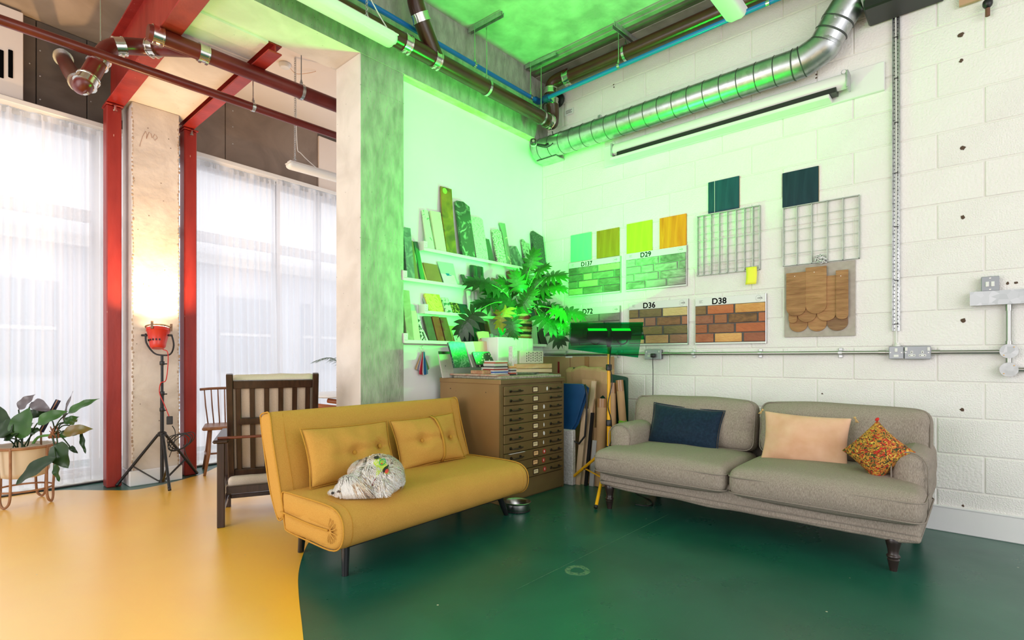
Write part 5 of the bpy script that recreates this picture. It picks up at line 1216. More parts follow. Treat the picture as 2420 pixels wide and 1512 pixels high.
# lowest and third ledge
S('stone_sample', 'tall sandstone strip by the column on the lowest ledge', L5((165,620),(130,30),(150,18),(220,28),(245,620)), 'sand', S4, th=.03)
t_ = S('timber_sample', 'cream strip right of the tall sandstone strip', L5((247,622),(235,260),(318,262),(325,625)), 'buff', S4)
S('glass_sample', 'narrow glass tag with a scribble rising behind the cream strip', L5((240,600),(232,180),(316,200),(320,600)), 'glass', S4, th=.004, Y=3.352)
S('terrazzo_sample', 'narrow white strip with black chips on the lowest ledge', L5((330,625),(323,335),(358,338),(378,628)), 'chips', S4)
S('timber_sample', 'thin pink slip before the three brick slips', L5((398,628),(388,480),(402,482),(418,630)), 'paper', S4)
S('brick_slip', 'dark grey brick slip, left of the row of three', L5((430,630),(395,335),(400,325),(482,328),(520,632)), 'slipg', S4, th=.02)
S('brick_slip', 'red brown brick slip, middle of the row of three', L5((530,632),(500,340),(505,328),(580,332),(612,632)), 'slipr', S4, th=.02)
S('brick_slip', 'umber brown brick slip, right of the row of three', L5((625,633),(593,345),(600,338),(672,342),(715,636)), 'slipb', S4, th=.02)
S('card_sample', 'tan card tall behind the white swing tag', L5((705,636),(688,438),(810,450),(815,640)), 'tan', S4, th=.004, Y=3.352)
t_ = S('swing_tag', 'white printed card in front of the tan card', L5((735,610),(735,455),(812,460),(812,615)), 'paper', S4, th=.003)
m = MB(); [m.box((.012,-.0006,.05+.008*i),(.055-.008*(i % 2),0,.053+.008*i)) for i in range(8)]; m.box((.02,-.0007,.015),(.032,0,.03)); m.build('print', m_grey, t_)
for k, x in enumerate((838, 888, 938)):
    p = onY(*px5(x, 630), 3.345); m = MB(); h = .145-.012*k
    m.tube([(0,0,h*i/14) for i in range(15)], [.018+.0015*(i % 2) for i in range(15)], 12); o = m.build('twisted_rod', mm_['rope'], None, True); o.location = (p.x, 3.365, S4+.0005); tag(o, ['left', 'middle', 'right'][k]+' one of three stubby dark ribbed rods on the lowest ledge', 'sample', 'dark ribbed rods on the lowest ledge')
S('sheet_sample', 'bottle green sheet on the lowest ledge behind the marble samples', L5((965,640),(950,365),(1055,372),(1060,640)), 'dgr2', S4)
S('sheet_sample', 'near black sheet beside the bottle green one', L5((1065,640),(1058,372),(1115,378),(1120,640)), 'blk', S4)
S('timber_sample', 'dark brown sheet right of the near black sheet', L5((1125,645),(1118,380),(1165,385),(1172,645)), 'brn', S4)
S('timber_sample', 'pale edged strip standing by the wire globe', L5((1180,650),(1165,395),(1176,395),(1190,650)), 'tan', S4)
fluted('white green fluted tile at the right end of the lowest ledge', L5((1665,660),(1640,418),(1725,420),(1752,662)), 'ptile', S4, 6)
S('sheet_sample', 'charcoal sheet at the very right end of the lowest ledge', L5((1760,664),(1735,450),(1815,470),(1838,668)), 'blk', S4)
S('glass_sample', 'small blue grey glass chip at the left end of the third ledge', L5((415,262),(390,105),(425,108),(428,262)), 'greyt', S3, Y=3.35)
S('tile_sample', 'square yellow swirled resin tile on the third ledge', L5((430,262),(408,70),(412,52),(588,68),(605,272)), 'yswirl', S3, th=.02)
S('terrazzo_sample', 'green and white terrazzo tile beside the yellow swirled tile', L5((625,275),(605,105),(688,103),(712,280)), 'terraz', S3, th=.018)
S('weave_sample', 'gold and black woven panel on the third ledge', L5((718,282),(702,150),(805,165),(812,292)), 'weave', S3)
S('tile_sample', 'plain dark teal tile on the third ledge', L5((812,292),(810,168),(912,182),(928,300)), 'teal', S3)
fluted('tall white fluted moulding on the third ledge', L5((940,302),(905,35),(1030,45),(1050,310)), 'flute', S3, 3)
S('timber_sample', 'pinkish box-like block behind the yellowing leaf on the third ledge', L5((1255,330),(1250,220),(1370,235),(1375,330)), 'tan', S3, th=.03)
S('glass_sample', 'dark teal glazed block right of the basket on the third ledge', L5((1640,365),(1620,240),(1700,255),(1715,370)), 'teal', S3, th=.03)
S('timber_sample', 'brown ribbed panel at the right end of the third ledge', L5((1720,370),(1690,240),(1790,245),(1800,375)), 'brn', S3)
# colour swatch bundle hanging on a hook
p = onY(*px5(335,712), YB-.012)
t = thing('swatch_bundle', 'bundle of coloured leather swatches hanging from a hook beside the chest', 'swatches', p)
MB().tube(bez([(0,.010,.01),(0,-.008,.012),(.002,-.012,0),(-.004,-.010,-.01)], 4), .003, 6).build('hook', m_steel, t, True)
MB().tube([(.016*math.cos(a)-.0, -.012, -.020+.022*math.sin(a)) for a in [2*PI*k/16 for k in range(16)]], .0016, 5, closed=True).build('ring', m_steel, t, True)
cols_ = [((.55,.30,.12),-.42),((.60,.48,.42),-.36),((.16,.15,.28),-.30),((.50,.42,.44),-.24),((.62,.02,.08),-.17),((.30,.01,.02),-.12),((.70,.70,.68),.0),((.01,.12,.30),.05),((.02,.03,.07),.09),((.60,.62,.62),.13),((.02,.30,.38),.20),((.10,.35,.08),.26),((.02,.20,.07),.31),((.42,.42,.20),.40)]
for k, (c, a) in enumerate(cols_):
    L_ = .155 if abs(a) > .2 else .185; w0 = .012; y = -.012-.003*(7-abs(k-7))
    pl_ = [(-w0*.5,0),(w0*.5,0),(w0*1.1,-L_*.9),(w0*.8,-L_),(-w0*.8,-L_),(-w0*1.1,-L_*.9)]
    o = MB().prism(pl_, .0025, Matrix.Translation((0, y-.0, -.035)) @ Matrix.Rotation(-a*1.0, 4, 'Y')).build('swatch', mat('swatch_%d' % k, c, rough=.5), t); flipfix(o)
# ================================================================== THINGS ON THE PLAN CHEST
def onchest(name, label, cat, pts, key, zs, Y, th, lean=0.0, rz=0, snapz=.03, m=None):
    P_ = [onY(x, y, Y) for x, y in pts]; xm = min(p.x for p in P_)
    poly = [(p.x-xm, max(0, p.z-zs)) for p in P_]; poly = [(x, 0 if z < snapz else z) for x, z in poly]
    o = flipfix(MB().prism(poly, th).build(name, m or mm_[key])); o.location = (xm, Y, zs+.0004); o.rotation_euler = (-lean, 0, rz)
    b = o.modifiers.new('b', 'BEVEL'); b.width = .0015; b.segments = 1
    return tag(o, label, cat)
T = CT+.0005
# stone slab lying on the chest top, two tones
sl = MB(); sl.box((CXL+.02, CYF+.012, T),(CXR-.02, CYF+.54, T+.022), bev=.004); slab_ = sl.build('stone_slab', mat('speckled_grey_slab', (.25,.23,.17), (.40,.36,.28), scale=70, lo=.4, hi=.6, rough=.4)); tag(slab_, 'thin speckled stone slab lying flat on the plan chest top', 'slab')
a_ = onY(1070,893,CYF+.01)
T2 = T+.0225
rb = MB(); rb.box((CXL+.0, CYF+.05, T2),(CXL+.16, CYF+.56, T2+.012), bev=.003); tag(rb.build('stone_offcut', mat('pink_stone', (.46,.20,.15), (.50,.38,.30), scale=12, rough=.8, bump=.6, dist=1)), 'rough pink edged stone offcut along the left edge of the chest top', 'stone')
tag(MB().box((CXL+.02,CYF+.20,T2+.0125),(CXL+.15,CYF+.34,T2+.042), bev=.004).build('brick_offcut', mat('rough_red_brick', (.34,.15,.08), (.50,.28,.16), scale=14, rough=.95, bump=1)), 'rough orange brick slip lying on the pink stone offcut', 'brick')
onchest('terrazzo_tile', 'large speckled terrazzo tile with a brown chip, left end of the chest top', 'tile', L5((590,1070),(547,790),(690,790),(720,960),(720,1070)), 'terrbig', T, 3.22, .012, .06)
onchest('dark_tile', 'dark sheet showing above the large speckled terrazzo tile', 'tile', L5((590,1060),(550,755),(690,758),(700,1060)), 'blk', T, 3.255, .008, .06)
Tt = T2+.0007
onchest('jade_tile', 'broken dark jade green stone tile leaning on the chest', 'tile', L5((735,955),(700,740),(678,650),(720,632),(760,640),(800,640),(875,655),(925,945)), 'jade', Tt, 3.02, .018, .10)
onchest('white_tile', 'narrow white tile leaning between the green and the black tiles', 'tile', L5((955,945),(882,640),(985,635),(1000,760),(1010,945)), 'paper', Tt, 3.06, .012, .12)
onchest('camel_tile', 'camel and black veined marble tile behind the black terrazzo', 'tile', L5((1020,945),(985,635),(1145,632),(1170,755),(1190,945)), 'camel', Tt, 3.10, .012, .12)
onchest('camel_tile', 'taller curved camel marble piece behind the other camel tile', 'tile', L5((1060,945),(1045,600),(1022,520),(1100,512),(1170,520),(1200,780),(1210,945)), 'camel', Tt, 3.16, .012, .10)
onchest('black_tile', 'square black terrazzo tile with pale and orange chips', 'tile', L5((1010,945),(975,770),(985,757),(1180,755),(1222,885),(1225,940)), 'darkterr', Tt, 2.98, .014, .18)
for k, (x, w0, y) in enumerate(((1175,40,545),(1225,40,548),(1285,38,552))):
    onchest('grey_strip', ['leftmost','middle','rightmost'][k]+' of three pale grey strips standing behind the white block', 'sample', L5((x+40,805),(x,y),(x+w0,y),(x+w0+22,805)), 'greyt', Tt, 3.20, .012, .08)
# books / cards pile
cb_ = [(.02,.05,.22),(.60,.60,.62),(.07,.15,.45),(.65,.63,.60),(.30,.04,.03),(.66,.64,.60),(.05,.05,.055),(.55,.55,.50),(.64,.62,.58),(.45,.10,.05),(.66,.64,.6)]
p = onY(*px5(1215,1000), 2.88)
for k in range(11):
    z = Tt+.0105*k; w_ = .17-.004*abs(k-3)+random.uniform(-.01,.01)
    o = MB().box((-w_/2,-.06,0),(w_/2,.06,.0095), bev=.001).build('sample_card', mat('card_stack_%d' % k, cb_[k % len(cb_)], rough=.5), None, loc=(p.x-.0+random.uniform(-.004,.004), 2.88+random.uniform(-.004,.004), z), rot=(0,0,random.uniform(-.05,.05)))
    tag(o, '%s card in the left pile below the black terrazzo tile' % ['bottom navy','second from bottom pale grey','third from bottom blue','fourth from bottom cream','fifth from bottom dark red','middle white','black','grey beige','off white','orange red','topmost off white'][k], 'card', 'left pile of sample cards')
p = onY(*px5(1360,1000), 2.86)
for k in range(7):
    z = Tt+.0105*k
    o = MB().box((-.035,-.06,0),(.035,.06,.0095), bev=.001).build('sample_card', mat('card_stackb_%d' % k, [(.03,.03,.035),(.50,.08,.05),(.6,.6,.58),(.05,.05,.05),(.64,.62,.58),(.5,.3,.12),(.75,.45,.15)][k], rough=.5), None, loc=(p.x+.004, 2.86, z), rot=(0,0,random.uniform(-.08,.08)))
    tag(o, '%s card in the small right pile by the white speckled post' % ['bottom black','second red','third white','fourth black','fifth cream','sixth brown','topmost orange'][k], 'card', 'right pile of sample cards')
# white box of fluted board under the plant
p0, p1b = onY(1177, 880, 3.0), onY(1260, 880, 3.0); zt = onY(1220, 798, 3.0).z
t = thing('white_block', 'tall white plaster box with ribbed face carrying the basket of the plant', 'block', (p0.x, 3.0, Tt))
Wb = p1b.x-p0.x; hb = zt-Tt; MB().box((0,0,0),(Wb,.20,hb), bev=.003).build('body', m_white, t)
for i in range(3): MB().box((Wb*(.48+.17*i), -.006, .0),(Wb*(.48+.17*i)+.022,-.0002,hb), bev=.002).build('rib', m_whitep, t)
onchest('white_post', 'slim white speckled post in front of the ribbed block', 'sample', L5((1418,1005),(1418,695),(1475,690),(1475,1005)), 'speck', Tt, 2.83, .045, 0, m=mat('white_speck', (.70,.68,.66), (.55,.52,.5), scale=60, rough=.5))
onchest('timber_block', 'lower pale timber block of two lying on the chest', 'timber', L5((1463,1005),(1463,968),(1888,965),(1888,1005)), 'buff', Tt, 2.80, .10, 0, snapz=.005, m=mat('pale_pine', (.66,.48,.30), (.72,.56,.38), scale=7, rough=.6, stretch=(.5,5,5)))
q = onY(*px5(1463,966), 2.80)
onchest('timber_block', 'upper timber block with rough bark like face, under the vent brick', 'timber', L5((1463,966),(1463,908),(1888,903),(1888,963)), 'buff', q.z+.001, 2.805, .10, 0, snapz=.012, m=mat('rough_pine', (.60,.36,.14), (.70,.50,.26), scale=11, rough=.8, bump=.8, bscale=20, stretch=(.6,3,3)))
# vent brick
q = onY(*px5(1505,902), 2.83); w_ = onY(*px5(1785,902), 2.83).x-q.x; h_ = onY(*px5(1563,750), 2.83).z-q.z
t = thing('vent_brick', 'cream vent block pierced with rows of slots on the timber blocks', 'block', (q.x, 2.83, onY(*px5(1463,905), 2.805).z+.0015))
MB().box((0,0,0),(w_,.045,h_), bev=.004).build('body', mat('cream_ceramic', (.62,.62,.48), rough=.5), t)
m = MB()
for i in range(8):
    for j in range(4):
        x = w_*(.27+.088*i); z = h_*(.14+.20*j+(.05 if i % 2 else 0)); MB().box((x,-.0008,z),(x+w_*.022,.002,z+h_*(.13 if i % 2 else .10))).build('slot', m_outline, t)
# phone and papers
q = onZ(*px5(1780,985), Tt+.012); t = thing('phone', 'small dark device lying on a slip of paper at the front of the chest', 'phone', (q.x, q.y+.02, Tt+.004), .5)
MB().box((-.06,-.035,0),(.06,.035,.012), bev=.004).build('body', m_blackp, t); MB().box((-.05,-.028,.0122),(.05,.028,.0126)).build('screen', mat('screen_glass', (.03,.05,.03), rough=.08), t)
for k, (px_, py_, sx_, sy_, a, c, lb) in enumerate(((1800,1005,.16,.09,.45,(.62,.66,.60),'pale paper slip under the dark device'),(1010,1032,.18,.02,.05,(.35,.12,.08),'brown strip at the front left of the chest top'),(1400,1022,.10,.02,.03,(.20,.07,.05),'dark red strip at the front middle of the chest top'),(940,965,.30,.02,.02,(.10,.22,.14),'long green strip lying before the jade tile'),(1900,1012,.14,.03,.1,(.30,.55,.38),'green paper edge at the right end of the chest top'))):
    q = onZ(*px5(px_, py_), Tt); z = .0
    o = MB().box((-sx_/2,-sy_/2,0),(sx_/2,sy_/2,.003)).build('paper_slip', mat('slip_%d' % k, c, rough=.6), None, loc=(max(CXL+.2, min(q.x, CXR-.1)), min(CYF+.16, max(q.y, CYF+.05)), Tt+z), rot=(0,0,a)); tag(o, lb, 'paper')
# green glass disc with wire globe
p = onY(*px5(1310,480), 3.15)
t = thing('wire_globe', 'green glass disc behind a thin black wire frame left of the basket', 'ornament', (p.x, 3.10, p.z))
MB().ell((0,.07,0), (.052,.006,.062), 20, 12).build('glass_disc', mat('green_disc', (.02,.35,.14), rough=.15), t, True)
m = MB(); R0 = .075
pts = [(R0*math.cos(a), 0, R0*math.sin(a)) for a in [PI/2+PI/3*k for k in range(6)]]
for k in range(6): m.tube([pts[k], pts[(k+1) % 6]], .0018, 6); m.tube([(0,-.04,0), pts[k]], .0018, 6)
m.tube([(0,0,-.075),(0,0,Tt-p.z)], .002, 6).tube([(-.04,0,Tt-p.z+.002),(.04,0,Tt-p.z+.002)], .002, 6); m.build('wire_frame', m_blackm, t, True)

# ================================================================== SPLIT LEAF PLANT
PB = Vector((onY(1231, 797, 3.09).x, 3.09, Tt+hb+.001))
bk_ = thing('plant_pot', 'striped woven basket with terracotta saucer on the white block', 'plant pot', PB)
m_bs = [mat('basket_straw', (.40,.28,.12), (.58,.42,.20), kind='wave', scale=60, rough=.9, bump=.9, bscale=80, stretch=(1,1,2)), mat('basket_black', (.012,.012,.012), rough=.9, bump=.8, bscale=80), mat('basket_red', (.22,.05,.03), (.30,.10,.05), scale=50, rough=.9, bump=.8, bscale=80)]
zz = 0.012; hh_ = .205; nb = 9
seq = [0,1,0,2,1,0,0,2,0]
for k in range(nb):
    z0 = zz+hh_*k/nb; r0 = .078+.012*math.sin(PI*(k+.5)/nb); m = MB()
    m.tube([(r0*math.cos(a), r0*math.sin(a), z0+hh_/nb/2) for a in [2*PI*i/36 for i in range(36)]], [hh_/nb*.52+.0018*(i % 2) for i in range(36)], 8, closed=True); m.build('woven_band', m_bs[seq[k]], bk_, True)
MB().lathe([(.075,0),(.095,.004),(.100,.014),(.09,.014)], 24).build('saucer', mat('terracotta_saucer', (.36,.10,.04), rough=.6), bk_, True, auto=40)
MB().lathe([(.07,.195),(.04,.205),(.001,.21)], 16).build('soil', mat('soil', (.03,.018,.01), (.07,.04,.02), scale=50, rough=1, bump=1), bk_)
pl_t = thing('split_leaf_plant', 'green split leaf plant spreading from the striped basket', 'plant', PB+Vector((0,0,.215)))
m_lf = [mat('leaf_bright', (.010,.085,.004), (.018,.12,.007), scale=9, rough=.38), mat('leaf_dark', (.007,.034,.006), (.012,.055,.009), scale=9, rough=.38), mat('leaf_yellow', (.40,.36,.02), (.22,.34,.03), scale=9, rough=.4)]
def split_leaf(L, seed, lob=6):
    rnd = random.Random(seed); m = MB()
    def dz(x, y): r = math.hypot(x, y); return -.35*r*r/L-.25*abs(x)*.3
    def strip(b, d, ln, w0, curl):
        n = 6; L_ = []; R__ = []
        pos = Vector(b); dr = Vector(d).normalized()
        for i in range(n+1):
            f = i/n; w = w0*(.62+.55*math.sin(PI*min(1, f*1.05))**1)*(1-f**3)**.8
            nrm = Vector((-dr.y, dr.x)); c = pos
            L_.append(c+nrm*w); R__.append(c-nrm*w); pos = pos+dr*(ln/n)
            ca_, sa_ = math.cos(curl/n), math.sin(curl/n); dr = Vector((dr.x*ca_-dr.y*sa_, dr.x*sa_+dr.y*ca_))
        vs = []; 
        for a, b2 in zip(L_, R__): mid = (a+b2)/2; vs += [(a.x,a.y,dz(a.x,a.y)+.006), (mid.x,mid.y,dz(mid.x,mid.y)), (b2.x,b2.y,dz(b2.x,b2.y)+.006)]
        fs = []
        for i in range(n): k = 3*i; fs += [[k,k+1,k+4,k+3],[k+1,k+2,k+5,k+4]]
        m.add(vs, fs)
    strip((0,-.02*L), (0,1), L*.98, L*.085, 0)
    for i in range(lob):
        f = i/(lob-1); y = L*(.02+.62*f); ang = math.radians(-42+92*f); ln = L*(.50+.12*math.sin(PI*f)-.14*f)*rnd.uniform(.9,1.08)
        for s in (-1, 1): strip((s*.01*L, y), (s*math.cos(ang), math.sin(ang)), ln, L*.080*rnd.uniform(.9,1.1), s*.35)
    return m
lfm = []
for k in range(4):
    o = split_leaf(1.0, k+3).build('leaf', m_lf[0], pl_t, True); lfm.append(o.data); bpy.data.objects.remove(o)
lfmm = {(k, c): None for k in range(4) for c in range(3)}
for (k, c) in lfmm:
    d_ = lfm[k].copy(); d_.materials[0] = m_lf[c]; lfmm[(k, c)] = d_
m_stem = mat('leaf_stalk', (.10,.26,.05), rough=.45)
base = PB+Vector((0,0,.22)); right = Vector((RX, RY, 0)); fwd = Vector((FX, FY, 0))
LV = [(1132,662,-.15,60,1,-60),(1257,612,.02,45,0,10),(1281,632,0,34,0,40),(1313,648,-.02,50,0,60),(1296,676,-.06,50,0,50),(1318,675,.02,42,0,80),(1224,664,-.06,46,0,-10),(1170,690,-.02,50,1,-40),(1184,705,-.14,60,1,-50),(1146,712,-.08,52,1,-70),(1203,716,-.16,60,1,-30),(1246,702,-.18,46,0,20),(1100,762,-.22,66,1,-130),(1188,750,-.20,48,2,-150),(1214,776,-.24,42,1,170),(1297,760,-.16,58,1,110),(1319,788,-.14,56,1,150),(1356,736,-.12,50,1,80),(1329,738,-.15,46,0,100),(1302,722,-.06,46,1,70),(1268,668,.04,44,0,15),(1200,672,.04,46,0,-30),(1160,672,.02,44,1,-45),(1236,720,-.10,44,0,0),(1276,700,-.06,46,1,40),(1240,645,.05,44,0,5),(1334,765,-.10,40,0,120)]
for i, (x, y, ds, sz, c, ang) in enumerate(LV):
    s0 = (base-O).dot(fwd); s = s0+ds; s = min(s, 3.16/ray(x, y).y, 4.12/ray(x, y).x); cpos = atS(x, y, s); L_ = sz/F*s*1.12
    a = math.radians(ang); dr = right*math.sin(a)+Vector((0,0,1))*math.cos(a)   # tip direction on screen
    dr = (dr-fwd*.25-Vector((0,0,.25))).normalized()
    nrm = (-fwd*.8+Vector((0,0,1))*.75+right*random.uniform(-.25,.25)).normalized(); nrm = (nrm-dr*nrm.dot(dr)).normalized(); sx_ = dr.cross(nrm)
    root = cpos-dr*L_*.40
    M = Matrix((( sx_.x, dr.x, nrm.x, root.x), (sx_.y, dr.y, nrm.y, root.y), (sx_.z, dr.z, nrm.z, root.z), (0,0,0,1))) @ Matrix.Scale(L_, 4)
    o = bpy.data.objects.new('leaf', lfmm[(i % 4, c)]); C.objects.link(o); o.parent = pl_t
    o.matrix_local = Matrix.Translation(-pl_t.location) @ M
    mid = (base+root)/2+Vector((0,0,.05 if root.z > base.z-.02 else .10)); b0 = base+right*random.uniform(-.03,.03)+Vector((0,0,-.01))
    MB().tube([v-pl_t.location for v in bez([b0, mid, root], 6)], .0028, 6).build('stalk', m_stem, pl_t, True)
MB().ell((0,0,.0), (.035,.03,.05), 10, 8).build('crown', mat('fibrous_crown', (.10,.05,.02), (.16,.10,.04), scale=30, rough=1, bump=1), pl_t)

# ================================================================== CARDBOARD CORNER
m_kr = mat('kraft_card', (.42,.25,.12), (.50,.31,.16), scale=3, rough=.8, bump=.1, bscale=20); m_kr2 = mat('kraft_card_dark', (.30,.17,.08), (.36,.21,.10), scale=3, rough=.8); m_tape = mat('parcel_tape', (.34,.17,.07), rough=.25)
m_ply = mat('birch_ply', (.58,.40,.25), (.66,.48,.32), scale=6, rough=.6, stretch=(5,5,.5)); m_port = mat('blue_portfolio', (.005,.055,.16), (.008,.07,.20), scale=8, rough=.45)
# flattened box standing at the back against the block wall
t = thing('cardboard_box', 'wide brown cardboard box at the back of the corner under the conduit', 'box', (4.10, 3.30, 0), -PI/2)
zt = onX(1380, 842, 4.10).z; L_ = 3.30-onX(1433, 842, 4.10).y
MB().box((0,0,0),(L_*.48,.14,zt), bev=.003).box((L_*.48+.003,.004,0),(L_,.14,zt), bev=.003).build('panel', m_kr, t)
MB().box((L_*.70,-.0006,.0),(L_*.76,.0,zt)).build('tape', m_tape, t); MB().box((L_*.30,-.0008,zt-.16),(L_*.33,-.0001,zt-.05)).build('red_mark', mat('dark_red_print', (.25,.01,.01), rough=.6), t)
MB().box((L_*.42,-.001,zt-.012),(L_*.52,.02,zt+.002)).build('sticker', m_white, t)
t = thing('green_board', 'dark green rounded board leaning behind the cardboard tubes', 'board', (3.98, onX(1484, 890, 3.98).y+.0, 0), -PI/2)
z1_ = onX(1484,893,3.98).z; z2_ = onX(1355,868,3.98).z; w_ = onX(1355,868,3.98).y-onX(1484,893,3.98).y; t.location = (3.98, onX(1355,868,3.98).y, 0)
pl_ = [(0,.45),(0,z2_),(w_*.96,z1_+.01),(w_-.003,z1_+.002),(w_,z1_-.02),(w_,.45)]
o = flipfix(MB().prism(pl_, .008).build('board', mat('green_sheet', (.004,.055,.032), rough=.3), t))
MB().box((.02,.0,0),(w_-.02,.008,.45)).build('support', m_kr2, t)
# crumpled kraft paper wrap
def blob(name, label, cat, loc, w_, d_, h_, m_, seed, amp=.03, fr=5, rz=0):
    m = MB().rbox(w_, d_, h_, min(w_, d_)*.35, 8, fn=lambda q, u, v, t_: q+Vector((noise.noise(q*fr+Vector((seed,0,0))), noise.noise(q*fr+Vector((0,seed,0)))*.6, noise.noise(q*fr*1.3+Vector((0,0,seed)))))*amp)
    o = m.build(name, m_, None, False, loc=loc, rot=(0,0,rz)); return tag(o, label, cat)
p = onX(1385, 870, 3.93)
t = blob('paper_wrap', 'crumpled brown kraft paper wrapping over the boards behind the blue folder', 'paper', (4.02, p.y+.02, .0), .50, .10, p.z+.005, m_kr, 2.2, .035, 6, -PI/2)
# blue portfolio folder with black strap
p = onZ(1345, 1130, 0)
xf, Yb_ = 3.70, 2.78
def bb_(x, y): return onX(x, y, 3.74)
pts_ = [(1320,905),(1333,906),(1375,907),(1384,914),(1382,930),(1360,1000),(1348,1018),(1334,1018),(1320,1018)]
P_ = [bb_(x, y) for x, y in pts_]; y0_ = P_[0].y
t = thing('portfolio_case', 'blue zipped portfolio case with a black strap leaning beside the plan chest', 'portfolio', (3.74, y0_, .0), -PI/2)
o = flipfix(MB().prism([(y0_-p.y, p.z) for p in P_], .022).build('case', m_port, t)); bv = o.modifiers.new('b','BEVEL'); bv.width = .005; bv.segments = 2
o = flipfix(MB().prism([(y0_-p.y+.012, p.z-.008) for p in P_], .012, Matrix.Translation((0,.024,0))).build('case_back', m_port, t))
st_ = [(1384,908),(1389,930),(1388,980),(1384,1030),(1370,1048),(1355,1040),(1350,1020)]
MB().tube([(y0_-bb_(x,y).y, -.01, bb_(x,y).z) for x, y in st_], .009, 5).build('strap', m_blackp, t, True)
MB().box((y0_-P_[5].y-.12,.004,.24),(y0_-P_[5].y-.06,.03,P_[6].z+.02)).build('support', m_kr2, t)
# bubble wrapped parcel below
p = onX(1356, 1016, 3.72); q = onX(1333, 1016, 3.72)
tag(MB().box((0,0,0),(q.y-p.y+.10,.05,p.z), bev=.006).build('wrapped_parcel', mat('bubble_wrap', (.50,.47,.46), (.66,.64,.64), scale=50, rough=.25, bump=.8, bscale=70), None, loc=(3.70, q.y+.10, 0), rot=(0,0,-PI/2)), 'flat parcel in clear bubble wrap standing below the blue portfolio', 'parcel')
def lean_board(name, label, cat, xb, xt, wpx, yt, X, th, m_, lean_x=.12, yb=None):
    a = onX(xt, yt, X+lean_x); base_y = onX(xb, 1130, X).y; w_ = abs(onX(xt, yt, X+lean_x).y-onX(xt+wpx, yt, X+lean_x).y)
    o = MB(); 
    top = Vector((X+lean_x, a.y, a.z)); bot = Vector((X, base_y, 0)); n = 1
    vs = [bot, bot+Vector((0,-w_,0)), top+Vector((0,-w_,0)), top]; vs = vs+[v+Vector((th,0,0)) for v in vs]; l = Vector((X, base_y, 0))
    o.add([v-l for v in vs], [(0,1,2,3),(7,6,5,4),(0,4,5,1),(1,5,6,2),(2,6,7,3),(3,7,4,0)]); o = flipfix(o.build(name, m_, None, loc=l)); return tag(o, label, cat)
lean_board('plywood_board', 'pale plywood board leaning just right of the blue portfolio', 'board', 1358, 1376, 12, 965, 3.76, .015, m_ply, .05)
lean_board('plywood_board', 'second plywood board, taller, seen between strap and black strip', 'board', 1370, 1398, 10, 900, 3.80, .015, m_ply, .08)
lean_board('cardboard_sheet', 'tall tan cardboard sheet with taped top behind the plywood', 'cardboard', 1378, 1376, 30, 896, 3.86, .012, m_kr, .03)
lean_board('black_strip', 'narrow black board strip leaning among the timber', 'board', 1380, 1396, 6, 975, 3.78, .02, m_blackm, .04)
lean_board('grey_sheet', 'pale grey edge of a board right of the black strip', 'board', 1392, 1400, 10, 1040, 3.80, .02, mat('grey_board', (.45,.43,.43), rough=.5), .02)
lean_board('cardboard_sheet', 'brown cardboard edge standing low left of the tubes', 'cardboard', 1402, 1403, 10, 1010, 3.82, .03, m_kr2, .02)
def tubec(label, xb, xt, yt, X, r, mark=None, dx=.05):
    a = onX(xt, yt, X+dx); b = Vector((X, onX(xb, 1130, X).y, r*.1)); t = thing('cardboard_tube', label, 'cardboard tube', (b.x, b.y, 0))
    d = a-Vector((b.x, b.y, 0)); MB().tube([Vector((0,0,.003)), d], r, 20).build('tube', m_kr, t, True, auto=50)
    MB().tube([d*.90, d*1.003], r*1.02, 20).build('taped_end', m_tape, t, True, auto=50)
    if mark:
        m = MB()
        for k in range(5): m.tube([d*(.60+.006*k)+Vector((math.cos(2*PI*i/16)*r*1.06, math.sin(2*PI*i/16)*r*1.06, .004*math.sin(i*1.3+k))) for i in range(16)], .003, 4, closed=True)
        m.build('green_string', mat('green_string', (.18,.55,.03), rough=.6), t)
tubec('wide plain cardboard tube standing left of the yellow stand', 1418, 1422, 942, 3.84, .042)
tubec('cardboard tube behind the yellow stand with a printed white label', 1449, 1448, 905, 3.90, .03)
tubec('cardboard tube tied with bright green string right of the yellow stand', 1485, 1464, 899, 3.90, .032, True)
lean_board('poster_roll', 'white and green printed packet edge between tubes and green board', 'packet', 1455, 1443, 7, 912, 3.93, .02, m_white, .03)

# ================================================================== YELLOW WORK LAMP STAND AND GEL
TC = Vector((3.68, 2.24, 0))
t = thing('work_light_stand', 'yellow tripod stand with twin work lamps wrapped in green gel', 'work light', TC)
m_yel = m_yelp
zt1 = .86; feet = [onZ(1408,1203), onZ(1340,1142), Vector((3.98, 1.98, 0))]
MB().tube([(0,0,.28),(0,0,.66)], .016, 14).build('lower_pole', m_yel, t, True, auto=50)
MB().tube([(0,0,.60),(0,0,1.02)], .0135, 14).build('upper_pole', m_yel, t, True, auto=50); MB().tube([(0,0,1.02),(0,0,1.20)], .011, 12).build('top_pole', m_yel, t, True, auto=50)
for z in (.545,.99): MB().lathe([(.020,0),(.024,.004),(.024,.045),(.020,.05)], 16, (0,0,z)).build('clamp_collar', m_blackp, t, True, auto=40)
for f_ in feet:
    d = f_-TC; hub = Vector((0,0,.36)); mid = hub.lerp(d, .55)
    l = MB().tube([hub+Vector((d.x,d.y,0)).normalized()*.02, d+Vector((0,0,.014))], .0125, 12).build('leg', m_yel, t, True, auto=50)
    MB().tube([Vector((d.x*.985,d.y*.985,.026)), Vector((d.x*1.01,d.y*1.01,.010))], .0145, 12).build('rubber_foot', m_blackp, l, True, auto=50)
    MB().beam((0,0,.10), mid, .016, .006).build('brace', m_yel, t); MB().ell(mid, (.012,.012,.012), 8, 6).build('bolt', m_blackp, t)
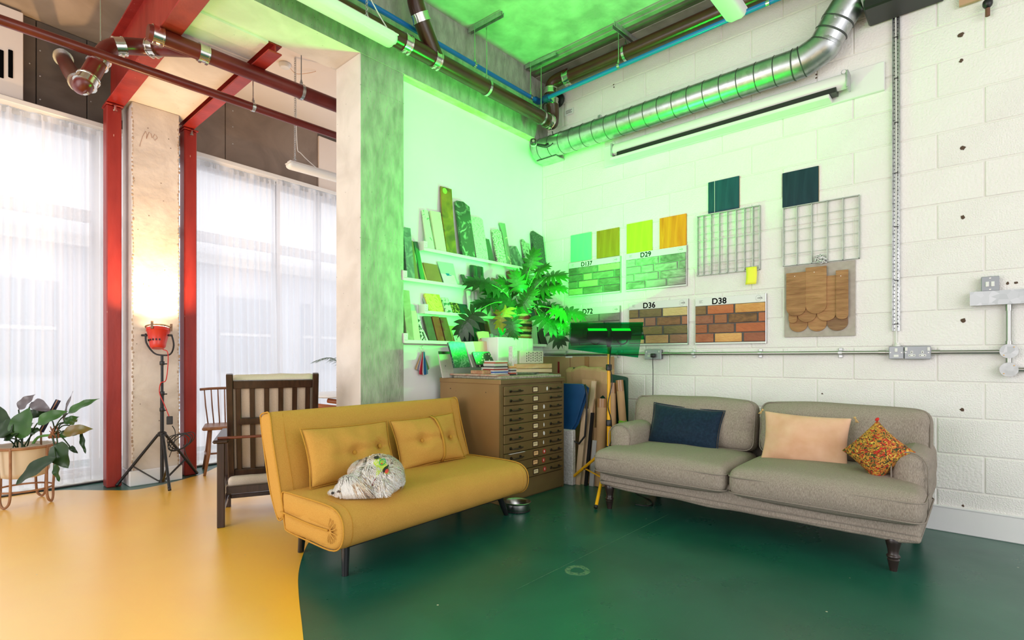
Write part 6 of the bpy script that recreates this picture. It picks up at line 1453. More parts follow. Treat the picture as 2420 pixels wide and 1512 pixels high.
MB().lathe([(.024,0),(.024,.05)], 14, (0,0,.335)).lathe([(.018,0),(.018,.03)], 14, (0,0,.09)).build('hub', m_blackp, t, True, auto=40)
MB().tube([(0,0,.1),(0,0,.3)], .008, 10).build('inner_rod', m_yel, t, True)
m = MB(); m.lathe([(.014,0),(.030,.06),(.034,.075),(.02,.08)], 14, (0,0,1.18)); m.box((-.05,-.012,1.235),(.05,.012,1.25), bev=.003); m.build('head_mount', m_blackp, t, True, auto=40)
camdir = right
for s in (-1, 1):
    c = camdir*(.095*s)+Vector((0,0,1.275))
    m = MB(); m.tube(bez([Vector((0,0,1.235)), camdir*.04*s+Vector((0,0,1.26)), camdir*.09*s+Vector((0,0,1.205)), camdir*.14*s+Vector((0,0,1.215)), camdir*.155*s+Vector((0,0,1.27))], 5), .005, 6); m.build('flex', m_blackp, t, True)
    M = Matrix.Translation(c) @ Matrix.Rotation(YAW, 4, 'Z') @ Matrix.Rotation(.5, 4, 'X')
    MB().box((-.085,-.02,-.035),(.085,.03,.045), M, .006).build('lamp_housing', m_blackp, t)
    MB().box((-.075,-.015,.0455),(.075,.025,.0475), M).build('lamp_glass', emit('green_lamp_glass_%d' % (s+1), (.01,1,.08), 2.5), t)
cbz = [Vector((.0,-.02,1.18)), Vector((-.02,-.02,1.05)), Vector((.0,-.03,.9)), Vector((-.028,-.01,.72)), Vector((0,-.02,.6)), Vector((.015,-.02,.45)), Vector((-.02,-.02,.35)), Vector((.05,-.06,.12)), Vector((.12,-.18,.008)), Vector((.02,-.36,.006)), Vector((-.12,-.42,.006)), Vector((-.16,-.32,.006))]
MB().tube(bez(cbz, 8), .0042, 6).build('cable', m_blackp, t, True)
# green gel, clipped over the lamps, drooping towards the camera
gc = [(1348,762),(1510,761),(1524,766),(1522,790),(1516,800),(1503,845),(1430,838),(1343,822)]
sG = (TC-O).dot(fwd)-.075
def gel(name, label, pts, s_top, s_bot, m_, nu=22, nv=8, seed=0):
    a, b, c_, d = pts   # tl, tr, br, bl (pixels)
    vs = []; fs = []
    for j in range(nv+1):
        for i in range(nu+1):
            u, v = i/nu, j/nv; x = (a[0]*(1-u)+b[0]*u)*(1-v)+(d[0]*(1-u)+c_[0]*u)*v; y = (a[1]*(1-u)+b[1]*u)*(1-v)+(d[1]*(1-u)+c_[1]*u)*v
            s = s_top*(1-v)+s_bot*v-.05*math.sin(v*PI)+.012*noise.noise(Vector((u*4+seed, v*2, 0))); vs.append(atS(x, y, s))
    for j in range(nv):
        for i in range(nu): k = j*(nu+1)+i; fs.append([k, k+1, k+nu+2, k+nu+1])
    l = vs[0].copy(); o = MB().add([v-l for v in vs], fs).build(name, m_, None, True, loc=l); return tag(o, label, 'lighting gel')
m_gel = glassy('green_gel', (.0,.40,.13), .25, .03); m_gel2 = glassy('green_gel_b', (.0,.40,.13), .25, .03)
gel('lighting_gel', 'translucent green lighting gel draped in front of the work lamps', [(1347,763),(1521,761),(1508,845),(1343,825)], sG+.02, sG-.06, m_gel)
gel('lighting_gel', 'second smaller green gel sheet folded behind the front one', [(1352,766),(1516,764),(1524,802),(1346,812)], sG+.20, sG+.13, m_gel2, seed=4)
# ================================================================== RECLINING ARMCHAIR SEEN FROM BEHIND
m_dk = mat('dark_stained_oak', (.022,.010,.007), (.045,.020,.013), scale=9, rough=.28, stretch=(5,5,.6)); m_crm = fabric('cream_upholstery', (.56,.46,.36), (.66,.56,.46), 240, .25, 0)
ac = thing('armchair', 'dark wood reclining armchair with cream cushions, seen from behind', 'armchair', (1.285, 3.66, 0), -.42)
WC = .62
for x in (0, WC):
    MB().box((x-.022,-.022,0),(x+.022,.022,.545), bev=.004).build('leg', m_dk, ac); MB().box((x-.022,.49,0),(x+.022,.534,.545), bev=.004).build('leg', m_dk, ac)
    MB().box((x-.045,-.05,.545),(x+.045,.60,.567), bev=.008).build('armrest', m_dk, ac)
    MB().box((x-.014,.02,.17),(x+.014,.49,.235), bev=.003).build('side_rail', m_dk, ac); MB().box((x-.012,.02,.07),(x+.012,.49,.10), bev=.003).build('stretcher', m_dk, ac)
MB().box((.022,.495,.165),(WC-.022,.53,.235), bev=.003).build('front_rail', m_dk, ac); MB().box((.022,.50,.06),(WC-.022,.525,.09), bev=.003).build('stretcher', m_dk, ac)
MB().box((.022,.10,.185),(WC-.022,.135,.235), bev=.003).build('rear_rail', m_dk, ac)
MB().tube([(-.02,-.004,.575),(WC+.02,-.004,.575)], .009, 10).build('support_rod', mat('rod_wood', (.16,.04,.02), rough=.3), ac, True, auto=40)
bA = Vector((0,.215,.275)); bT = Vector((0,.035,.985)); ang_ = math.atan2(bA.y-bT.y, bT.z-bA.z)
MB_ = Matrix.Translation((0, bA.y, bA.z)) @ Matrix.Rotation(ang_, 4, 'X'); LB = (bT-bA).length
for x in (.045, WC-.045): MB().box((x-.020,-.015,0),(x+.020,.02,LB), MB_, .004).build('back_post', m_dk, ac)
for x in (.095, WC-.095): MB().box((x-.016,-.006,.03),(x+.016,.012,LB-.06), MB_, .003).build('back_stile', m_dk, ac)
MB().box((.065,-.010,LB-.10),(WC-.065,.016,LB-.045), MB_, .004).build('back_rail', m_dk, ac); MB().box((.065,-.010,.0),(WC-.065,.016,.055), MB_, .004).build('back_rail', m_dk, ac); MB().box((.10,-.012,.38),(WC-.10,.010,.425), MB_, .003).build('back_rail', m_dk, ac)
for k in range(4): x = .115+(WC-.23)*(k+.72)/4.45; MB().box((x-.016,-.004,.05),(x+.016,.010,LB-.09), MB_, .002).build('slat', m_dk, ac)
MB().rbox(WC-.07, .12, LB-.03, .045, 10, fn=wrinkle(.006,9,2), M=MB_ @ Matrix.Translation((WC/2,.082,.0))).build('back_cushion', m_crm, ac, True)
MB().rbox(WC-.05, .40, .085, .035, 10, fn=wrinkle(.006,9,4), M=Matrix.Translation((WC/2,.36,.20))).build('seat_cushion', m_crm, ac, True)
# ================================================================== BLACK TRIPOD WITH RED SPOT LAMP
TL = Vector((1.377, 5.262, 0))
t = thing('tripod_spot_lamp', 'red theatre spot lamp with barn clips on a black tripod before the concrete pier', 'lamp', TL)
MB().tube([(0,0,.03),(0,0,.80)], .0145, 14).build('lower_pole', m_blackm, t, True, auto=50); MB().tube([(0,0,.74),(0,0,1.11)], .011, 12).build('upper_pole', m_blackm, t, True, auto=50)
for z in (.64,.78,1.04): MB().lathe([(.016,0),(.019,.004),(.019,.03),(.016,.034)], 14, (0,0,z-.01)).tube([(0,0,z),(.035,-.01,z)], .005, 8).build('locking_collar', m_blackp, t, True, auto=40)
MB().lathe([(.03,0),(.034,.01),(.034,.03),(.02,.04)], 14, (0,0,.42)).build('top_hub', m_blackp, t, True, auto=40); MB().lathe([(.026,0),(.026,.022)], 14, (0,0,.022)).build('lower_hub', m_blackp, t, True, auto=40)
for px, py in ((275,1151),(401,1162),(466,1121)):
    d = onZ(px, py)-TL; d.z = .012; hub = Vector((d.x,d.y,0)).normalized()*.03+Vector((0,0,.435)); mid = hub.lerp(d, .62)
    l = MB().tube([hub, d], .0115, 10).build('leg', m_blackm, t, True, auto=50); MB().tube([d.lerp(hub,.05), d], .0125, 10).build('rubber_foot', m_blackp, l, True)
    MB().beam(Vector((d.x,d.y,0)).normalized()*.028+Vector((0,0,.035)), mid, .018, .006).build('brace', m_blackm, t); MB().ell(mid, (.011,.011,.011), 8, 6).build('bolt', m_steel, t)
m_rl = mat('red_lamp_can', (.62,.03,.012), rough=.3)
tilt = Matrix.Translation((-.03,0,1.27)) @ Matrix.Rotation(YAW, 4, 'Z') @ Matrix.Rotation(-.10, 4, 'Y') @ Matrix.Rotation(-.20, 4, 'X')
MB().lathe([(.045,-.10),(.058,-.085),(.060,-.06),(.082,.045),(.088,.05),(.088,.075),(.080,.078),(.078,.06),(.05,-.04),(.02,-.06)], 28, M=tilt).build('lamp_can', m_rl, t, True, auto=40)
MB().tube([tilt @ Vector((.091*math.cos(a), .091*math.sin(a), .085)) for a in [2*PI*k/28 for k in range(28)]], .007, 8, closed=True).build('lens_ring', mat('brass_ring', (.45,.30,.18), rough=.3, metal=1), t, True)
MB().lathe([(.078,.082),(.04,.090),(.001,.092)], 24, M=tilt).build('lens', emit('warm_lens', (1,.72,.42), 14), t, True)
for a in (PI*.75, PI*1.25+.9, PI*.1): 
    c = Vector((.096*math.cos(a), .096*math.sin(a), .05)); MB().beam(tilt @ c, tilt @ (c+Vector((0,0,.065))), .018, .010).build('clip', mat('clip_brass_%d' % int(a*10), (.30,.18,.12), rough=.4, metal=.8), t)
vs_ = MB(); [vs_.beam(tilt @ Vector((.069*math.cos(a), .069*math.sin(a), -.045)), tilt @ Vector((.071*math.cos(a), .071*math.sin(a), -.03)), .010, .006) for a in [-2.2+.35*k for k in range(5)]]; vs_.build('vent_slots', m_blackp, t)['kind'] = 'stuff'
rt = right; MB().tube(bez([Vector((-.03,0,1.30))-rt*.105, Vector((-.03,0,1.22))-rt*.10, Vector((-.01,0,1.135))-rt*.06, Vector((0,0,1.115)), Vector((.01,0,1.125))+rt*.06, Vector((-.0,0,1.2))+rt*.10, Vector((-.02,0,1.29))+rt*.105], 5), .007, 8).build('yoke', m_blackm, t, True)
MB().tube([Vector((-.03,0,1.285))-rt*.085, Vector((-.03,0,1.285))-rt*.14], .009, 8).tube([Vector((-.03,0,1.285))+rt*.085, Vector((-.03,0,1.285))+rt*.12], .009, 8).build('knob', m_blackp, t, True)
def L_(px, py, ds=0): return atS(px, py, (TL-O).dot(fwd)+ds)-TL
MB().tube(bez([L_(385,826,-.05), L_(396,832,-.05), L_(397,860,-.03), L_(392,898,-.02), L_(380,905,-.02), L_(377,928,-.02), L_(388,955,-.03), L_(400,985,-.05)], 6), .004, 6).build('red_cable', mat('red_flex', (.55,.015,.01), rough=.4), t, True)
q = L_(401,993,-.05); MB().rbox(.045,.03,.07,.006,2, M=Matrix.Translation(q+Vector((0,0,-.035))) @ Matrix.Rotation(YAW+.5, 4, 'Z')).build('dimmer_box', m_blackp, t)
coil = MB()
for k in range(5):
    c0 = L_(419+k*1.5,1044,-.03); r1, r2 = .085+.006*k, .062+.005*k; coil.tube([c0+rt*(r1*math.cos(a)+.01*math.sin(k*2))+Vector((0,0,r2*math.sin(a+.2*k)))+fwd*(.01*math.sin(a*2+k)+.006*k) for a in [2*PI*i/28 for i in range(28)]], .0036, 6, closed=True)
coil.tube(bez([L_(407,1006,-.05), L_(414,1020,-.03), L_(412,1045,-.03), L_(400,1080,-.03)], 6), .0036, 6)
coil.tube(bez([L_(434,1050,-.02), L_(440,1075,.0), L_(455,1100,.1), L_(468,1117,.3)], 6), .0036, 6); coil.build('cable_coil', m_blackp, t, True)

# ================================================================== POTTED PLANT AT LEFT
m_pot = mat('cream_pot', (.70,.60,.46), rough=.45); m_rat = mat('rattan', (.24,.10,.04), (.38,.18,.08), scale=15, rough=.5)
PC = Vector((.511, 5.38, 0))
st_ = thing('rattan_plant_stand', 'bent rattan stand with looped feet holding the cream pot', 'plant stand', PC)
MB().tube([(.185*math.cos(a), .185*math.sin(a), .43) for a in [2*PI*k/30 for k in range(30)]], .010, 8, closed=True).build('top_ring', m_rat, st_, True)
MB().tube([(.17*math.cos(a), .17*math.sin(a), .115) for a in [2*PI*k/30 for k in range(30)]], .007, 8, closed=True).build('lower_ring', m_rat, st_, True)
for k in range(4):
    a = -.9+PI/2*k; a2 = a+.42
    def pr(a, r, z): return (r*math.cos(a), r*math.sin(a), z)
    MB().tube(bez([pr(a,.188,.44), pr(a,.185,.3), pr(a+.02,.180,.12), pr(a+.06,.182,.04), pr((a+a2)/2,.186,.010), pr(a2-.06,.182,.04), pr(a2-.02,.180,.12), pr(a2,.186,.26), pr(a2,.188,.44)], 6), .0085, 8).build('leg_loop', m_rat, st_, True)
pt = thing('plant_pot', 'round cream pot hanging in the rattan stand', 'plant pot', PC+Vector((0,0,.20)))
MB().lathe([(.10,0),(.13,.01),(.150,.05),(.162,.235),(.168,.24),(.160,.24),(.150,.20),(.12,.19),(.001,.19)], 32).build('pot', m_pot, pt, True, auto=50)
MB().lathe([(.148,.188),(.08,.2),(.001,.202)], 16).build('soil', bpy.data.materials['soil'], pt)
MB().ell((.05,-.09,.22), (.045,.04,.032), 12, 8).build('stone_ball', mat('spotted_stone', (.42,.36,.26), (.2,.16,.1), scale=40, rough=.7), pt, True)
lp = thing('leafy_plant', 'dark glossy leafed plant in the cream pot beside the first red post', 'plant', PC+Vector((0,0,.40)))
m_l2 = [mat('glossy_leaf_dark', (.012,.030,.009), (.022,.055,.015), scale=6, rough=.3, spec=.3), mat('glossy_leaf_green', (.022,.075,.013), (.045,.13,.022), scale=6, rough=.3, spec=.3), mat('glossy_leaf_purple', (.09,.075,.085), (.14,.12,.13), scale=6, rough=.3), mat('leaf_orange_rim', (.16,.10,.02), (.06,.14,.02), scale=7, rough=.3)]
def oval_leaf(root, tip, wd_, nrm, mm, droop=.05, parent=None, fold=.25):
    root = Vector(root); tip = Vector(tip); d = tip-root; Ln = d.length; d.normalize(); n = Vector(nrm); n = (n-d*n.dot(d)).normalized(); x = d.cross(n)
    N_ = 12; vs = []; fs = []
    for i in range(N_+1):
        f = i/N_; w = wd_/2*(math.sin(PI*f**.75))**.8*(1-.15*f) if 0 < f < 1 else 0
        c = root+d*Ln*f-n*(droop*Ln*(2*f-1)**2)+n*droop*Ln
        for u in (-1,-.5,0,.5,1): vs.append(c+x*w*u+n*(abs(u)*w*fold+.006*math.sin(f*14+u)*abs(u)))
    for i in range(N_):
        for k in range(4): a = i*5+k; fs.append([a, a+1, a+6, a+5])
    l = root.copy(); return MB().add([v-parent.location for v in vs], fs).build('leaf', mm, parent, True)
sP = (PC-O).dot(fwd); b0 = PC+Vector((-.01,-.01,.40))
crown2 = atS(128, 1028, sP-.05)
LF = [((15,1035),(-8,955),46,0,-.05,0),((48,1038),(72,962),46,1,-.10,0),((30,1020),(-12,1012),40,0,-.12,0),((44,968),(84,932),22,2,0,0),((76,950),(120,972),22,2,.02,0),((88,1000),(162,972),26,1,-.14,0),((160,977),(236,942),18,1,-.05,1),((148,1024),(221,1014),24,3,-.12,1),((138,1030),(197,1022),14,1,-.05,1),((193,1022),(203,1072),9,0,-.05,1),((136,1046),(162,1106),40,0,-.15,1),((132,1082),(38,1146),34,0,-.22,1),((134,1092),(141,1138),15,1,-.05,1),((60,985),(110,975),22,0,.0,0),((55,1010),(80,1000),24,1,.03,0),((95,1015),(60,1030),18,1,-.05,0),((150,998),(173,924),5,2,0,1),((120,990),(100,960),20,2,.05,1),((150,1000),(188,985),16,1,.05,1),((10,1040),(55,1010),22,0,-.12,0),((165,1005),(185,990),10,3,.02,1),((165,1055),(184,1072),9,0,0,1)]
for (bx, by), (tx, ty), w_, c, ds, cr_ in LF:
    s = sP+ds; r_ = atS(bx, by, s); tp = atS(tx, ty, s-.04*(1 if ty > by else -1)); wd_ = w_/F*s*1.35
    oval_leaf(r_, tp, wd_, -fwd*.8+Vector((0,0,.5))+right*random.uniform(-.3,.3), m_l2[c], .06, lp)
    bs = b0+right*random.uniform(-.05,.04)+fwd*random.uniform(-.04,.04) if cr_ == 0 else crown2+right*random.uniform(-.02,.02)
    if (r_-bs).length > .05: MB().tube([v-lp.location for v in bez([bs, (bs+r_)/2+Vector((0,0,.03)), r_], 5)], .0045, 6).build('stalk', m_l2[0], lp, True)
MB().tube([v-lp.location for v in bez([b0+right*.06, (b0+crown2)/2+Vector((0,0,.04)), crown2], 5)], .009, 8).build('stem', m_stem, lp, True)
cr2 = MB(); [cr2.tube([crown2-lp.location+right*(.04*math.cos(a))+Vector((0,0,-.02)), crown2-lp.location+right*(.025*math.cos(a*1.7))+fwd*.02*math.sin(a)+Vector((0,0,.05+.02*math.sin(a*3)))], [.009,.003], 6) for a in [i*.7 for i in range(9)]]
cr2.build('bud_crown', mat('red_brown_bud', (.20,.07,.03), (.30,.12,.05), scale=20, rough=.7), lp, True)
q1, q2 = atS(97, 1020, sP+.10), atS(138, 945, sP+.16)
t = thing('plant_support', 'dark blue slat with an orange streak leaning behind the leafy plant', 'slat', q1)
MB().beam((0,0,-(q1.z-.42)), (0,0,0), .012, .012).build('stick', m_rat, t); MB().beam((0,0,0), q2-q1, .034, .012, fwd).build('slat', mat('dark_blue_slat', (.012,.018,.05), rough=.3), t); MB().beam(fwd*-.008, (q2-q1)-fwd*.008, .008, .003, fwd).build('streak', mat('orange_streak', (.45,.22,.12), rough=.5), t)

# ================================================================== SPINDLE CHAIR, TABLE, PALM BEHIND
m_elm = mat('elm_wood', (.22,.085,.035), (.32,.14,.06), scale=8, rough=.4, stretch=(4,4,.6))
SCp = Vector((1.985, 5.50, 0)); t = thing('spindle_chair', 'brown spindle back wooden chair beside the second red post', 'chair', SCp, -.25)
MB().rbox(.40,.38,.032,.015,5, fn=lambda q, u, v, w_: Vector((q.x*(1-.12*v), q.y, q.z-.008*(1-u*u)*(1-v*v)*(w_ > 0))), M=Matrix.Translation((0,0,.415))).build('seat', m_elm, t, True)
for x, y in ((-.15,-.15),(.15,-.15),(-.14,.14),(.14,.14)): MB().tube([(x*1.35,y*1.3,0),(x*1.12,y*1.1,.2),(x,y,.418)], [.011,.017,.013], 10).build('leg', m_elm, t, True)
MB().tube([(-.178,-.175,.17),(-.175,.165,.17)], .009, 8).tube([(.178,-.175,.17),(.175,.165,.17)], .009, 8).tube([(-.178,0,.17),(.178,0,.17)], .009, 8).build('stretcher', m_elm, t, True)
for k in range(7): x = -.15+.05*k; MB().tube([(x,.155,.44),(x*1.12,.20,.62),(x*1.18,.235,.775)], [.0055,.0065,.005], 8).build('spindle', m_elm, t, True)
MB().tube(bez([(-.215,.215,.780),(-.1,.245,.785),(.1,.245,.785),(.215,.215,.780)], 6), .013, 10).build('top_rail', m_elm, t, True)
TP = atS(822, 930, 5.0); t = thing('round_table', 'white round table edge behind the armchair, beside the concrete column', 'table', (TP.x, TP.y, 0))
MB().lathe([(.36,.735),(.375,.742),(.375,.755),(.36,.76),(.001,.76)], 36).build('tabletop', m_white, t, True, auto=40); MB().lathe([(.22,0),(.21,.015),(.03,.04),(.025,.70),(.12,.735)], 24).build('pedestal', m_white, t, True, auto=40)
q = atS(775, 962, 4.62); t = thing('curved_chair', 'reddish wooden chair with a curved back tucked at the white table', 'chair', (q.x, q.y, 0), .6)
MB().tube(bez([(-.20,.10,.70),(-.19,-.08,.68),(-.08,-.19,.66),(.08,-.19,.66),(.19,-.08,.68),(.20,.10,.70)], 6), .022, 10).build('back_rail', mat('red_elm', (.38,.10,.035), (.45,.14,.05), scale=8, rough=.3), t, True)
MB().lathe([(.19,.42),(.20,.43),(.20,.45),(.001,.455)], 24).build('seat', m_elm, t, True, auto=40)
for a in (.6,2.2,3.9,5.4): MB().tube([(.20*math.cos(a),.20*math.sin(a),0),(.14*math.cos(a),.14*math.sin(a),.425)], .014, 8).build('leg', m_elm, t, True)
for a in (-2.5,-.65): MB().tube([(.17*math.cos(a),.17*math.sin(a),.44),(.19*math.cos(a),.19*math.sin(a),.68)], .012, 8).build('back_post', m_elm, t, True)
t = thing('palm_plant', 'small palm whose frond tips peep out left of the concrete column', 'plant', (TP.x+.02, TP.y, .762))
MB().lathe([(.06,0),(.07,.01),(.08,.12),(.07,.12),(.001,.11)], 18).build('pot', m_pot, t, True, auto=40)
for k in range(8):
    a = 2*PI*k/8+.1; d = Vector((math.cos(a), math.sin(a), 0))
    if k in (3,4): d = (-right+fwd*(.1 if k == 3 else -.25)).normalized()
    sp = bez([Vector((0,0,.10)), d*.06+Vector((0,0,.24)), d*.18+Vector((0,0,.33)), d*.31+Vector((0,0,.30))], 6); m = MB(); m.tube(sp, .0025, 5)
    for i in range(6, len(sp)):
        f = (i-6)/(len(sp)-6); sd = d.cross(Vector((0,0,1)))
        for s in (-1,1): 
            tp = sp[i]+sd*s*(.07*(1-f*.6))+d*.05-Vector((0,0,.03)); m.add([sp[i], sp[i]+d*.006, tp], [(0,1,2)])
    m.build('frond', mat('palm_leaf', (.05,.10,.05), (.09,.15,.08), scale=8, rough=.5) if k == 0 else bpy.data.materials['palm_leaf'], t)

# ================================================================== SLEEPING DOG ON THE SOFA BED
q = onZ(860, 1166, .383); DG = Vector((q.x, q.y, .380))
dog = thing('dog', 'small curled up white and cream long haired dog in a green patterned harness', 'dog', DG, YAW)
E = [((.052,.105,.080),(.125,.105,.098)),((-.030,.125,.070),(.085,.085,.078)),((.130,.055,.062),(.060,.090,.070)),((.030,.020,.070),(.085,.065,.070)),((-.010,-.015,.062),(.070,.050,.055)),
     ((-.055,-.045,.052),(.066,.056,.054)),((-.090,-.062,.040),(.044,.044,.038)),((-.108,-.080,.029),(.030,.028,.028)),((.000,-.062,.034),(.060,.035,.036)),((.105,-.035,.040),(.045,.040,.044)),((.070,-.062,.018),(.050,.022,.016)),((.115,-.058,.022),(.030,.026,.020)),((-.150,-.035,.018),(.026,.022,.017)),((.09,.12,.04),(.09,.07,.045)),((0,.06,.03),(.10,.08,.035))]
m = MB()
for c, r in E: m.ell(c, r, 18, 12)
body = m.build('body', mat('dog_undercoat', (.62,.55,.46), (.72,.66,.58), scale=14, rough=.9), dog, True)
rm = body.modifiers.new('r', 'REMESH'); rm.mode = 'VOXEL'; rm.voxel_size = .006; rm.use_smooth_shade = True
sm_ = body.modifiers.new('s', 'SMOOTH'); sm_.factor = .6; sm_.iterations = 6
bpy.context.view_layer.update()
ev = body.evaluated_get(bpy.context.evaluated_depsgraph_get()); me = bpy.data.meshes.new_from_object(ev)
body.modifiers.clear(); body.data = me; me.name = 'body'
for p_ in me.polygons: p_.use_smooth = True
bv = BVHTree.FromPolygons([v.co for v in me.vertices], [list(p_.vertices) for p_ in me.polygons])
rnd = random.Random(5); pols = [p_ for p_ in me.polygons]; 
import bisect
cum = []; s_ = 0
for p_ in pols: s_ += p_.area; cum.append(s_)
m_fur = [mat('fur_white', (.78,.75,.72), rough=.75), mat('fur_cream', (.66,.52,.38), rough=.75), mat('fur_tan', (.36,.23,.14), rough=.75), mat('fur_dark', (.14,.11,.10), rough=.75)]
F_ = [MB(), MB(), MB(), MB()]
cnt = 0
while cnt < 20000:
    p_ = pols[bisect.bisect(cum, rnd.random()*s_) % len(pols)]; c = p_.center+Vector((rnd.uniform(-.002,.002),)*3); n = p_.normal
    if n.z < -.35 or c.z < .004: continue
    cnt += 1
    head = c.x < -.02 and c.y < -.005; ear = -.075 < c.x < .045 and c.y < -.045 and not c.x < -.095
    muzzle = c.x < -.095
    if muzzle: ln = rnd.uniform(.006,.012)
    elif ear: ln = rnd.uniform(.032,.052)
    elif head: ln = rnd.uniform(.024,.040)
    else: ln = rnd.uniform(.018,.036)
    flow = Vector((0,0,-1))+Vector((.35,-.25,0)) if (head or ear) else Vector((.25,-.15,-.5)) if c.x > 0 else Vector((-.4,-.2,-.4))
    if c.x > .12: flow = Vector((.6,.1,-.4))
    flow += Vector((noise.noise(c*30), noise.noise(c*30+Vector((7,0,0))), noise.noise(c*30+Vector((0,7,0)))))*.55
    tg = (flow-n*flow.dot(n)); tg = tg.normalized() if tg.length > 1e-4 else Vector((1,0,0))
    pc_ = noise.noise(c*14+Vector((3,3,3)))
    if ear and c.x > -.03: k = rnd.choice((0,0,1,2,2,3)) if c.z < .05 else rnd.choice((0,0,1,2))
    elif head: k = 0 if pc_ < .25 else rnd.choice((0,1))
    elif c.y > .06: k = rnd.choice((0,1)) if pc_ < .1 else rnd.choice((0,1,1))
    else: k = 0 if rnd.random() < .85 else 1
    wv = .0011+rnd.random()*.0010; sd = n.cross(tg).normalized()*wv
    a = c; b1_ = c+n*ln*.35+tg*ln*.45; b2_ = c+n*ln*.30+tg*ln*1.0
    lift = .55 if (ear or head) else .9
    b1_ = c+n*ln*.30*lift*1.4+tg*ln*.5; b2_ = c+n*ln*.28*lift+tg*ln
    if b2_.z < .003: b2_.z = .003+rnd.random()*.004
    if b1_.z < .002: b1_.z = .003
    F_[k].add([a-sd, a+sd, b1_+sd*.8, b1_-sd*.8, b2_], [(0,1,2,3),(3,2,4)])
LH = [MB(), MB(), MB(), MB()]
for i in range(1500):                                      # long hair of the crown and the ear falling over the cushion
    f = rnd.random(); rx_ = -.085+.085*f+rnd.uniform(-.006,.006); rz_ = .062+.028*math.sin(PI*f)+rnd.uniform(-.03,.012)
    h_ = bv.ray_cast(Vector((rx_, -.4, rz_)), Vector((0,1,0)))
    if not h_[0]: continue
    r0 = h_[0]; g = f**1.1; tip = Vector((rx_+.020+.060*g+rnd.uniform(-.007,.007), -.108+.012*g+rnd.uniform(-.008,.006), rnd.uniform(.001,.012)))
    mid_ = (r0+tip)/2+Vector((.004,-.016,.012+.006*rnd.random())); q1_ = r0.lerp(mid_, .5)+Vector((0,-.004,.006)); q3_ = mid_.lerp(tip, .55)+Vector((0,-.006,.004))
    w_ = .0011+.0008*rnd.random(); sd = Vector((1,.3,0)).normalized()*w_
    k = (0 if f < .45 else rnd.choice((0,0,1,2)) if f < .75 else rnd.choice((0,1,2,2,3)))
    pt_ = [r0, q1_, mid_, q3_]; vv = []
    for q_ in pt_: vv += [q_-sd, q_+sd]
    LH[k].add(vv+[tip], [(0,1,3,2),(2,3,5,4),(4,5,7,6),(6,7,8)])
for k, nm in enumerate(('long white head hair','long cream head hair','long tan ear hair','long dark ear tips')):
    if LH[k].v: o = LH[k].build('long_hair', m_fur[k], body); o['kind'] = 'stuff'; o['label'] = nm
for k, nm in enumerate(('white fur','cream fur','tan fur','dark grey fur tips')):
    o = F_[k].build('fur', m_fur[k], body); o['kind'] = 'stuff'; o['label'] = nm
def onbody(x, z, off=.004):
    h = bv.ray_cast(Vector((x, -.4, z)), Vector((0,1,0)));  return h[0]+h[1]*off if h[0] else None
def dpx(x, y): s = (DG-O).dot(fwd); return ((x-CX)/F*s-(DG-O).dot(right), H-(y-HY)/F*s-DG.z)
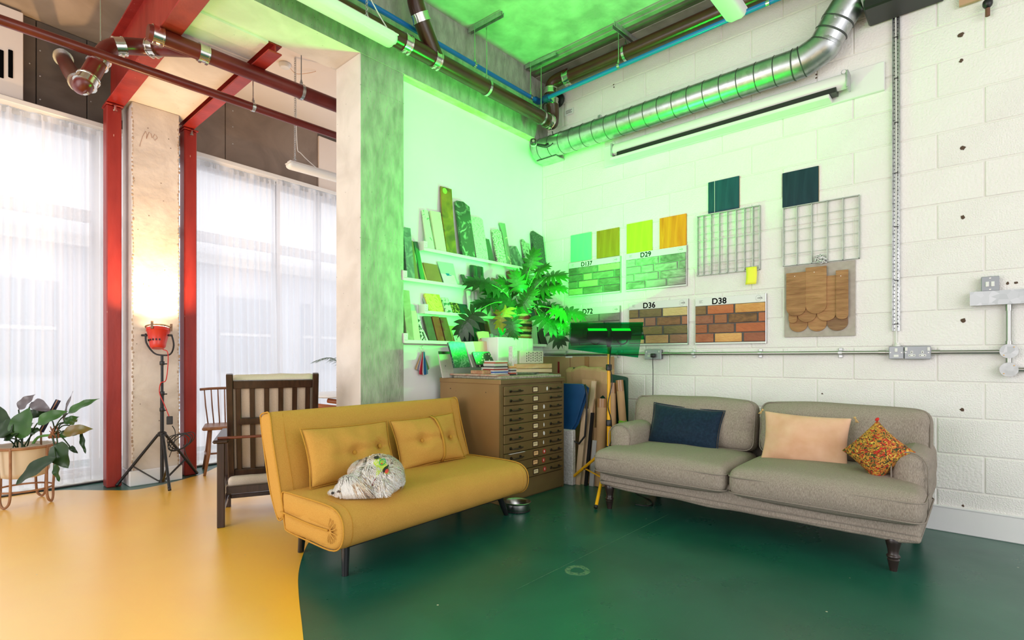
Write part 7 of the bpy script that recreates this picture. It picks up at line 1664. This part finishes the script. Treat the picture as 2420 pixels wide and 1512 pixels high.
# nose, eye, harness draped over the shoulders
MB().ell((-.126,-.111,.034), (.008,.006,.007), 10, 8).build('nose', mat('dog_nose', (.015,.013,.014), rough=.3), dog, True)
MB().ell((-.092,-.114,.042), (.010,.006,.007), 10, 8).build('eye', mat('dog_eye', (.05,.025,.015), rough=.2), dog, True)
m_har = mat('green_harness', (.42,.58,.05), (.50,.62,.08), scale=20, rough=.6)
def cc(x, y): return (760+x/10.8, 1050+y/10.8)
Aa = [cc(*p_) for p_ in ((1290,470),(1430,455),(1520,500),(1600,560),(1680,640),(1740,760))]; Bb = [cc(*p_) for p_ in ((1300,560),(1400,650),(1420,830),(1480,740),(1560,700),(1660,770))]
vs = []; fs = []; na, nb_ = 15, 6
for i in range(na+1):
    f = i/na*(len(Aa)-1); k = min(int(f), len(Aa)-2); g = f-k
    a = (Aa[k][0]*(1-g)+Aa[k+1][0]*g, Aa[k][1]*(1-g)+Aa[k+1][1]*g); b = (Bb[k][0]*(1-g)+Bb[k+1][0]*g, Bb[k][1]*(1-g)+Bb[k+1][1]*g)
    for j in range(nb_+1):
        h = j/nb_; x, z = dpx(a[0]*(1-h)+b[0]*h, a[1]*(1-h)+b[1]*h); r_ = onbody(x, z, .014); vs.append(r_ or Vector((x, .0, z)))
for i in range(na):
    for j in range(nb_): k = i*(nb_+1)+j; fs.append([k, k+1, k+nb_+2, k+nb_+1])
har = MB().add(vs, fs).build('harness', m_har, dog, True); md = har.modifiers.new('s', 'SOLIDIFY'); md.thickness = .004
def patch(x, y, rx, ry, mm, nm, off=.020, tube=0):
    pts = []
    for k in range(14):
        a = 2*PI*k/14; X_, Z_ = dpx(x+rx*math.cos(a), y+ry*math.sin(a)); r_ = onbody(X_, Z_, off); 
        if r_: pts.append(r_)
    if tube: return MB().tube(pts, tube, 6, closed=True).build(nm, mm, har, True)
    c = sum(pts, Vector())/len(pts); return MB().add(pts+[c-Vector((0,.003,0))], [[i, (i+1) % len(pts), len(pts)] for i in range(len(pts))]).build(nm, mm, har)
x, y = cc(1500,545); patch(x, y, 5.5, 5, mat('green_ring', (.0,.35,.08), rough=.4), 'leash_ring', .020, .0022)
x, y = cc(1655,690); patch(x, y, 5, 6.5, m_blackp, 'dark_patch'); x, y = cc(1700,740); patch(x, y, 3, 3.5, mat('red_patch', (.5,.05,.03), rough=.6), 'red_patch', .022)
x, y = cc(1340,460); patch(x, y, 5.5, 2.2, m_blackp, 'dark_patch'); x, y = cc(1495,575); patch(x, y, 1.8, 1.8, bpy.data.materials['red_patch'], 'red_patch', .021)
stp = [onbody(*dpx(*cc(a, b)), .012) for a, b in ((1420,830),(1400,930),(1370,1020))]
MB().tube([s for s in stp if s], .003, 6).build('strap', mat('dark_red_strap', (.25,.04,.03), rough=.6), har, True)
